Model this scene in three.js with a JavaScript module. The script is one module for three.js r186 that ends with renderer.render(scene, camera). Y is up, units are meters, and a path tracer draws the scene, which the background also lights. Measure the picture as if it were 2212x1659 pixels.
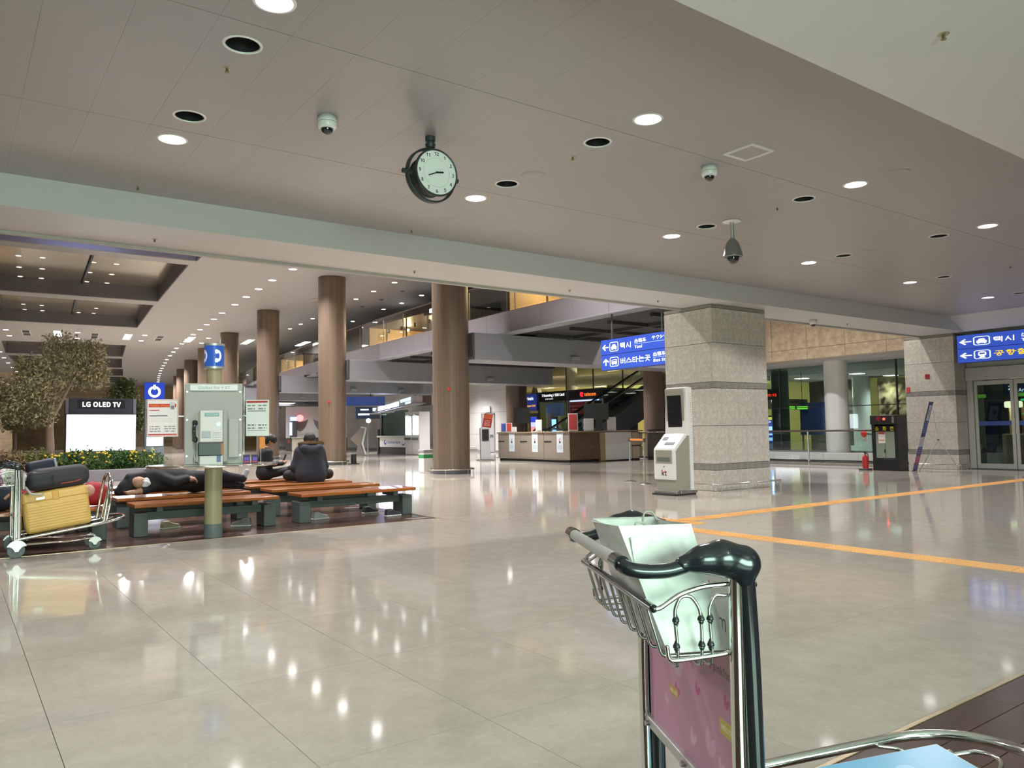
import * as THREE from 'three';
import { mergeGeometries, toCreasedNormals } from 'three/addons/utils/BufferGeometryUtils.js';
import { RoundedBoxGeometry } from 'three/addons/geometries/RoundedBoxGeometry.js';
import { MarchingCubes } from 'three/addons/objects/MarchingCubes.js';
import { RectAreaLightUniformsLib } from 'three/addons/lights/RectAreaLightUniformsLib.js';
RectAreaLightUniformsLib.init();

/* ---------- camera, night sky, exposure ---------- */
const scene = new THREE.Scene();
const camera = new THREE.PerspectiveCamera(THREE.MathUtils.radToDeg(2 * Math.atan(829.5 / 1675.7)), 2212 / 1659, 0.05, 400);
camera.rotation.order = 'YXZ';
camera.position.set(0, 1.3, 0);
camera.rotation.set(THREE.MathUtils.degToRad(3.427), THREE.MathUtils.degToRad(-35.982), THREE.MathUtils.degToRad(-0.935));
scene.background = new THREE.Color(0.006, 0.008, 0.013);
const renderer = new THREE.WebGLRenderer({ antialias: true });
renderer.toneMapping = THREE.LinearToneMapping;
renderer.toneMappingExposure = 1.06;
renderer.shadowMap.enabled = true;
const LIGHT = { near: [1, 0.97, 0.972], hall: [1, 0.955, 0.945] };

/* ---------- helpers ---------- */
const V = (x, y, z) => new THREE.Vector3(x, y, z);
let seedValue = 12345;
const rnd = () => { seedValue = (Math.imul(seedValue, 1664525) + 1013904223) >>> 0; return seedValue / 4294967296; };
const taken = new Map();
const numbered = (n) => { const k = taken.get(n) || 0; taken.set(n, k + 1); return k ? n + '_' + String(k).padStart(3, '0') : n; };

function prep(g) {
  if (g.index) g = g.toNonIndexed();
  for (const k of Object.keys(g.attributes)) if (!['position', 'normal', 'uv'].includes(k)) g.deleteAttribute(k);
  if (!g.attributes.normal) g.computeVertexNormals();
  if (!g.attributes.uv) g.setAttribute('uv', new THREE.BufferAttribute(new Float32Array(g.attributes.position.count * 2), 2));
  return g;
}
const merge = (gs) => { const a = [].concat(gs).map(prep); return a.length === 1 ? a[0] : mergeGeometries(a); };
function metre(g, k = 1) {                       // texture coordinates in metres on the three main planes
  g = prep(g);
  const p = g.attributes.position, n = g.attributes.normal, u = g.attributes.uv;
  for (let i = 0; i < p.count; i++) {
    const ax = Math.abs(n.getX(i)), ay = Math.abs(n.getY(i)), az = Math.abs(n.getZ(i));
    if (ay >= ax && ay >= az) u.setXY(i, p.getX(i) * k, p.getZ(i) * k);
    else if (ax >= az) u.setXY(i, p.getZ(i) * k, p.getY(i) * k);
    else u.setXY(i, p.getX(i) * k, p.getY(i) * k);
  }
  return g;
}
const at = (g, x = 0, y = 0, z = 0, rx = 0, ry = 0, rz = 0) => g.applyMatrix4(new THREE.Matrix4().compose(V(x, y, z), new THREE.Quaternion().setFromEuler(new THREE.Euler(rx, ry, rz, 'YXZ')), V(1, 1, 1)));
const box = (w, h, d, x = 0, y = 0, z = 0) => new THREE.BoxGeometry(w, h, d).translate(x, y, z);
const span = (x0, x1, y0, y1, z0, z1) => box(Math.abs(x1 - x0), Math.abs(y1 - y0), Math.abs(z1 - z0), (x0 + x1) / 2, (y0 + y1) / 2, (z0 + z1) / 2);
const rbox = (w, h, d, r, x = 0, y = 0, z = 0, s = 3) => new RoundedBoxGeometry(w, h, d, s, Math.min(r, w / 2.01, h / 2.01, d / 2.01)).translate(x, y, z);
const rspan = (x0, x1, y0, y1, z0, z1, r = 0.01) => rbox(Math.abs(x1 - x0), Math.abs(y1 - y0), Math.abs(z1 - z0), r, (x0 + x1) / 2, (y0 + y1) / 2, (z0 + z1) / 2, 2);
const cyl = (r0, r1, h, x = 0, y = 0, z = 0, s = 24) => new THREE.CylinderGeometry(r0, r1, h, s).translate(x, y, z);
function rod(a, b, r, s = 10, r1 = r) {
  const d = b.clone().sub(a), g = new THREE.CylinderGeometry(r1, r, d.length(), s);
  g.applyQuaternion(new THREE.Quaternion().setFromUnitVectors(V(0, 1, 0), d.clone().normalize()));
  return g.translate((a.x + b.x) / 2, (a.y + b.y) / 2, (a.z + b.z) / 2);
}
function tube(points, r, seg = 48, rs = 10, closed = false, tension = 0.5) {
  const c = new THREE.CatmullRomCurve3(points.map((p) => (p.isVector3 ? p : V(...p))), closed, 'catmullrom', tension);
  const g = new THREE.TubeGeometry(c, seg, r, rs, closed);
  if (closed) return g;
  const ends = [c.getPoint(0), c.getPoint(1)].map((p) => new THREE.SphereGeometry(r, rs, 6).translate(p.x, p.y, p.z));
  return merge([g, ...ends]);
}
const lathe = (pts, s = 32) => new THREE.LatheGeometry(pts.map(([a, b]) => new THREE.Vector2(a, b)), s);
function shapeOf(pts) { const s = new THREE.Shape(); pts.forEach(([x, y], i) => (i ? s.lineTo(x, y) : s.moveTo(x, y))); return s; }
function ext(pts, depth, bevel = 0) {            // extruded outline in xy, centred on z
  const g = new THREE.ExtrudeGeometry(Array.isArray(pts) ? shapeOf(pts) : pts, { depth: depth - 2 * bevel, bevelEnabled: bevel > 0, bevelSize: bevel, bevelThickness: bevel, bevelOffset: -bevel, bevelSegments: 2, curveSegments: 20 });
  return g.translate(0, 0, -depth / 2 + bevel);
}
const card = (w, h, x = 0, y = 0, z = 0, ry = 0, rx = 0) => at(new THREE.PlaneGeometry(w, h), x, y, z, rx, ry);   // a print on a face of a solid body

function obj(name, gs, m, parent) {
  const o = new THREE.Mesh(merge(gs), m);
  o.castShadow = o.receiveShadow = true;
  o.name = parent ? name : numbered(name);
  (parent || scene).add(o);
  return o;
}
function meshOf(name, geometry, m, parent, x = 0, y = 0, z = 0, ry = 0) {   // shares its geometry with its likes
  const o = new THREE.Mesh(geometry, m); o.name = name; o.position.set(x, y, z); o.rotation.y = ry; o.castShadow = o.receiveShadow = true; parent.add(o); return o;
}
function tag(o, label, category, group) { o.userData.label = label; o.userData.category = category; if (group) o.userData.group = group; return o; }
function thing(name, label, category, [x, y, z] = [0, 0, 0], turn = 0, group) {
  const o = new THREE.Group(); o.name = numbered(name); o.position.set(x, y, z); o.rotation.y = turn; scene.add(o);
  return tag(o, label, category, group);
}
function structGroup(name, label) { const o = new THREE.Group(); o.name = numbered(name); o.userData.kind = 'structure'; if (label) o.userData.label = label; scene.add(o); return o; }
function struct(name, gs, m, label) { const o = obj(name, gs, m); o.userData.kind = 'structure'; if (label) o.userData.label = label; return o; }
function stuff(o) { o.userData.kind = 'stuff'; return o; }
function dup(root, [x, y, z], turn, label, group) {
  const r = root.clone(); r.name = numbered(root.name.replace(/_\d{3}$/, '')); r.userData = { ...root.userData }; scene.add(r); r.position.set(x, y, z); r.rotation.y = turn;
  if (label) r.userData.label = label; if (group) r.userData.group = group; return r;
}

/* ---------- textures ---------- */
function noiseField(n, cells, seed) {             // tileable value noise
  const k = cells, g = new Float32Array(k * k); let s = seed >>> 0;
  for (let i = 0; i < g.length; i++) { s = (Math.imul(s, 1664525) + 1013904223) >>> 0; g[i] = s / 4294967296; }
  const out = new Float32Array(n * n), f = (t) => t * t * (3 - 2 * t);
  for (let y = 0; y < n; y++) for (let x = 0; x < n; x++) {
    const u = x / n * k, v = y / n * k, i = Math.floor(u), j = Math.floor(v), a = f(u - i), b = f(v - j), q = (p, r) => g[(r % k) * k + (p % k)];
    out[y * n + x] = (q(i, j) * (1 - a) + q(i + 1, j) * a) * (1 - b) + (q(i, j + 1) * (1 - a) + q(i + 1, j + 1) * a) * b;
  }
  return out;
}
function dataTex(n, fn, srgb = true, m = n) {
  const d = new Uint8Array(n * m * 4);
  for (let y = 0; y < m; y++) for (let x = 0; x < n; x++) { const c = fn(x, y, n), i = (y * n + x) * 4; for (let k = 0; k < 3; k++) d[i + k] = Math.max(0, Math.min(255, Math.round(Array.isArray(c) ? c[k] : c))); d[i + 3] = 255; }
  const t = new THREE.DataTexture(d, n, m); t.wrapS = t.wrapT = THREE.RepeatWrapping; t.magFilter = THREE.LinearFilter; t.minFilter = THREE.LinearMipmapLinearFilter; t.generateMipmaps = true; t.needsUpdate = true;
  if (srgb) t.colorSpace = THREE.SRGBColorSpace; return t;
}
const again = (t, x, y = x) => { const c = t.clone(); c.repeat.set(x, y); c.needsUpdate = true; return c; };
const N8 = noiseField(256, 8, 3), N32 = noiseField(256, 32, 7), N128 = noiseField(256, 128, 11), N4 = noiseField(256, 4, 23);
const grain = (x, y, w = [0.4, 0.3, 0.3]) => (N8[(y & 255) * 256 + (x & 255)] - 0.5) * w[0] + (N32[(y & 255) * 256 + (x & 255)] - 0.5) * w[1] + (N128[(y & 255) * 256 + (x & 255)] - 0.5) * w[2];
const tint = (c, k) => c.map((v) => v * k);
const T = {
  granite: dataTex(256, (x, y) => { const k = 1 + grain(x, y, [0.10, 0.12, 0.34]); return tint([232, 229, 221], k * 0.93); }),
  graniteBump: dataTex(256, (x, y) => 128 + 200 * grain(x, y, [0.15, 0.45, 0.75]), false),
  stone: dataTex(256, (x, y) => tint([240, 230, 212], 0.94 + grain(x, y, [0.16, 0.12, 0.14]))),
  tile: dataTex(256, (x, y) => tint([246, 243, 238], 0.96 + grain(x, y, [0.05, 0.03, 0.035]))),
  veneer: dataTex(256, (x, y) => { const s = N32[((y >> 5) & 255) * 256 + (x & 255)] * 0.5 + N128[((y >> 4) & 255) * 256 + (x & 255)] * 0.5; return tint([240, 232, 222], 0.80 + 0.22 * s + 0.05 * grain(x, y)); }),
  wood: dataTex(256, (x, y) => { const s = N32[(y & 255) * 256 + ((x >> 4) & 255)] * 0.5 + N128[(y & 255) * 256 + ((x >> 3) & 255)] * 0.5; return tint([245, 235, 225], 0.72 + 0.36 * s); }),
  fabric: dataTex(256, (x, y) => tint([235, 235, 235], 0.92 + 0.2 * grain(x, y, [0.3, 0.3, 0.9]))),
  brushed: dataTex(256, (x, y) => 150 + 60 * (N128[(y & 255) * 256 + ((x >> 5) & 255)] - 0.5), false),
  smudge: dataTex(256, (x, y) => 128 + 150 * grain(x, y, [0.8, 0.5, 0.1]), false),
};
function canvasTex(w, h, draw, srgb = true) {
  const c = document.createElement('canvas'); c.width = w; c.height = h; const x = c.getContext('2d'); draw(x, w, h);
  const t = new THREE.CanvasTexture(c); if (srgb) t.colorSpace = THREE.SRGBColorSpace; t.anisotropy = 8; return t;
}
const lin = (r, g, b) => new THREE.Color().setRGB(r, g, b);
const std = (c, rough = 0.6, o = {}) => new THREE.MeshStandardMaterial({ color: Array.isArray(c) ? lin(...c) : c, roughness: rough, ...o });
const phy = (c, rough, o = {}) => new THREE.MeshPhysicalMaterial({ color: Array.isArray(c) ? lin(...c) : c, roughness: rough, ...o });
const glow = (c, k = 1, map) => new THREE.MeshStandardMaterial({ color: 0x050505, roughness: 0.4, emissive: Array.isArray(c) ? lin(...c) : c, emissiveIntensity: k, ...(map ? { emissiveMap: map } : {}) });
const print = (tex, rough = 0.5, o = {}) => new THREE.MeshStandardMaterial({ map: tex, roughness: rough, ...o });

/* ---------- written signs: strokes for the letters the built-in fonts lack ---------- */
const STROKES = {
  택: [[.1, .1, .5, .1], [.1, .3, .5, .3], [.1, .1, .1, .52, .52, .52], [.62, .05, .62, .6], [.84, .05, .84, .6], [.62, .32, .84, .32], [.2, .7, .82, .7, .82, .98]],
  시: [[.35, .15, .1, .85], [.35, .4, .6, .85], [.84, .05, .84, .97]],
  공: [[.2, .06, .8, .06, .78, .3], [.5, .3, .5, .46], [.06, .47, .94, .47], [.5, .78, 'o', .18]],
  항: [[.25, .04, .47, .04], [.1, .17, .6, .17], [.35, .4, 'o', .14], [.75, .03, .75, .6], [.75, .32, .97, .32], [.5, .82, 'o', .15]],
  철: [[.25, .04, .47, .04], [.12, .16, .58, .16], [.35, .16, .1, .5], [.38, .3, .58, .5], [.63, .28, .84, .28], [.84, .02, .84, .55], [.2, .62, .84, .62, .84, .78, .2, .78, .2, .96, .88, .96]],
  도: [[.8, .1, .2, .1, .2, .45, .82, .45], [.5, .45, .5, .8], [.05, .81, .95, .81]],
  버: [[.1, .12, .1, .85, .48, .85, .48, .12], [.1, .48, .48, .48], [.56, .48, .84, .48], [.84, .04, .84, .97]],
  스: [[.5, .1, .12, .6], [.5, .3, .88, .6], [.05, .84, .95, .84]],
  타: [[.1, .15, .52, .15], [.1, .48, .5, .48], [.1, .15, .1, .84, .55, .84], [.74, .04, .74, .97], [.74, .46, .98, .46]],
  는: [[.25, .04, .25, .3, .84, .3], [.05, .48, .95, .48], [.2, .62, .2, .93, .88, .93]],
  곳: [[.2, .05, .8, .05, .78, .26], [.5, .26, .5, .44], [.06, .45, .94, .45], [.5, .58, .18, .97], [.5, .7, .82, .97]],
  소: [[.5, .05, .12, .5], [.5, .25, .88, .5], [.5, .55, .5, .84], [.05, .85, .95, .85]],
  화: [[.25, .04, .45, .04], [.1, .18, .6, .18], [.35, .42, 'o', .14], [.35, .6, .35, .8], [.04, .81, .66, .81], [.78, .04, .78, .97], [.78, .45, .98, .45]],
  전: [[.1, .1, .58, .1], [.35, .1, .1, .5], [.38, .28, .58, .5], [.6, .28, .84, .28], [.84, .02, .84, .62], [.2, .68, .2, .94, .88, .94]],
  タ: [[.42, .04, .1, .5], [.34, .2, .86, .2, .45, .97], [.35, .42, .66, .66]],
  ク: [[.42, .04, .1, .5], [.34, .2, .86, .2, .4, .97]],
  シ: [[.15, .12, .38, .3], [.06, .42, .3, .56], [.12, .92, .92, .25]],
  ー: [[.06, .5, .94, .5]],
  出: [[.5, .03, .5, .93], [.2, .18, .2, .45, .8, .45, .8, .18], [.1, .58, .1, .93, .9, .93, .9, .58]],
  租: [[.42, .05, .12, .12], [.04, .3, .5, .3], [.28, .1, .28, .98], [.28, .4, .05, .75], [.3, .42, .5, .6], [.6, .1, .6, .92], [.9, .1, .9, .92], [.6, .1, .9, .1], [.6, .37, .9, .37], [.6, .64, .9, .64], [.5, .95, 1, .95]],
  车: [[.15, .14, .85, .14], [.42, .02, .2, .5, .85, .5], [.05, .72, .95, .72], [.55, .34, .55, 1]],
  机: [[.05, .3, .45, .3], [.25, .04, .25, .97], [.25, .35, .05, .7], [.25, .38, .45, .55], [.6, .15, .6, .6, .5, .94], [.6, .15, .82, .15, .82, .88, .97, .88]],
  场: [[.05, .35, .4, .35], [.22, .1, .22, .8], [.05, .86, .42, .72], [.5, .12, .86, .12, .6, .4, .93, .4, .85, .93], [.72, .4, .5, .84]],
};
function write(x, text, px, py, size, color, weight = 0.11, gap = 1.08) {
  x.strokeStyle = color; x.lineWidth = size * weight; x.lineCap = 'round'; x.lineJoin = 'round';
  for (const ch of text) {
    const st = STROKES[ch];
    if (st) for (const s of st) {
      x.beginPath();
      if (s[2] === 'o') x.arc(px + s[0] * size, py + s[1] * size, s[3] * size, 0, 7);
      else for (let i = 0; i < s.length; i += 2) (i ? x.lineTo(px + s[i] * size, py + s[i + 1] * size) : x.moveTo(px + s[i] * size, py + s[i + 1] * size));
      x.stroke();
    }
    px += (ch === ' ' ? 0.4 : gap) * size;
  }
  return px;
}
function arrow(x, cx, cy, s, dir, color) {
  x.save(); x.translate(cx, cy); x.rotate(dir); x.strokeStyle = color; x.lineWidth = s * 0.2; x.lineCap = 'butt'; x.lineJoin = 'miter';
  x.beginPath(); x.moveTo(s * 0.5, 0); x.lineTo(-s * 0.4, 0); x.moveTo(-s * 0.02, -s * 0.45); x.lineTo(-s * 0.45, 0); x.lineTo(-s * 0.02, s * 0.45); x.stroke(); x.restore();
}
function rr(x, a, b, w, h, r, fill, stroke, lw) { x.beginPath(); x.roundRect(a, b, w, h, r); if (fill) { x.fillStyle = fill; x.fill(); } if (stroke) { x.strokeStyle = stroke; x.lineWidth = lw; x.stroke(); } }
function words(x, t, a, b, size, color, weight = 'bold', align = 'left') { x.font = weight + ' ' + size + 'px sans-serif'; x.fillStyle = color; x.textAlign = align; x.textBaseline = 'middle'; x.fillText(t, a, b); }
const blur = (x, a, b, w, lines, lh, color) => { x.fillStyle = color; for (let i = 0; i < lines; i++) { let p = a; while (p < a + w) { const l = 3 + rnd() * lh * 1.4; x.fillRect(p, b + i * lh, Math.min(l, a + w - p), lh * 0.42); p += l + lh * 0.3; } } };

/* ---------- materials ---------- */
const M = {
  tile: phy([0.555, 0.522, 0.468], 0.07, { map: T.tile, ior: 1.56 }),
  floorFar: phy([0.555, 0.522, 0.468], 0.07, { map: T.tile, ior: 1.56 }),
  joint: std([0.16, 0.14, 0.12], 0.8),
  ceil: std([0.335, 0.316, 0.306], 0.36),
  ceilJoint: std([0.2, 0.19, 0.18], 0.8),
  white: std([0.64, 0.625, 0.61], 0.55),
  whiteGloss: std([0.74, 0.73, 0.71], 0.25),
  hallCeil: std([0.345, 0.325, 0.312], 0.6),
  coffer: std([0.13, 0.12, 0.125], 0.55),
  granite: std([0.74, 0.71, 0.67], 0.75, { map: T.granite, bumpMap: T.graniteBump, bumpScale: 0.006 }),
  graniteDark: std([0.34, 0.335, 0.315], 0.7, { map: T.granite, bumpMap: T.graniteBump, bumpScale: 0.003 }),
  stone: std([0.57, 0.50, 0.40], 0.7, { map: T.stone }),
  veneer: std([0.215, 0.165, 0.13], 0.42, { map: again(T.veneer, 3, 1), metalness: 0.1 }),
  veneerDark: std([0.12, 0.085, 0.065], 0.45, { map: again(T.veneer, 1, 1) }),
  fascia: std([0.33, 0.305, 0.33], 0.4),
  beamGrey: std([0.25, 0.255, 0.28], 0.5),
  dark: std([0.012, 0.012, 0.013], 0.5),
  black: std([0.018, 0.018, 0.02], 0.35),
  blackGloss: phy([0.012, 0.013, 0.016], 0.12, { clearcoat: 0.6 }),
  rubber: std([0.03, 0.03, 0.032], 0.8),
  chrome: std([0.78, 0.77, 0.74], 0.12, { metalness: 1 }),
  steel: std([0.5, 0.5, 0.49], 0.3, { metalness: 1 }),
  alu: std([0.6, 0.6, 0.58], 0.42, { metalness: 0.7 }),
  glass: phy([0.93, 0.97, 0.96], 0.0, { transmission: 1, thickness: 0, ior: 1.45 }),
  glassTint: phy([0.55, 0.66, 0.64], 0.0, { transmission: 1, thickness: 0, ior: 1.5 }),
  glassDark: phy([0.30, 0.38, 0.37], 0.0, { transmission: 1, thickness: 0, ior: 1.5 }),
  bench: phy([0.50, 0.165, 0.028], 0.28, { map: again(T.wood, 1.2, 1.2), clearcoat: 0.4 }),
  benchSteel: std([0.085, 0.105, 0.1], 0.5),
  woodFloor: phy([0.085, 0.05, 0.04], 0.22, { map: again(T.wood, 0.8, 0.8) }),
  woodFloorB: phy([0.105, 0.063, 0.05], 0.22, { map: again(T.wood, 0.8, 0.8) }),
  mintWhite: std([0.62, 0.635, 0.6], 0.5),
  grey: std([0.3, 0.3, 0.3], 0.5),
  darkGrey: std([0.075, 0.075, 0.08], 0.45),
  signBlue: std([0.03, 0.06, 0.28], 0.35),
  red: std([0.55, 0.03, 0.025], 0.4),
  yellow: std([0.78, 0.42, 0.12], 0.6),
};

/* ================= THE SETTING ================= */
const ORD = ['first', 'second', 'third', 'fourth', 'fifth', 'sixth', 'seventh', 'eighth', 'ninth', 'tenth', 'eleventh', 'twelfth', 'thirteenth', 'fourteenth', 'fifteenth', 'sixteenth', 'seventeenth', 'eighteenth', 'nineteenth', 'twentieth'];
/* floor: polished tiles 0.8 x 1.2 m, two zones of dark planks, the far floor in one piece */
{
  const f = structGroup('floor', 'polished beige tile floor');
  const bed = obj('floor_bed', [span(-15, 24.6, -0.32, -0.006, -10.2, -1.76)], M.joint, f);
  const tg = metre(box(0.7972, 0.03, 1.1972)), mats = [0, 1, 2].map((i) => { const t = again(T.tile, 1); t.offset.set(i * 0.37, i * 0.21); const m = M.tile.clone(); m.map = t; m.color = lin(0.555 + (i - 1) * 0.006, 0.522 + (i - 1) * 0.006, 0.468 + (i - 1) * 0.006); return m; });
  for (let i = -2; i < 29; i++) for (let j = 0; j < 7; j++) {
    const x = 0.4 + 0.8 * i + 0.4, z = -1.78 - 1.2 * j - 0.6;
    if (x < -1.6) continue;
    meshOf('tile', tg, mats[(i * 7 + j * 5 + 21) % 3], f, x, -0.015, z);
  }
  obj('far_floor', [span(6.0, 24.7, -0.3, 0, -60, -10.18), span(6.0, 60, -0.3, 0, -112, -60), span(-15, 6.0, -0.3, 0, -112, -17.38), span(-15, -1.6, -0.3, 0, -10.18, -1.78), span(23.6, 24.7, -0.3, 0, -10.18, 9), span(24.7, 60, -0.3, 0, -60, 9)].map((g) => metre(g)), M.floorFar, f);
  // dark planks under the benches and where the trolley stands
  const pg = metre(new RoundedBoxGeometry(1.197, 0.03, 0.187, 1, 0.0015)), pm = [M.woodFloor, M.woodFloorB];
  const planks = (x0, x1, z0, z1, name) => {
    const g = structGroup(name, 'dark brown plank floor with a metal edge');
    obj('plank_bed', [span(x0, x1, -0.3, -0.006, z0, z1)], M.joint, g);
    let k = 0;
    for (let z = z1 - 0.095; z > z0; z -= 0.19) { k++; for (let x = x0 + 0.6 - (k % 3) * 0.4; x < x1; x += 1.2) { const a = Math.max(x - 0.6, x0), b = Math.min(x + 0.6, x1); if (b - a < 0.15) continue; const m = meshOf('plank', pg, pm[(k * 3 + Math.round(x * 2)) & 1], g, (a + b) / 2, -0.015, z); m.scale.x = (b - a) / 1.2; } }
    return g;
  };
  planks(-0.8, 6.0, -15.9, -10.19, 'floor_planks');
  const near = planks(1.2, 6.0, -1.775, 0.3, 'floor_planks');
  struct('floor_planks', [span(-15, -0.8, -0.3, 0, -17.38, -10.19), span(-0.8, 6.0, -0.3, 0, -17.38, -15.9), span(-15, 1.2, -0.3, 0, -1.775, 9), span(6.0, 23.6, -0.3, 0, -1.775, 9), span(1.2, 6.0, -0.3, 0, 0.3, 9)].map((g) => metre(g)), M.woodFloor, 'dark brown plank floor at the edges of the hall');
  const brass = std([0.5, 0.42, 0.28], 0.35, { metalness: 0.9 });
  struct('trim_1', [rspan(-1, 23, -0.004, 0.004, -1.79, -1.765, 0.002)], brass, 'thin brass strip between tile and plank floor');
  struct('trim_2', [rspan(-6, 6.02, -0.004, 0.004, -10.195, -10.17, 0.002), rspan(5.99, 6.02, -0.004, 0.004, -17.4, -10.17, 0.002)], brass, 'thin brass strip around the bench floor');
}
/* yellow guiding path for the blind */
function tactile(label, cells, bars) {
  const t = thing('tactile_path', label, 'floor marking');
  const make = (dir) => { const g = [rspan(-0.149, 0.149, 0, 0.004, -0.149, 0.149, 0.001)]; for (let i = -1.5; i <= 1.5; i++) g.push(dir ? rbox(0.028, 0.006, 0.27, 0.003, i * 0.072, 0.006, 0, 1) : rbox(0.27, 0.006, 0.028, 0.003, 0, 0.006, i * 0.072, 1)); return merge(g); };
  const dots = () => { const g = [rspan(-0.149, 0.149, 0, 0.004, -0.149, 0.149, 0.001)]; for (let i = -2; i <= 2; i++) for (let j = -2; j <= 2; j++) g.push(cyl(0.011, 0.016, 0.006, i * 0.058, 0.006, j * 0.058, 8)); return merge(g); };
  const G = [make(0), make(1), dots()], my = [std([0.80, 0.44, 0.15], 0.55), std([0.76, 0.41, 0.135], 0.55)];
  cells.forEach(([x, z, k], i) => meshOf('block', G[k], my[(i * 5 + (i >> 2)) & 1], t, x, 0, z));
}
{
  const a = [], b = [], c = [];
  for (let x = 8.55; x < 23.2; x += 0.3) a.push([x, -7.5, 0]);
  for (let z = -6.75; z < -1.9; z += 0.3) b.push([7.68, z, 1]);
  for (let i = 0; i < 3; i++) for (let j = 0; j < 3; j++) c.push([7.62 + i * 0.3, -7.8 + j * 0.3, j === 1 && i === 1 ? 2 : 1]);
  tactile('yellow tactile path running across the floor to the sliding door', a);
  tactile('yellow tactile path running towards the camera right of the trolley', b);
  tactile('square of yellow tactile tiles where two paths meet', c);
}

/* lamps in the ceiling */
const GL = { lensNear: glow([1, 0.97, 0.95], 9), lensHall: glow([1, 0.96, 0.93], 30), lensSmall: glow([1, 0.95, 0.88], 5), panel: glow([1, 0.97, 0.92], 5) };
const LG = {
  trim: prep(lathe([[0.122, 0.012], [0.122, -0.004], [0.128, -0.007], [0.142, -0.005], [0.146, 0.002]], 40)),
  sleeve: prep(lathe([[0.122, 0.004], [0.118, 0.15], [0.115, 0.16]], 40)),
  lens: prep(lathe([[0.0001, 0.02], [0.117, 0.026]], 40)),
  bulbdisc: prep(lathe([[0.0001, 0.128], [0.114, 0.135]], 40)),
  cap: prep(lathe([[0.122, 0.012], [0.125, 0.17], [0.0001, 0.17]], 24)),
};
function addSpot(parent, y, power, color, angle, size = 4, pen = 0.9) {
  const s = new THREE.SpotLight(lin(...color), power, 0, angle, pen, 2);
  s.position.set(0, y, 0); s.target.position.set(0, y - 2, 0); s.castShadow = true; s.shadow.radius = size; s.shadow.mapSize.set(512, 512);
  parent.add(s, s.target); return s;
}
function downlight(x, z, y, lit, label, group, power) {
  const t = thing(lit ? 'downlight' : 'unlit_downlight', label, 'ceiling light', [x, y, z], 0, group);
  meshOf('trim_ring', LG.trim, M.whiteGloss, t);
  if (lit) { meshOf('housing', LG.cap, M.whiteGloss, t); meshOf('lens', LG.lens, GL.lensNear, t); addSpot(t, -0.02, power, LIGHT.near, 1.18, 5, 0.14); }
  else { meshOf('sleeve', LG.sleeve, M.black, t); meshOf('housing', LG.cap, M.black, t); meshOf('lamp_disc', LG.bulbdisc, std([0.5, 0.46, 0.36], 0.5), t); }
}
const LX = [-1.84, 1.71, 5.26, 8.81, 12.36, 15.91, 19.46], CY = 4.2, PW = 3.55 / 7;
/* low ceiling of metal panels with round holes */
{
  const c = structGroup('ceiling', 'low ceiling of grey metal panels');
  const rows = [[-5.37, -3.0], [-7.67, -5.37], [-9.97, -7.67]];
  const holesZ = [[-5.0, 0], [-5.7, 1], [-7.28, 1], [-7.95, 2]];
  const plain = rows.map(([a, b]) => metre(box(PW - 0.0012, 0.03, b - a - 0.007, 0, 0.015, (a + b) / 2)));
  const holed = rows.map(([a, b], r) => {
    const s = shapeOf([[-(PW - 0.0012) / 2, -b + 0.0035], [(PW - 0.0012) / 2, -b + 0.0035], [(PW - 0.0012) / 2, -a - 0.004], [-(PW - 0.0012) / 2, -a - 0.004]]);
    for (const [z, k] of holesZ) if (k === r) { const h = new THREE.Path(); h.absarc(0, -z, 0.127, 0, Math.PI * 2, true); s.holes.push(h); }
    const g = new THREE.ExtrudeGeometry(s, { depth: 0.03, bevelEnabled: false, curveSegments: 20 });
    return metre(g.rotateX(-Math.PI / 2));
  });
  for (let i = -11; i < 42; i++) {
    const x = 1.71 + i * PW; if (x > 22.6) break;
    for (let r = 0; r < 3; r++) meshOf('ceiling_panel', i % 7 === 0 ? holed[r] : plain[r], M.ceil, c, x, CY, 0);
  }
  obj('ceiling_void', [span(-15, 26, CY + 0.24, CY + 0.3, -11.2, -2.9)], M.ceilJoint, c);
  for (const [row, z] of [['nearer', -5.0], ['farther', -7.95]]) LX.forEach((x, i) => downlight(x, z, CY, true, i === 0 ? 'lit round downlight outside the left edge, ' + row + ' row' : `lit round ceiling downlight, ${ORD[i - 1]} from the left in the ${row} lit row`, 'lit downlights of the low ceiling', 16.5));
  for (const [row, z] of [['nearer', -5.7], ['farther', -7.28]]) LX.forEach((x, i) => downlight(x, z, CY, false, i === 0 ? 'dark unlit downlight outside the left edge, ' + row + ' row' : `dark unlit round downlight, ${ORD[i - 1]} from the left in the ${row} unlit row`, 'unlit downlights of the low ceiling'));
  // soffit above the camera
  struct('ceiling_soffit', [span(-15, 24.6, 3.84, 4.5, -3.03, 0.6)], M.white, 'lowered white soffit at the upper right');
  struct('ceiling_rear', [span(-15, 24.6, 4.2, 4.5, 0.6, 9.2)], M.ceil, 'low ceiling behind the camera');
  [-3, 1.5, 6, 10.5, 15].forEach((x, i) => downlight(x, 3.2, 4.2, true, `added round downlight in the rear ceiling behind the camera, ${ORD[i]} from the left`, 'added rear downlights', 16));  // unseen row added to light the trolley from above and behind
}
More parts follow.
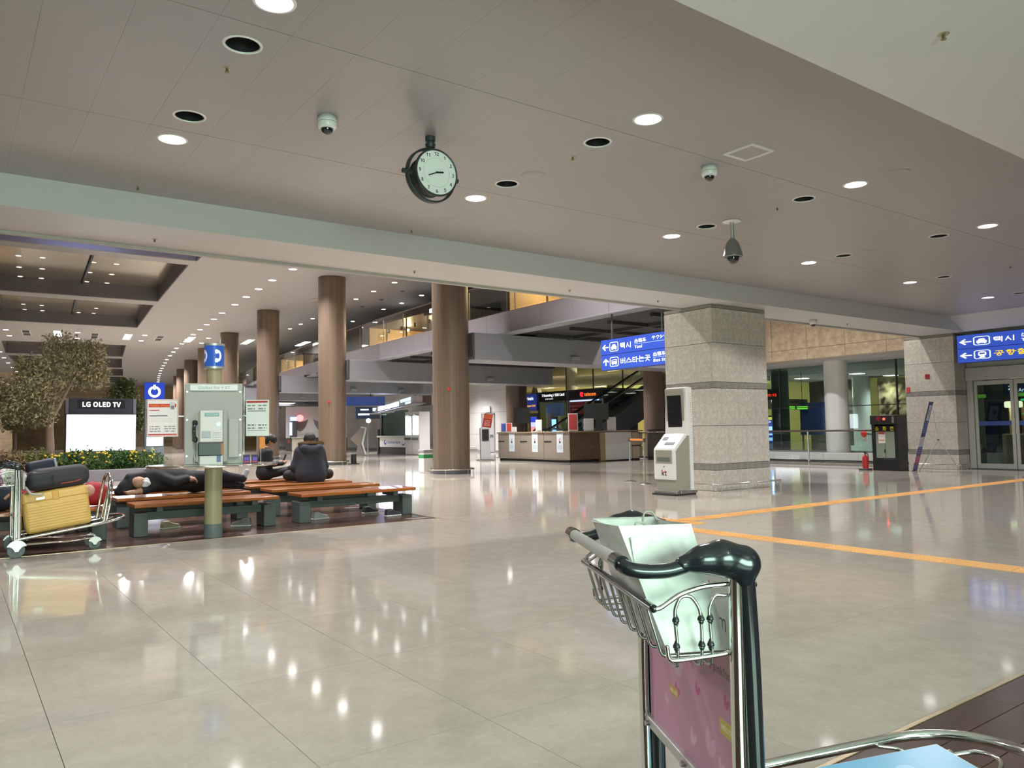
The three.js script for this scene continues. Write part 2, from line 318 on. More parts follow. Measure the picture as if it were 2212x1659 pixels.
/* round speakers, sprinklers, hatch on the low ceiling */
const speakerG = [prep(lathe([[0.0001, -0.006], [0.10, -0.006], [0.115, -0.004], [0.13, -0.010], [0.14, -0.002], [0.14, 0.004]], 40))];
for (const [x, z, l] of [[5.33, -6.87, 'round flush ceiling speaker beside the wall clock, nearer the camera'], [8.8, -4.49, 'faint flush round ceiling speaker near the soffit edge'], [12.45, -6.85, 'small pale round ceiling speaker above the hanging camera']]) {
  const t = thing('ceiling_speaker', l, 'speaker', [x, CY, z], 0, 'round ceiling speakers');
  meshOf('grille', speakerG[0], M.ceil, t);
  const rim = obj('rim', [new THREE.TorusGeometry(0.139, 0.004, 6, 40).rotateX(Math.PI / 2)], std([0.38, 0.36, 0.33], 0.5), t);
}
function sprinkler(x, y, z, label) {
  const t = thing('sprinkler', label, 'sprinkler', [x, y, z], 0, 'ceiling sprinklers');
  obj('plate', [prep(lathe([[0.0001, -0.004], [0.03, -0.005], [0.038, 0]], 20))], std([0.42, 0.38, 0.26], 0.4, { metalness: 0.6 }), t);
  obj('head', [cyl(0.009, 0.012, 0.03, 0, -0.018, 0, 10), cyl(0.018, 0.018, 0.003, 0, -0.034, 0, 12)], std([0.25, 0.2, 0.1], 0.4, { metalness: 0.8 }), t);
}
[[1.72, -6.14, 'sprinkler head by the large unlit downlights at upper left'], [5.32, -6.16, 'sprinkler head below the unlit downlight right of the clock'], [8.86, -6.13, 'sprinkler head between the dome camera and hanging camera'], [1.72, -9.72, 'sprinkler head near the beam at the far left'], [5.33, -9.74, 'sprinkler head near the beam under the clock'], [15.95, -6.1, 'sprinkler head near the right end of the low ceiling']].forEach(([x, z, l]) => sprinkler(x, CY, z, l));
sprinkler(5.21, 3.84, -2.31, 'large looking sprinkler on the soffit at the upper right');
[[2.1, 'on the beam underside far left'], [5.9, 'on the beam underside above the brown columns'], [9.1, 'on the beam underside in the middle'], [11.4, 'on the beam underside left of granite pillar'], [18.2, 'on the beam underside right of granite pillar']].forEach(([x, l]) => sprinkler(x, 3.84, -10.7, 'small sprinkler head ' + l));
{
  const t = thing('access_hatch', 'square access hatch with pale frame in the low ceiling', 'hatch', [6.79, CY, -5.02]);
  obj('hatch_frame', [rspan(-0.19, 0.19, -0.012, 0.003, -0.19, -0.15, 0.003), rspan(-0.19, 0.19, -0.012, 0.003, 0.15, 0.19, 0.003), rspan(-0.19, -0.15, -0.012, 0.003, -0.15, 0.15, 0.003), rspan(0.15, 0.19, -0.012, 0.003, -0.15, 0.15, 0.003)], M.white, t);
  obj('hatch_door', [rspan(-0.148, 0.148, -0.006, 0.003, -0.148, 0.148, 0.002)], M.ceil, t);
}

/* the long beam and the fascia over the doors */
const beamMat = std([0.54, 0.535, 0.525], 0.5);
{
  struct('beam', [span(-15, 25, 3.84, 8.1, -11.2, -9.97)], beamMat, 'long pale beam across the hall');
  // cross beam over the sliding doors with a sloping face
  const g = ext([[21.9, 4.4], [21.9, 4.2], [22.8, 3.84], [23.0, 3.84], [23.0, 4.4]], 13.0).translate(0, 0, -3.5);
  struct('beam', [g], beamMat, 'sloping pale fascia above the sliding doors');
  struct('ceiling_recess', [span(23.0, 24.6, 3.95, 4.4, -10.3, 3)], M.ceil, 'shaded ceiling of the door recess');
  struct('trim_3', [rspan(-15, 25, 3.80, 3.84, -11.24, -11.17, 0.004)], std([0.42, 0.4, 0.36], 0.6), 'thin ledge along the far edge of the beam');
}

/* granite pillars */
function granitePillar(x0, x1, z0, z1, label) {
  const t = structGroup('pillar', label);
  obj('core', [span(x0 + 0.03, x1 - 0.03, 0, 3.84, z0 + 0.03, z1 - 0.03)], M.joint, t);
  const courses = [[0, 0.42, 0], [0.42, 0.55, 1], [0.55, 1.33, 0], [1.33, 2.10, 0], [2.10, 2.23, 1], [2.23, 3.04, 0], [3.04, 3.76, 0], [3.76, 3.838, 1]];
  courses.forEach(([a, b, k], i) => {
    const e = 0.004, m = k ? M.graniteDark : M.granite, th = 0.05;
    for (const g of [rspan(x0, x1, a + e, b - e, z1 - th, z1, 0.004), rspan(x0, x1, a + e, b - e, z0, z0 + th, 0.004), rspan(x0, x0 + th, a + e, b - e, z0 + th + 0.001, z1 - th - 0.001, 0.004), rspan(x1 - th, x1, a + e, b - e, z0 + th + 0.001, z1 - th - 0.001, 0.004)])
      obj('stone_slab', [metre(g, 1.7 + i * 0.03)], m, t);
  });
  return t;
}
granitePillar(12.62, 14.4, -11.68, -10.38, 'square granite pillar behind the white kiosk');
granitePillar(22.86, 24.6, -11.7, -10.3, 'square granite pillar beside the sliding door');
function bumper(pts, label) {
  const t = thing('bumper_rail', label, 'rail');
  obj('tube', [tube(pts.map(([x, z]) => V(x, 0.14, z)), 0.022, 60, 10, false, 0.01)], M.chrome, t);
  for (const [x, z] of pts.slice(1, -1).concat([pts[0], pts[pts.length - 1]])) obj('leg', [cyl(0.011, 0.011, 0.13, x, 0.065, z, 8)], M.steel, t);
}
bumper([[12.5, -11.6], [12.48, -11.0], [12.48, -10.35], [12.5, -10.26], [12.6, -10.24], [13.2, -10.24], [13.45, -10.24]], 'low chrome bumper rail around the granite pillar corner');
bumper([[13.75, -10.24], [14.2, -10.24], [14.55, -10.24]], 'short chrome bumper rail right of the granite pillar corner');
bumper([[22.74, -11.5], [22.73, -11.0], [22.73, -10.3], [22.76, -10.2], [23.3, -10.2]], 'low chrome bumper rail around the pillar by the door');

/* round brown columns in two rows, with the beams that carry the balcony */
const COLS = [[12.7, -20.75], [13.0, -30.75], [13.64, -40.8], [14.55, -51.0], [15.65, -61.0], [17.0, -71.0], [18.6, -81.0], [20.5, -91.0]];
const colG = prep(cyl(0.57, 0.57, 7.76, 0, 3.98, 0, 64));
COLS.forEach(([x, z], i) => {
  const t = structGroup('column', 'round brown column, ' + ORD[i] + ' of the hall row');
  t.position.set(x, 0, z);
  meshOf('shaft', colG, M.veneer, t);
  obj('foot', [cyl(0.585, 0.585, 0.1, 0, 0.05, 0, 48)], M.darkGrey, t);
  obj('collar', [cyl(0.5, 0.5, 0.04, 0, 7.85, 0, 32)], M.dark, t);
  if (i < 5) { const k = obj('bumper_ring', [new THREE.TorusGeometry(0.7, 0.02, 8, 56).rotateX(Math.PI / 2).translate(0, 0.14, 0)], M.chrome, t); for (let a = 0; a < 6; a++) obj('ring_leg', [cyl(0.01, 0.01, 0.13, Math.cos(a * 1.047 + 0.3) * 0.7, 0.065, Math.sin(a * 1.047 + 0.3) * 0.7, 8)], M.steel, t); }
  if (i < 3) { obj('call_point', [rbox(0.05, 0.09, 0.09, 0.01, 0.0, 0, 0).translate(-0.36, 2.6, 0.47)], M.red, t); }
});
[[24.9, -23.6, 'thin dark brown column behind the granite pillar'], [24.9, -33.9, 'brown column behind the long service counter'], [24.9, -44.2, 'brown column behind the exchange booth']].forEach(([x, z, l]) => {
  const t = structGroup('column', l); t.position.set(x, 0, z); meshOf('shaft', colG, M.veneer, t);
  obj('seam', [span(-0.15, -0.13, 0.05, 3.5, 0.553, 0.556)], M.dark, t);
  obj('foot', [cyl(0.585, 0.585, 0.1, 0, 0.05, 0, 48)], M.darkGrey, t);
});
COLS.slice(0, 6).forEach(([x, z], i) => {
  const t = structGroup('cross_beam', 'grey cross beam under the balcony, ' + ORD[i] + ' from the front');
  obj('beam_body', [rspan(x + 0.5, 24.4, 3.53, 4.37, z - 0.6, z + 0.62, 0.01)], M.beamGrey, t);
  obj('end_plate', [span(x + 0.42, x + 0.5, 3.6, 4.36, z - 0.45, z + 0.63)], M.darkGrey, t);
  for (const dx of [4.4, 7.4]) { obj('uplight', [rspan(x + dx, x + dx + 0.34, 3.66, 3.78, z + 0.62, z + 0.74, 0.02), rspan(x + dx + 0.05, x + dx + 0.11, 3.55, 3.68, z + 0.62, z + 0.7, 0.01)], M.grey, t); }
});

/* balcony of the upper floor: curved fascia, glass rail, dark soffit */
const FAS = [[14.62, -11.25], [14.62, -14], [14.62, -17], [14.63, -20.1], [14.74, -23], [14.9, -25.8], [15.02, -28.5], [15.12, -30.5], [15.4, -33.5], [15.66, -36.5], [16.0, -40], [16.5, -45], [17.1, -50], [17.9, -56], [18.9, -63], [20.3, -71], [22.4, -81]];
{
  const fas = structGroup('balcony', 'mauve grey balcony edge of the upper floor');
  const rail = thing('balcony_rail', 'glass balustrade with dark handrail along the balcony', 'railing');
  const railM = std([0.13, 0.09, 0.075], 0.35);
  for (let i = 0; i < FAS.length - 1; i++) {
    const [xa, za] = FAS[i], [xb, zb] = FAS[i + 1], n = Math.max(1, Math.round(Math.hypot(xb - xa, zb - za) / 1.45));
    for (let k = 0; k < n; k++) {
      const x0 = xa + (xb - xa) * k / n, z0 = za + (zb - za) * k / n, x1 = xa + (xb - xa) * (k + 1) / n, z1 = za + (zb - za) * (k + 1) / n, L = Math.hypot(x1 - x0, z1 - z0), ry = Math.atan2(x1 - x0, z1 - z0);
      obj('fascia_panel', [at(rbox(0.06, 0.8, L - 0.008, 0.006, 0.03, 4.77, 0, 1), (x0 + x1) / 2, 0, (z0 + z1) / 2, 0, ry)], M.fascia, fas);
      obj('soffit_strip', [at(box(0.5, 0.03, L, 0.25 * -1 * -1, 4.375, 0), (x0 + x1) / 2, 0, (z0 + z1) / 2, 0, ry)], M.beamGrey, fas);
      obj('glass_panel', [at(box(0.012, 0.98, L - 0.03, 0.12, 5.68, 0), (x0 + x1) / 2, 0, (z0 + z1) / 2, 0, ry)], M.glass, rail);
      obj('handrail', [at(rbox(0.06, 0.06, L + 0.01, 0.02, 0.12, 6.2, 0, 1), (x0 + x1) / 2, 0, (z0 + z1) / 2, 0, ry)], railM, rail);
      if (k === 0 || n > 3) obj('post', [cyl(0.018, 0.018, 1.05, x0 + 0.14, 5.68, z0, 8)], M.steel, rail);
    }
  }
  const outline = FAS.map(([x, z]) => [x + 0.04, -z]).concat([[26.4, 81], [26.4, 37], [24.6, 37], [24.6, 21], [18.6, 21], [18.6, 11.25]]);
  const slab = new THREE.ExtrudeGeometry(shapeOf(outline), { depth: 0.7, bevelEnabled: false }).rotateX(-Math.PI / 2).translate(0, 4.44, 0);
  struct('floor_upper', [slab], std([0.03, 0.03, 0.032], 0.6), 'dark underside and slab of the upper floor');
  // ribs of the dark soffit between the cross beams
  const ribs = [];
  for (let z = -13; z > -60; z -= 1.7) ribs.push(span(15.4, z > -21 ? 18.5 : 24.4, 4.34, 4.46, z - 0.06, z + 0.06));
  for (let x = 17; x < 18.5; x += 2) ribs.push(span(x - 0.06, x + 0.06, 4.34, 4.46, -60, -12));
  struct('soffit_grid', ribs, std([0.035, 0.035, 0.038], 0.6), 'black grid under the balcony');
}

/* the high hall ceiling with coffers, a slot and rows of lamps */
const HY = 7.87;
const PITS = [
  [[-9, -31.3], [7.35, -31.25], [8.15, -40.6], [-9, -41.4]],
  [[-9, -42.3], [8.2, -41.8], [9.1, -51.0], [-9, -51.9]],
  [[2.7, -61.9], [10.2, -61.2], [11.45, -70.2], [3.4, -70.9]],
  [[3.6, -72.6], [11.7, -72.0], [13.25, -81.6], [4.9, -82.2]],
  [[5.1, -83.6], [13.6, -83.1], [15.1, -92.3], [6.8, -92.9]],
  [[7.1, -94.4], [15.5, -93.9], [17.4, -104.3], [8.6, -104.8]],
];
{
  const s = shapeOf([[-15, 11.2], [40, 11.2], [40, 112], [-15, 112]]);
  const holes = [...PITS, [[-9, -29.5], [7.4, -29.4], [7.45, -30.4], [-9, -30.6]]];
  for (const p of holes) { const h = new THREE.Path(); p.forEach(([x, z], i) => (i ? h.lineTo(x, -z) : h.moveTo(x, -z))); h.closePath(); s.holes.push(h); }
  const g = new THREE.ExtrudeGeometry(s, { depth: 0.25, bevelEnabled: false }).rotateX(-Math.PI / 2).translate(0, HY, 0);
  struct('ceiling_hall', [metre(g)], M.hallCeil, 'high white ceiling of the arrivals hall');
  const bronze = std([0.52, 0.45, 0.35], 0.14, { metalness: 0.8 });
  holes.forEach((p, k) => {
    const t = structGroup('coffer', k === 6 ? 'narrow lit slot in the hall ceiling' : 'deep dark coffer in the hall ceiling, ' + ORD[k] + ' from the camera');
    const h = k === 6 ? 0.4 : 0.66, n = p.length;
    for (let i = 0; i < n; i++) {
      const [xa, za] = p[i], [xb, zb] = p[(i + 1) % n], L = Math.hypot(xb - xa, zb - za);
      obj('side', [at(box(L, h, 0.05, 0, HY + 0.03 + h / 2, 0), (xa + xb) / 2, 0, (za + zb) / 2, 0, Math.atan2(-(zb - za), xb - xa))], k === 6 ? std([0.26, 0.26, 0.34], 0.6) : M.coffer, t);
    }
    const lid = new THREE.ExtrudeGeometry(shapeOf(p.map(([x, z]) => [x, -z])), { depth: 0.06, bevelEnabled: false }).rotateX(-Math.PI / 2).translate(0, HY + h, 0);
    obj('lid', [lid], k === 6 ? std([0.3, 0.3, 0.4], 0.6) : bronze, t);
    if (k < 6) { const [x0, z0] = p[0], [x1, z1] = p[2]; for (const f of k < 2 ? [0.62, 0.81] : [0.35, 0.7]) { const xa = x0 + (p[1][0] - x0) * f, xb = p[3][0] + (p[2][0] - p[3][0]) * f; obj('mullion', [rod(V(xa, HY + h - 0.03, z0 + 0.1), V(xb, HY + h - 0.03, z1 - 0.1), 0.07, 6)], M.dark, t); } }
  });
  [[2.08, -36.0], [2.25, -38.4], [2.43, -40.6], [2.89, -35.9], [3.08, -38.3], [3.24, -40.6], [4.7, -35.8], [4.86, -38.1], [5.04, -40.45], [5.54, -35.7], [5.72, -38.08], [5.87, -40.35], [3.1, -49.0], [3.3, -51.0], [3.95, -49.0], [4.15, -51.0], [5.94, -50.8], [6.55, -48.64], [6.7, -50.7]].forEach(([x, z], i) => {  // glowing discs stand in for lamps mirrored in the coffer lids
    const t = thing('coffer_glow_dot', i < 12 ? `glowing dot for a lamp reflection in the first ceiling coffer, row ${['one', 'two', 'three', 'four'][Math.floor(i / 3)]} from the left, ${ORD[i % 3]} in its row` : `glowing dot for a lamp reflection in the second ceiling coffer, ${ORD[i - 12]} from the left`, 'ceiling light', [x, HY + 0.655, z], 0, 'glowing dots for lamp reflections in the ceiling coffers');
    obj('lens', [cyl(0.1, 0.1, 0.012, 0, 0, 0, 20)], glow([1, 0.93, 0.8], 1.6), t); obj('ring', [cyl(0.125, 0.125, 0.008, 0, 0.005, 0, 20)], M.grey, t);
  });
  const tl = thing('slot_lamp', 'cool blue white tube glowing in the ceiling slot', 'ceiling light', [3.9, HY + 0.22, -29.75]);
  obj('tube', [rod(V(-1.5, 0, 0), V(1.0, 0, 0), 0.03)], glow([0.55, 0.65, 1.0], 9), tl);
  const pl = new THREE.RectAreaLight(lin(0.5, 0.6, 1), 6, 2.4, 0.1); pl.position.set(-0.25, -0.05, -0.1); pl.lookAt(-0.25, -5, -0.1); pl.rotation.set(-Math.PI / 2, 0, 0); tl.add(pl);
}
const HG = { lens: prep(lathe([[0.0001, -0.004], [0.15, -0.002]], 24)), ring: prep(lathe([[0.15, 0.006], [0.15, -0.01], [0.185, -0.008], [0.19, 0.002]], 24)), small: prep(lathe([[0.0001, -0.004], [0.11, -0.002]], 20)), sring: prep(lathe([[0.11, 0.006], [0.11, -0.008], [0.135, -0.006], [0.14, 0.002]], 20)) };
function hallLamp(x, z, label, group, power, y = HY, small = false) {
  const t = thing('hall_downlight', label, 'ceiling light', [x, y, z], 0, group);
  meshOf('lens', small ? HG.small : HG.lens, GL.lensHall, t); meshOf('ring', small ? HG.sring : HG.ring, M.white, t);
  if (power) addSpot(t, -0.03, power, LIGHT.hall, 1.15, 8, 1);
}
{
  // the long curved row
  const row = [[10.9, -22.4], [10.92, -25.0], [10.95, -27.4], [10.98, -29.9], [11.04, -32.5], [11.2, -34.8], [11.35, -37.1], [11.55, -39.6], [11.78, -42.7], [12.02, -45.2], [12.25, -47.6], [12.5, -50.1], [12.75, -52.8], [13.05, -55.6], [13.35, -58.5], [13.69, -61.6], [14.1, -64.5], [14.55, -67.7], [15.05, -71.2], [15.6, -74.4], [16.1, -77.6], [16.6, -80.6], [17.1, -83.6], [17.8, -87.3], [18.4, -90.6], [19.0, -93.9], [19.7, -97.4], [20.4, -101.1]];
  row.forEach(([x, z], i) => hallLamp(x, z, i < 20 ? `lit hall downlight, ${ORD[i]} from the near end of the long curved row` : `tiny lit hall downlight, ${ORD[27 - i]} from the far end of the long curved row`, 'curved row of hall downlights', i < 4 ? 200 : i < 16 ? 180 : i % 3 === 0 ? 420 : 0));
  // near bay, hidden by the beam but lighting the floor in front of the benches
  [[1.5, -15], [6.5, -15], [11.5, -15], [1.5, -22], [6.5, -22]].forEach(([x, z], i) => hallLamp(x, z, `hall downlight hidden above the long beam, ${ORD[i]} of five`, 'near hall downlights', 260));
  // band of mixed lamps across the hall
  const rect = metre(rbox(0.5, 0.03, 2.6, 0.01, 0, 0, 0, 1)), rectG = [[5.44, -56.3], [9.4, -56.0], [13.2, -55.7], [17.0, -55.2], [20.8, -54.6]];
  rectG.forEach(([x, z], i) => {
    const t = thing('ceiling_panel_light', `bright rectangular ceiling light, ${ORD[i]} from the left in the far band`, 'ceiling light', [x, HY - 0.005, z], -0.11, 'rectangular lights of the far band');
    obj('diffuser', [rbox(0.42, 0.03, 2.9, 0.006, 0, 0, -0.0, 1)], GL.panel, t); obj('divider', [box(0.44, 0.034, 0.12)], M.white, t);
    const r = new THREE.RectAreaLight(lin(...LIGHT.hall), 25, 0.42, 2.9); r.position.set(0, -0.03, 0); r.rotation.set(-Math.PI / 2, 0, 0); t.add(r);
  });
  [[2.66, -55.6], [3.0, -58.7], [6.41, -55.05], [6.76, -58.3], [10.19, -54.6], [10.57, -57.9], [14.1, -54.3], [14.42, -57.4]].forEach(([x, z], i) => hallLamp(x, z, `round downlight of the far mixed band, ${ORD[i >> 1]} pair from the left, ${i & 1 ? 'farther' : 'nearer'} one`, 'downlights of the far mixed band', 100));
  [[3.78, -56.6], [7.52, -56.3], [11.32, -55.9]].forEach(([x, z], i) => { const t = thing('ceiling_vent', `dark slotted ceiling vent, ${ORD[i]} from the left in the far band`, 'vent', [x, HY - 0.004, z], -0.11, 'vents of the far band'); obj('frame', [box(0.46, 0.02, 2.9)], M.white, t); obj('grille', [box(0.38, 0.02, 1.25, 0, -0.006, -0.72), box(0.38, 0.02, 1.25, 0, -0.006, 0.72)], M.dark, t); });
  // over the balcony
  [[15.71, -30.3], [15.87, -32.7], [16.06, -35.05], [18.3, -32.5], [18.55, -35.0], [18.65, -37.25], [16.7, -42.3], [16.95, -44.8], [17.13, -47.1], [19.12, -42.2]].forEach(([x, z], i) => hallLamp(x, z, `small downlight over the balcony, ${ORD[i]} in order from the near end`, 'downlights over the balcony', i % 2 ? 0 : 130, HY, true));
  [[18.3, -30.3], [17.0, -32.0], [17.2, -34.6], [17.3, -37.0]].forEach(([x, z], i) => tag(obj('dark_downlight', [cyl(0.1, 0.1, 0.012, x, HY - 0.004, z, 20)], M.dark), `small unlit dark downlight over the balcony, ${ORD[i]} from the near end`, 'ceiling light', 'dark downlights over the balcony'));
  // over the open side and under the balcony
  [[20.5, -12.9], [20.5, -15.4], [20.5, -17.9]].forEach(([x, z], i) => hallLamp(x, z, `high downlight over the open side by the stone wall, ${ORD[i]} of three`, 'downlights by the stone wall', 120));
  [[18.2, -25.4], [22.6, -25.4], [18.4, -35.6], [22.8, -35.6], [19.0, -45.6], [23.2, -45.6], [20.5, -55.5], [24.4, -39.5]].forEach(([x, z], i) => hallLamp(x, z, `downlight under the balcony behind the cross beams, ${ORD[i]} of eight`, 'downlights under the balcony', 170, 4.43, true));
  // left far row
  [[3.9, -70], [4.4, -75], [4.95, -80], [5.55, -85], [6.2, -90], [6.9, -95], [7.7, -100]].forEach(([x, z], i) => hallLamp(x - 0.9, z, `far left hall downlight above the tree, ${ORD[i]} from the near end`, 'far left hall downlights', i % 3 === 1 ? 400 : 0));
  [[14.3, -26.0], [14.5, -36], [14.9, -37.2]].forEach(([x, z], i) => tag(obj('ceiling_vent', [rspan(x - 0.3, x + 0.3, HY - 0.012, HY + 0.002, z - 0.3, z + 0.3, 0.004)], std([0.36, 0.31, 0.27], 0.6)), `small beige square ceiling vent near the brown columns, ${ORD[i]} from the front`, 'vent', 'square vents of the hall ceiling'));
}

/* walls that close the place */
struct('wall_rear', [span(-15.3, 24.9, 0, 4.5, 7.6, 7.9)], M.white, 'wall behind the camera');
struct('wall_left', [span(-15.3, -15, 0, 8.2, -112, 9.3)], M.white, 'wall of the hall far left');
struct('wall_far', [span(-15.3, 60, 0, 9, -112.3, -112)], M.stone, 'far end wall of the hall');
struct('wall_side', [span(-15, 4.0, 0, 6.2, -68.6, -68.3)], M.stone, 'beige wall far left behind the trees');
hallLamp(0.6, -63.2, 'added unseen hall downlight before the beige wall at far left', 'far left hall downlights', 260);  // out of view, added to brighten the beige wall
/* light box behind the camera: its greenish light falls on all that faces the camera's side */
{
  const t = thing('advertising_lightbox', 'large pale green advertising light box standing behind the camera', 'light box', [0.3, 0, 4.4]);
  obj('frame', [rspan(-2.2, 2.2, 0.5, 2.9, -0.08, 0.09, 0.02)], M.darkGrey, t);
  for (const x of [-1.9, 1.9]) obj('foot', [rspan(x - 0.1, x + 0.1, 0, 0.5, -0.25, 0.25, 0.02)], M.darkGrey, t);
  obj('screen', [box(4.2, 2.2, 0.02, 0, 1.7, -0.09)], glow([0.7, 1, 0.82], 2.2), t);
  const r = new THREE.RectAreaLight(lin(0.68, 1, 0.82), 19, 4.2, 2.2); r.position.set(0, 1.7, -0.12); r.rotation.set(0, 0, 0); t.add(r);
}

/* outer side of the hall: stone wall above, soffit, kerb, glass */
{
  const w = structGroup('wall_right', 'beige stone wall above the glazed corridor');
  obj('core', [span(24.76, 25.2, 3.66, 8.1, -24.4, -11.7)], M.joint, w);
  const ys = [3.66, 4.06, 5.3, 6.6, 7.86], zs = [-11.75, -13.2, -14.65, -16.1, -17.55, -18.6, -20, -21.4, -22.8, -24.3];
  for (let i = 0; i < ys.length - 1; i++) for (let j = 0; j < zs.length - 1; j++) obj('stone_slab', [metre(rspan(24.7, 24.76, ys[i] + 0.005, ys[i + 1] - 0.005, zs[j + 1] + 0.005, zs[j] - 0.005, 0.004), 0.9)], M.stone, w);
  obj('slab_edge', [span(24.66, 24.72, 3.6, 3.66, -24.4, -11.7)], std([0.2, 0.17, 0.14], 0.7), w);
  struct('ceiling_corridor', [span(24.78, 37.3, 3.63, 3.9, -24.4, -6), span(31.15, 31.2, 3.615, 3.64, -23.5, -6)], M.white, 'pale corridor soffit with square lamps');
  [[33.7, -22.3], [36.3, -22.2], [33.1, -19.1], [36.0, -19.1]].forEach(([x, z], i) => { const t = thing('corridor_lamp', `bright lamp in the corridor soffit, ${ORD[i]} of four`, 'ceiling light', [x, 3.6, z], 0, 'lamps of the corridor soffit'); obj('lens', [rbox(0.5, 0.03, 0.5, 0.08, 0, -0.002, 0)], GL.panel, t); obj('rim', [rbox(0.6, 0.02, 0.6, 0.08, 0, 0.019, 0)], M.white, t); addSpot(t, -0.05, 60, [1, 0.95, 0.88], 1.2, 8, 1); });
  const k = structGroup('kerb', 'white kerb along the glazed side');
  for (let z = -11.75; z > -24; z -= 1.3) obj('kerb_block', [rspan(24.72, 25.7, 0, 0.33, z - 1.292, z, 0.006)], M.white, k);
  obj('kerb_line', [span(24.69, 24.72, 0.06, 0.1, -24.7, -11.75)], M.dark, k);
  const c1 = structGroup('column', 'round white column standing on the kerb'); obj('shaft', [cyl(0.41, 0.41, 3.32, 26.2, 1.98, -15.95, 48)], M.whiteGloss, c1);
  const c2 = structGroup('column', 'second white column behind the glass'); obj('shaft', [cyl(0.41, 0.41, 3.5, 36.0, 1.9, -20.6, 48), cyl(0.7, 0.7, 0.3, 36.0, 0.15, -20.6, 48)], M.whiteGloss, c2);
  // railing
  const r = thing('corridor_rail', 'slim railing with glass in front of the white kerb', 'railing');
  obj('handrail', [rod(V(23.5, 1.12, -24), V(23.5, 1.12, -11.9), 0.03)], std([0.1, 0.08, 0.07], 0.3, { metalness: 0.6 }), r);
  obj('bottom_rail', [rod(V(23.5, 0.1, -24), V(23.5, 0.1, -11.9), 0.022)], std([0.05, 0.05, 0.05], 0.4), r);
  for (const z of [-15.4, -20.2]) obj('post', [rspan(23.48, 23.52, 0, 1.12, z - 0.03, z + 0.03, 0.01)], M.steel, r);
  obj('glass_panel', [span(23.495, 23.505, 0.15, 1.05, -20.1, -15.5), span(23.495, 23.505, 0.15, 1.05, -15.3, -12.0), span(23.495, 23.505, 0.15, 1.05, -24, -20.3)], M.glass, r);
}
{
  // tinted glass wall of the corridor
  const g = structGroup('window_1', 'tall dark green tinted glass wall');
  for (let z = -9.5; z > -24; z -= 2.4) { obj('pane', [span(27.29, 27.31, 0.33, 3.63, z - 2.36, z)], M.glassTint, g); obj('mullion', [span(27.26, 27.34, 0.33, 3.63, z - 2.4, z - 2.36)], M.darkGrey, g); }
  obj('sill', [span(27.1, 27.5, 0, 0.33, -24, -9.5)], M.grey, g);
  obj('transom', [span(27.28, 27.32, 2.0, 2.03, -24, -9.5)], M.darkGrey, g);
}
/* sliding doors at the right edge */
{
  const d = structGroup('door_1', 'automatic sliding glass door in a pale frame');
  const X = 23.55, fr = std([0.5, 0.5, 0.46], 0.4);
  obj('header', [rspan(X - 0.12, X + 0.1, 2.5, 2.86, -10.28, 2, 0.01), rspan(X - 0.02, X + 0.1, 2.86, 3.95, -10.28, 2, 0.01)], fr, d);
  obj('jamb', [rspan(X - 0.06, X + 0.08, 0, 2.5, -10.28, -10.12, 0.01)], fr, d);
  for (let i = 0; i < 5; i++) {
    const z1 = -10.1 + i * 1.02, z0 = z1 + 1.0, lf = obj('leaf_frame', [rspan(X - 0.03, X + 0.03, 0.02, 0.16, z1, z0, 0.006), rspan(X - 0.03, X + 0.03, 2.36, 2.48, z1, z0, 0.006), rspan(X - 0.03, X + 0.03, 0.16, 2.36, z1, z1 + 0.08, 0.006), rspan(X - 0.03, X + 0.03, 0.16, 2.36, z0 - 0.08, z0, 0.006)], fr, d);
    obj('pane', [span(X - 0.005, X + 0.005, 0.16, 2.36, z1 + 0.08, z0 - 0.08)], M.glassTint, d);
    obj('blue_band', [span(X - 0.012, X - 0.008, 1.22, 1.34, z1 + 0.08, z0 - 0.08)], std([0.05, 0.1, 0.34], 0.5), d);
    obj('green_sticker', [span(X - 0.012, X - 0.008, 2.0, 2.1, z1 + 0.09, z1 + 0.3)], std([0.12, 0.55, 0.05], 0.6), d);
  }
  obj('sill', [span(X - 0.1, X + 0.1, 0, 0.02, -10.3, 2)], M.darkGrey, d);
  struct('wall_door', [span(23.5, 24.9, 0, 4.4, -5.0, 9.0)], M.white, 'wall right of the doors outside the frame');
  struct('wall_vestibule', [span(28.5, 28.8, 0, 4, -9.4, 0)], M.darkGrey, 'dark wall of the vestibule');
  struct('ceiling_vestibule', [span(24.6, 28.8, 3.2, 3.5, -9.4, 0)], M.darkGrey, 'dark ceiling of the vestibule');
  obj('green_sticker', [span(23.6, 23.9, 2.03, 2.13, -10.298, -10.29)], std([0.12, 0.55, 0.05], 0.6), d);
}

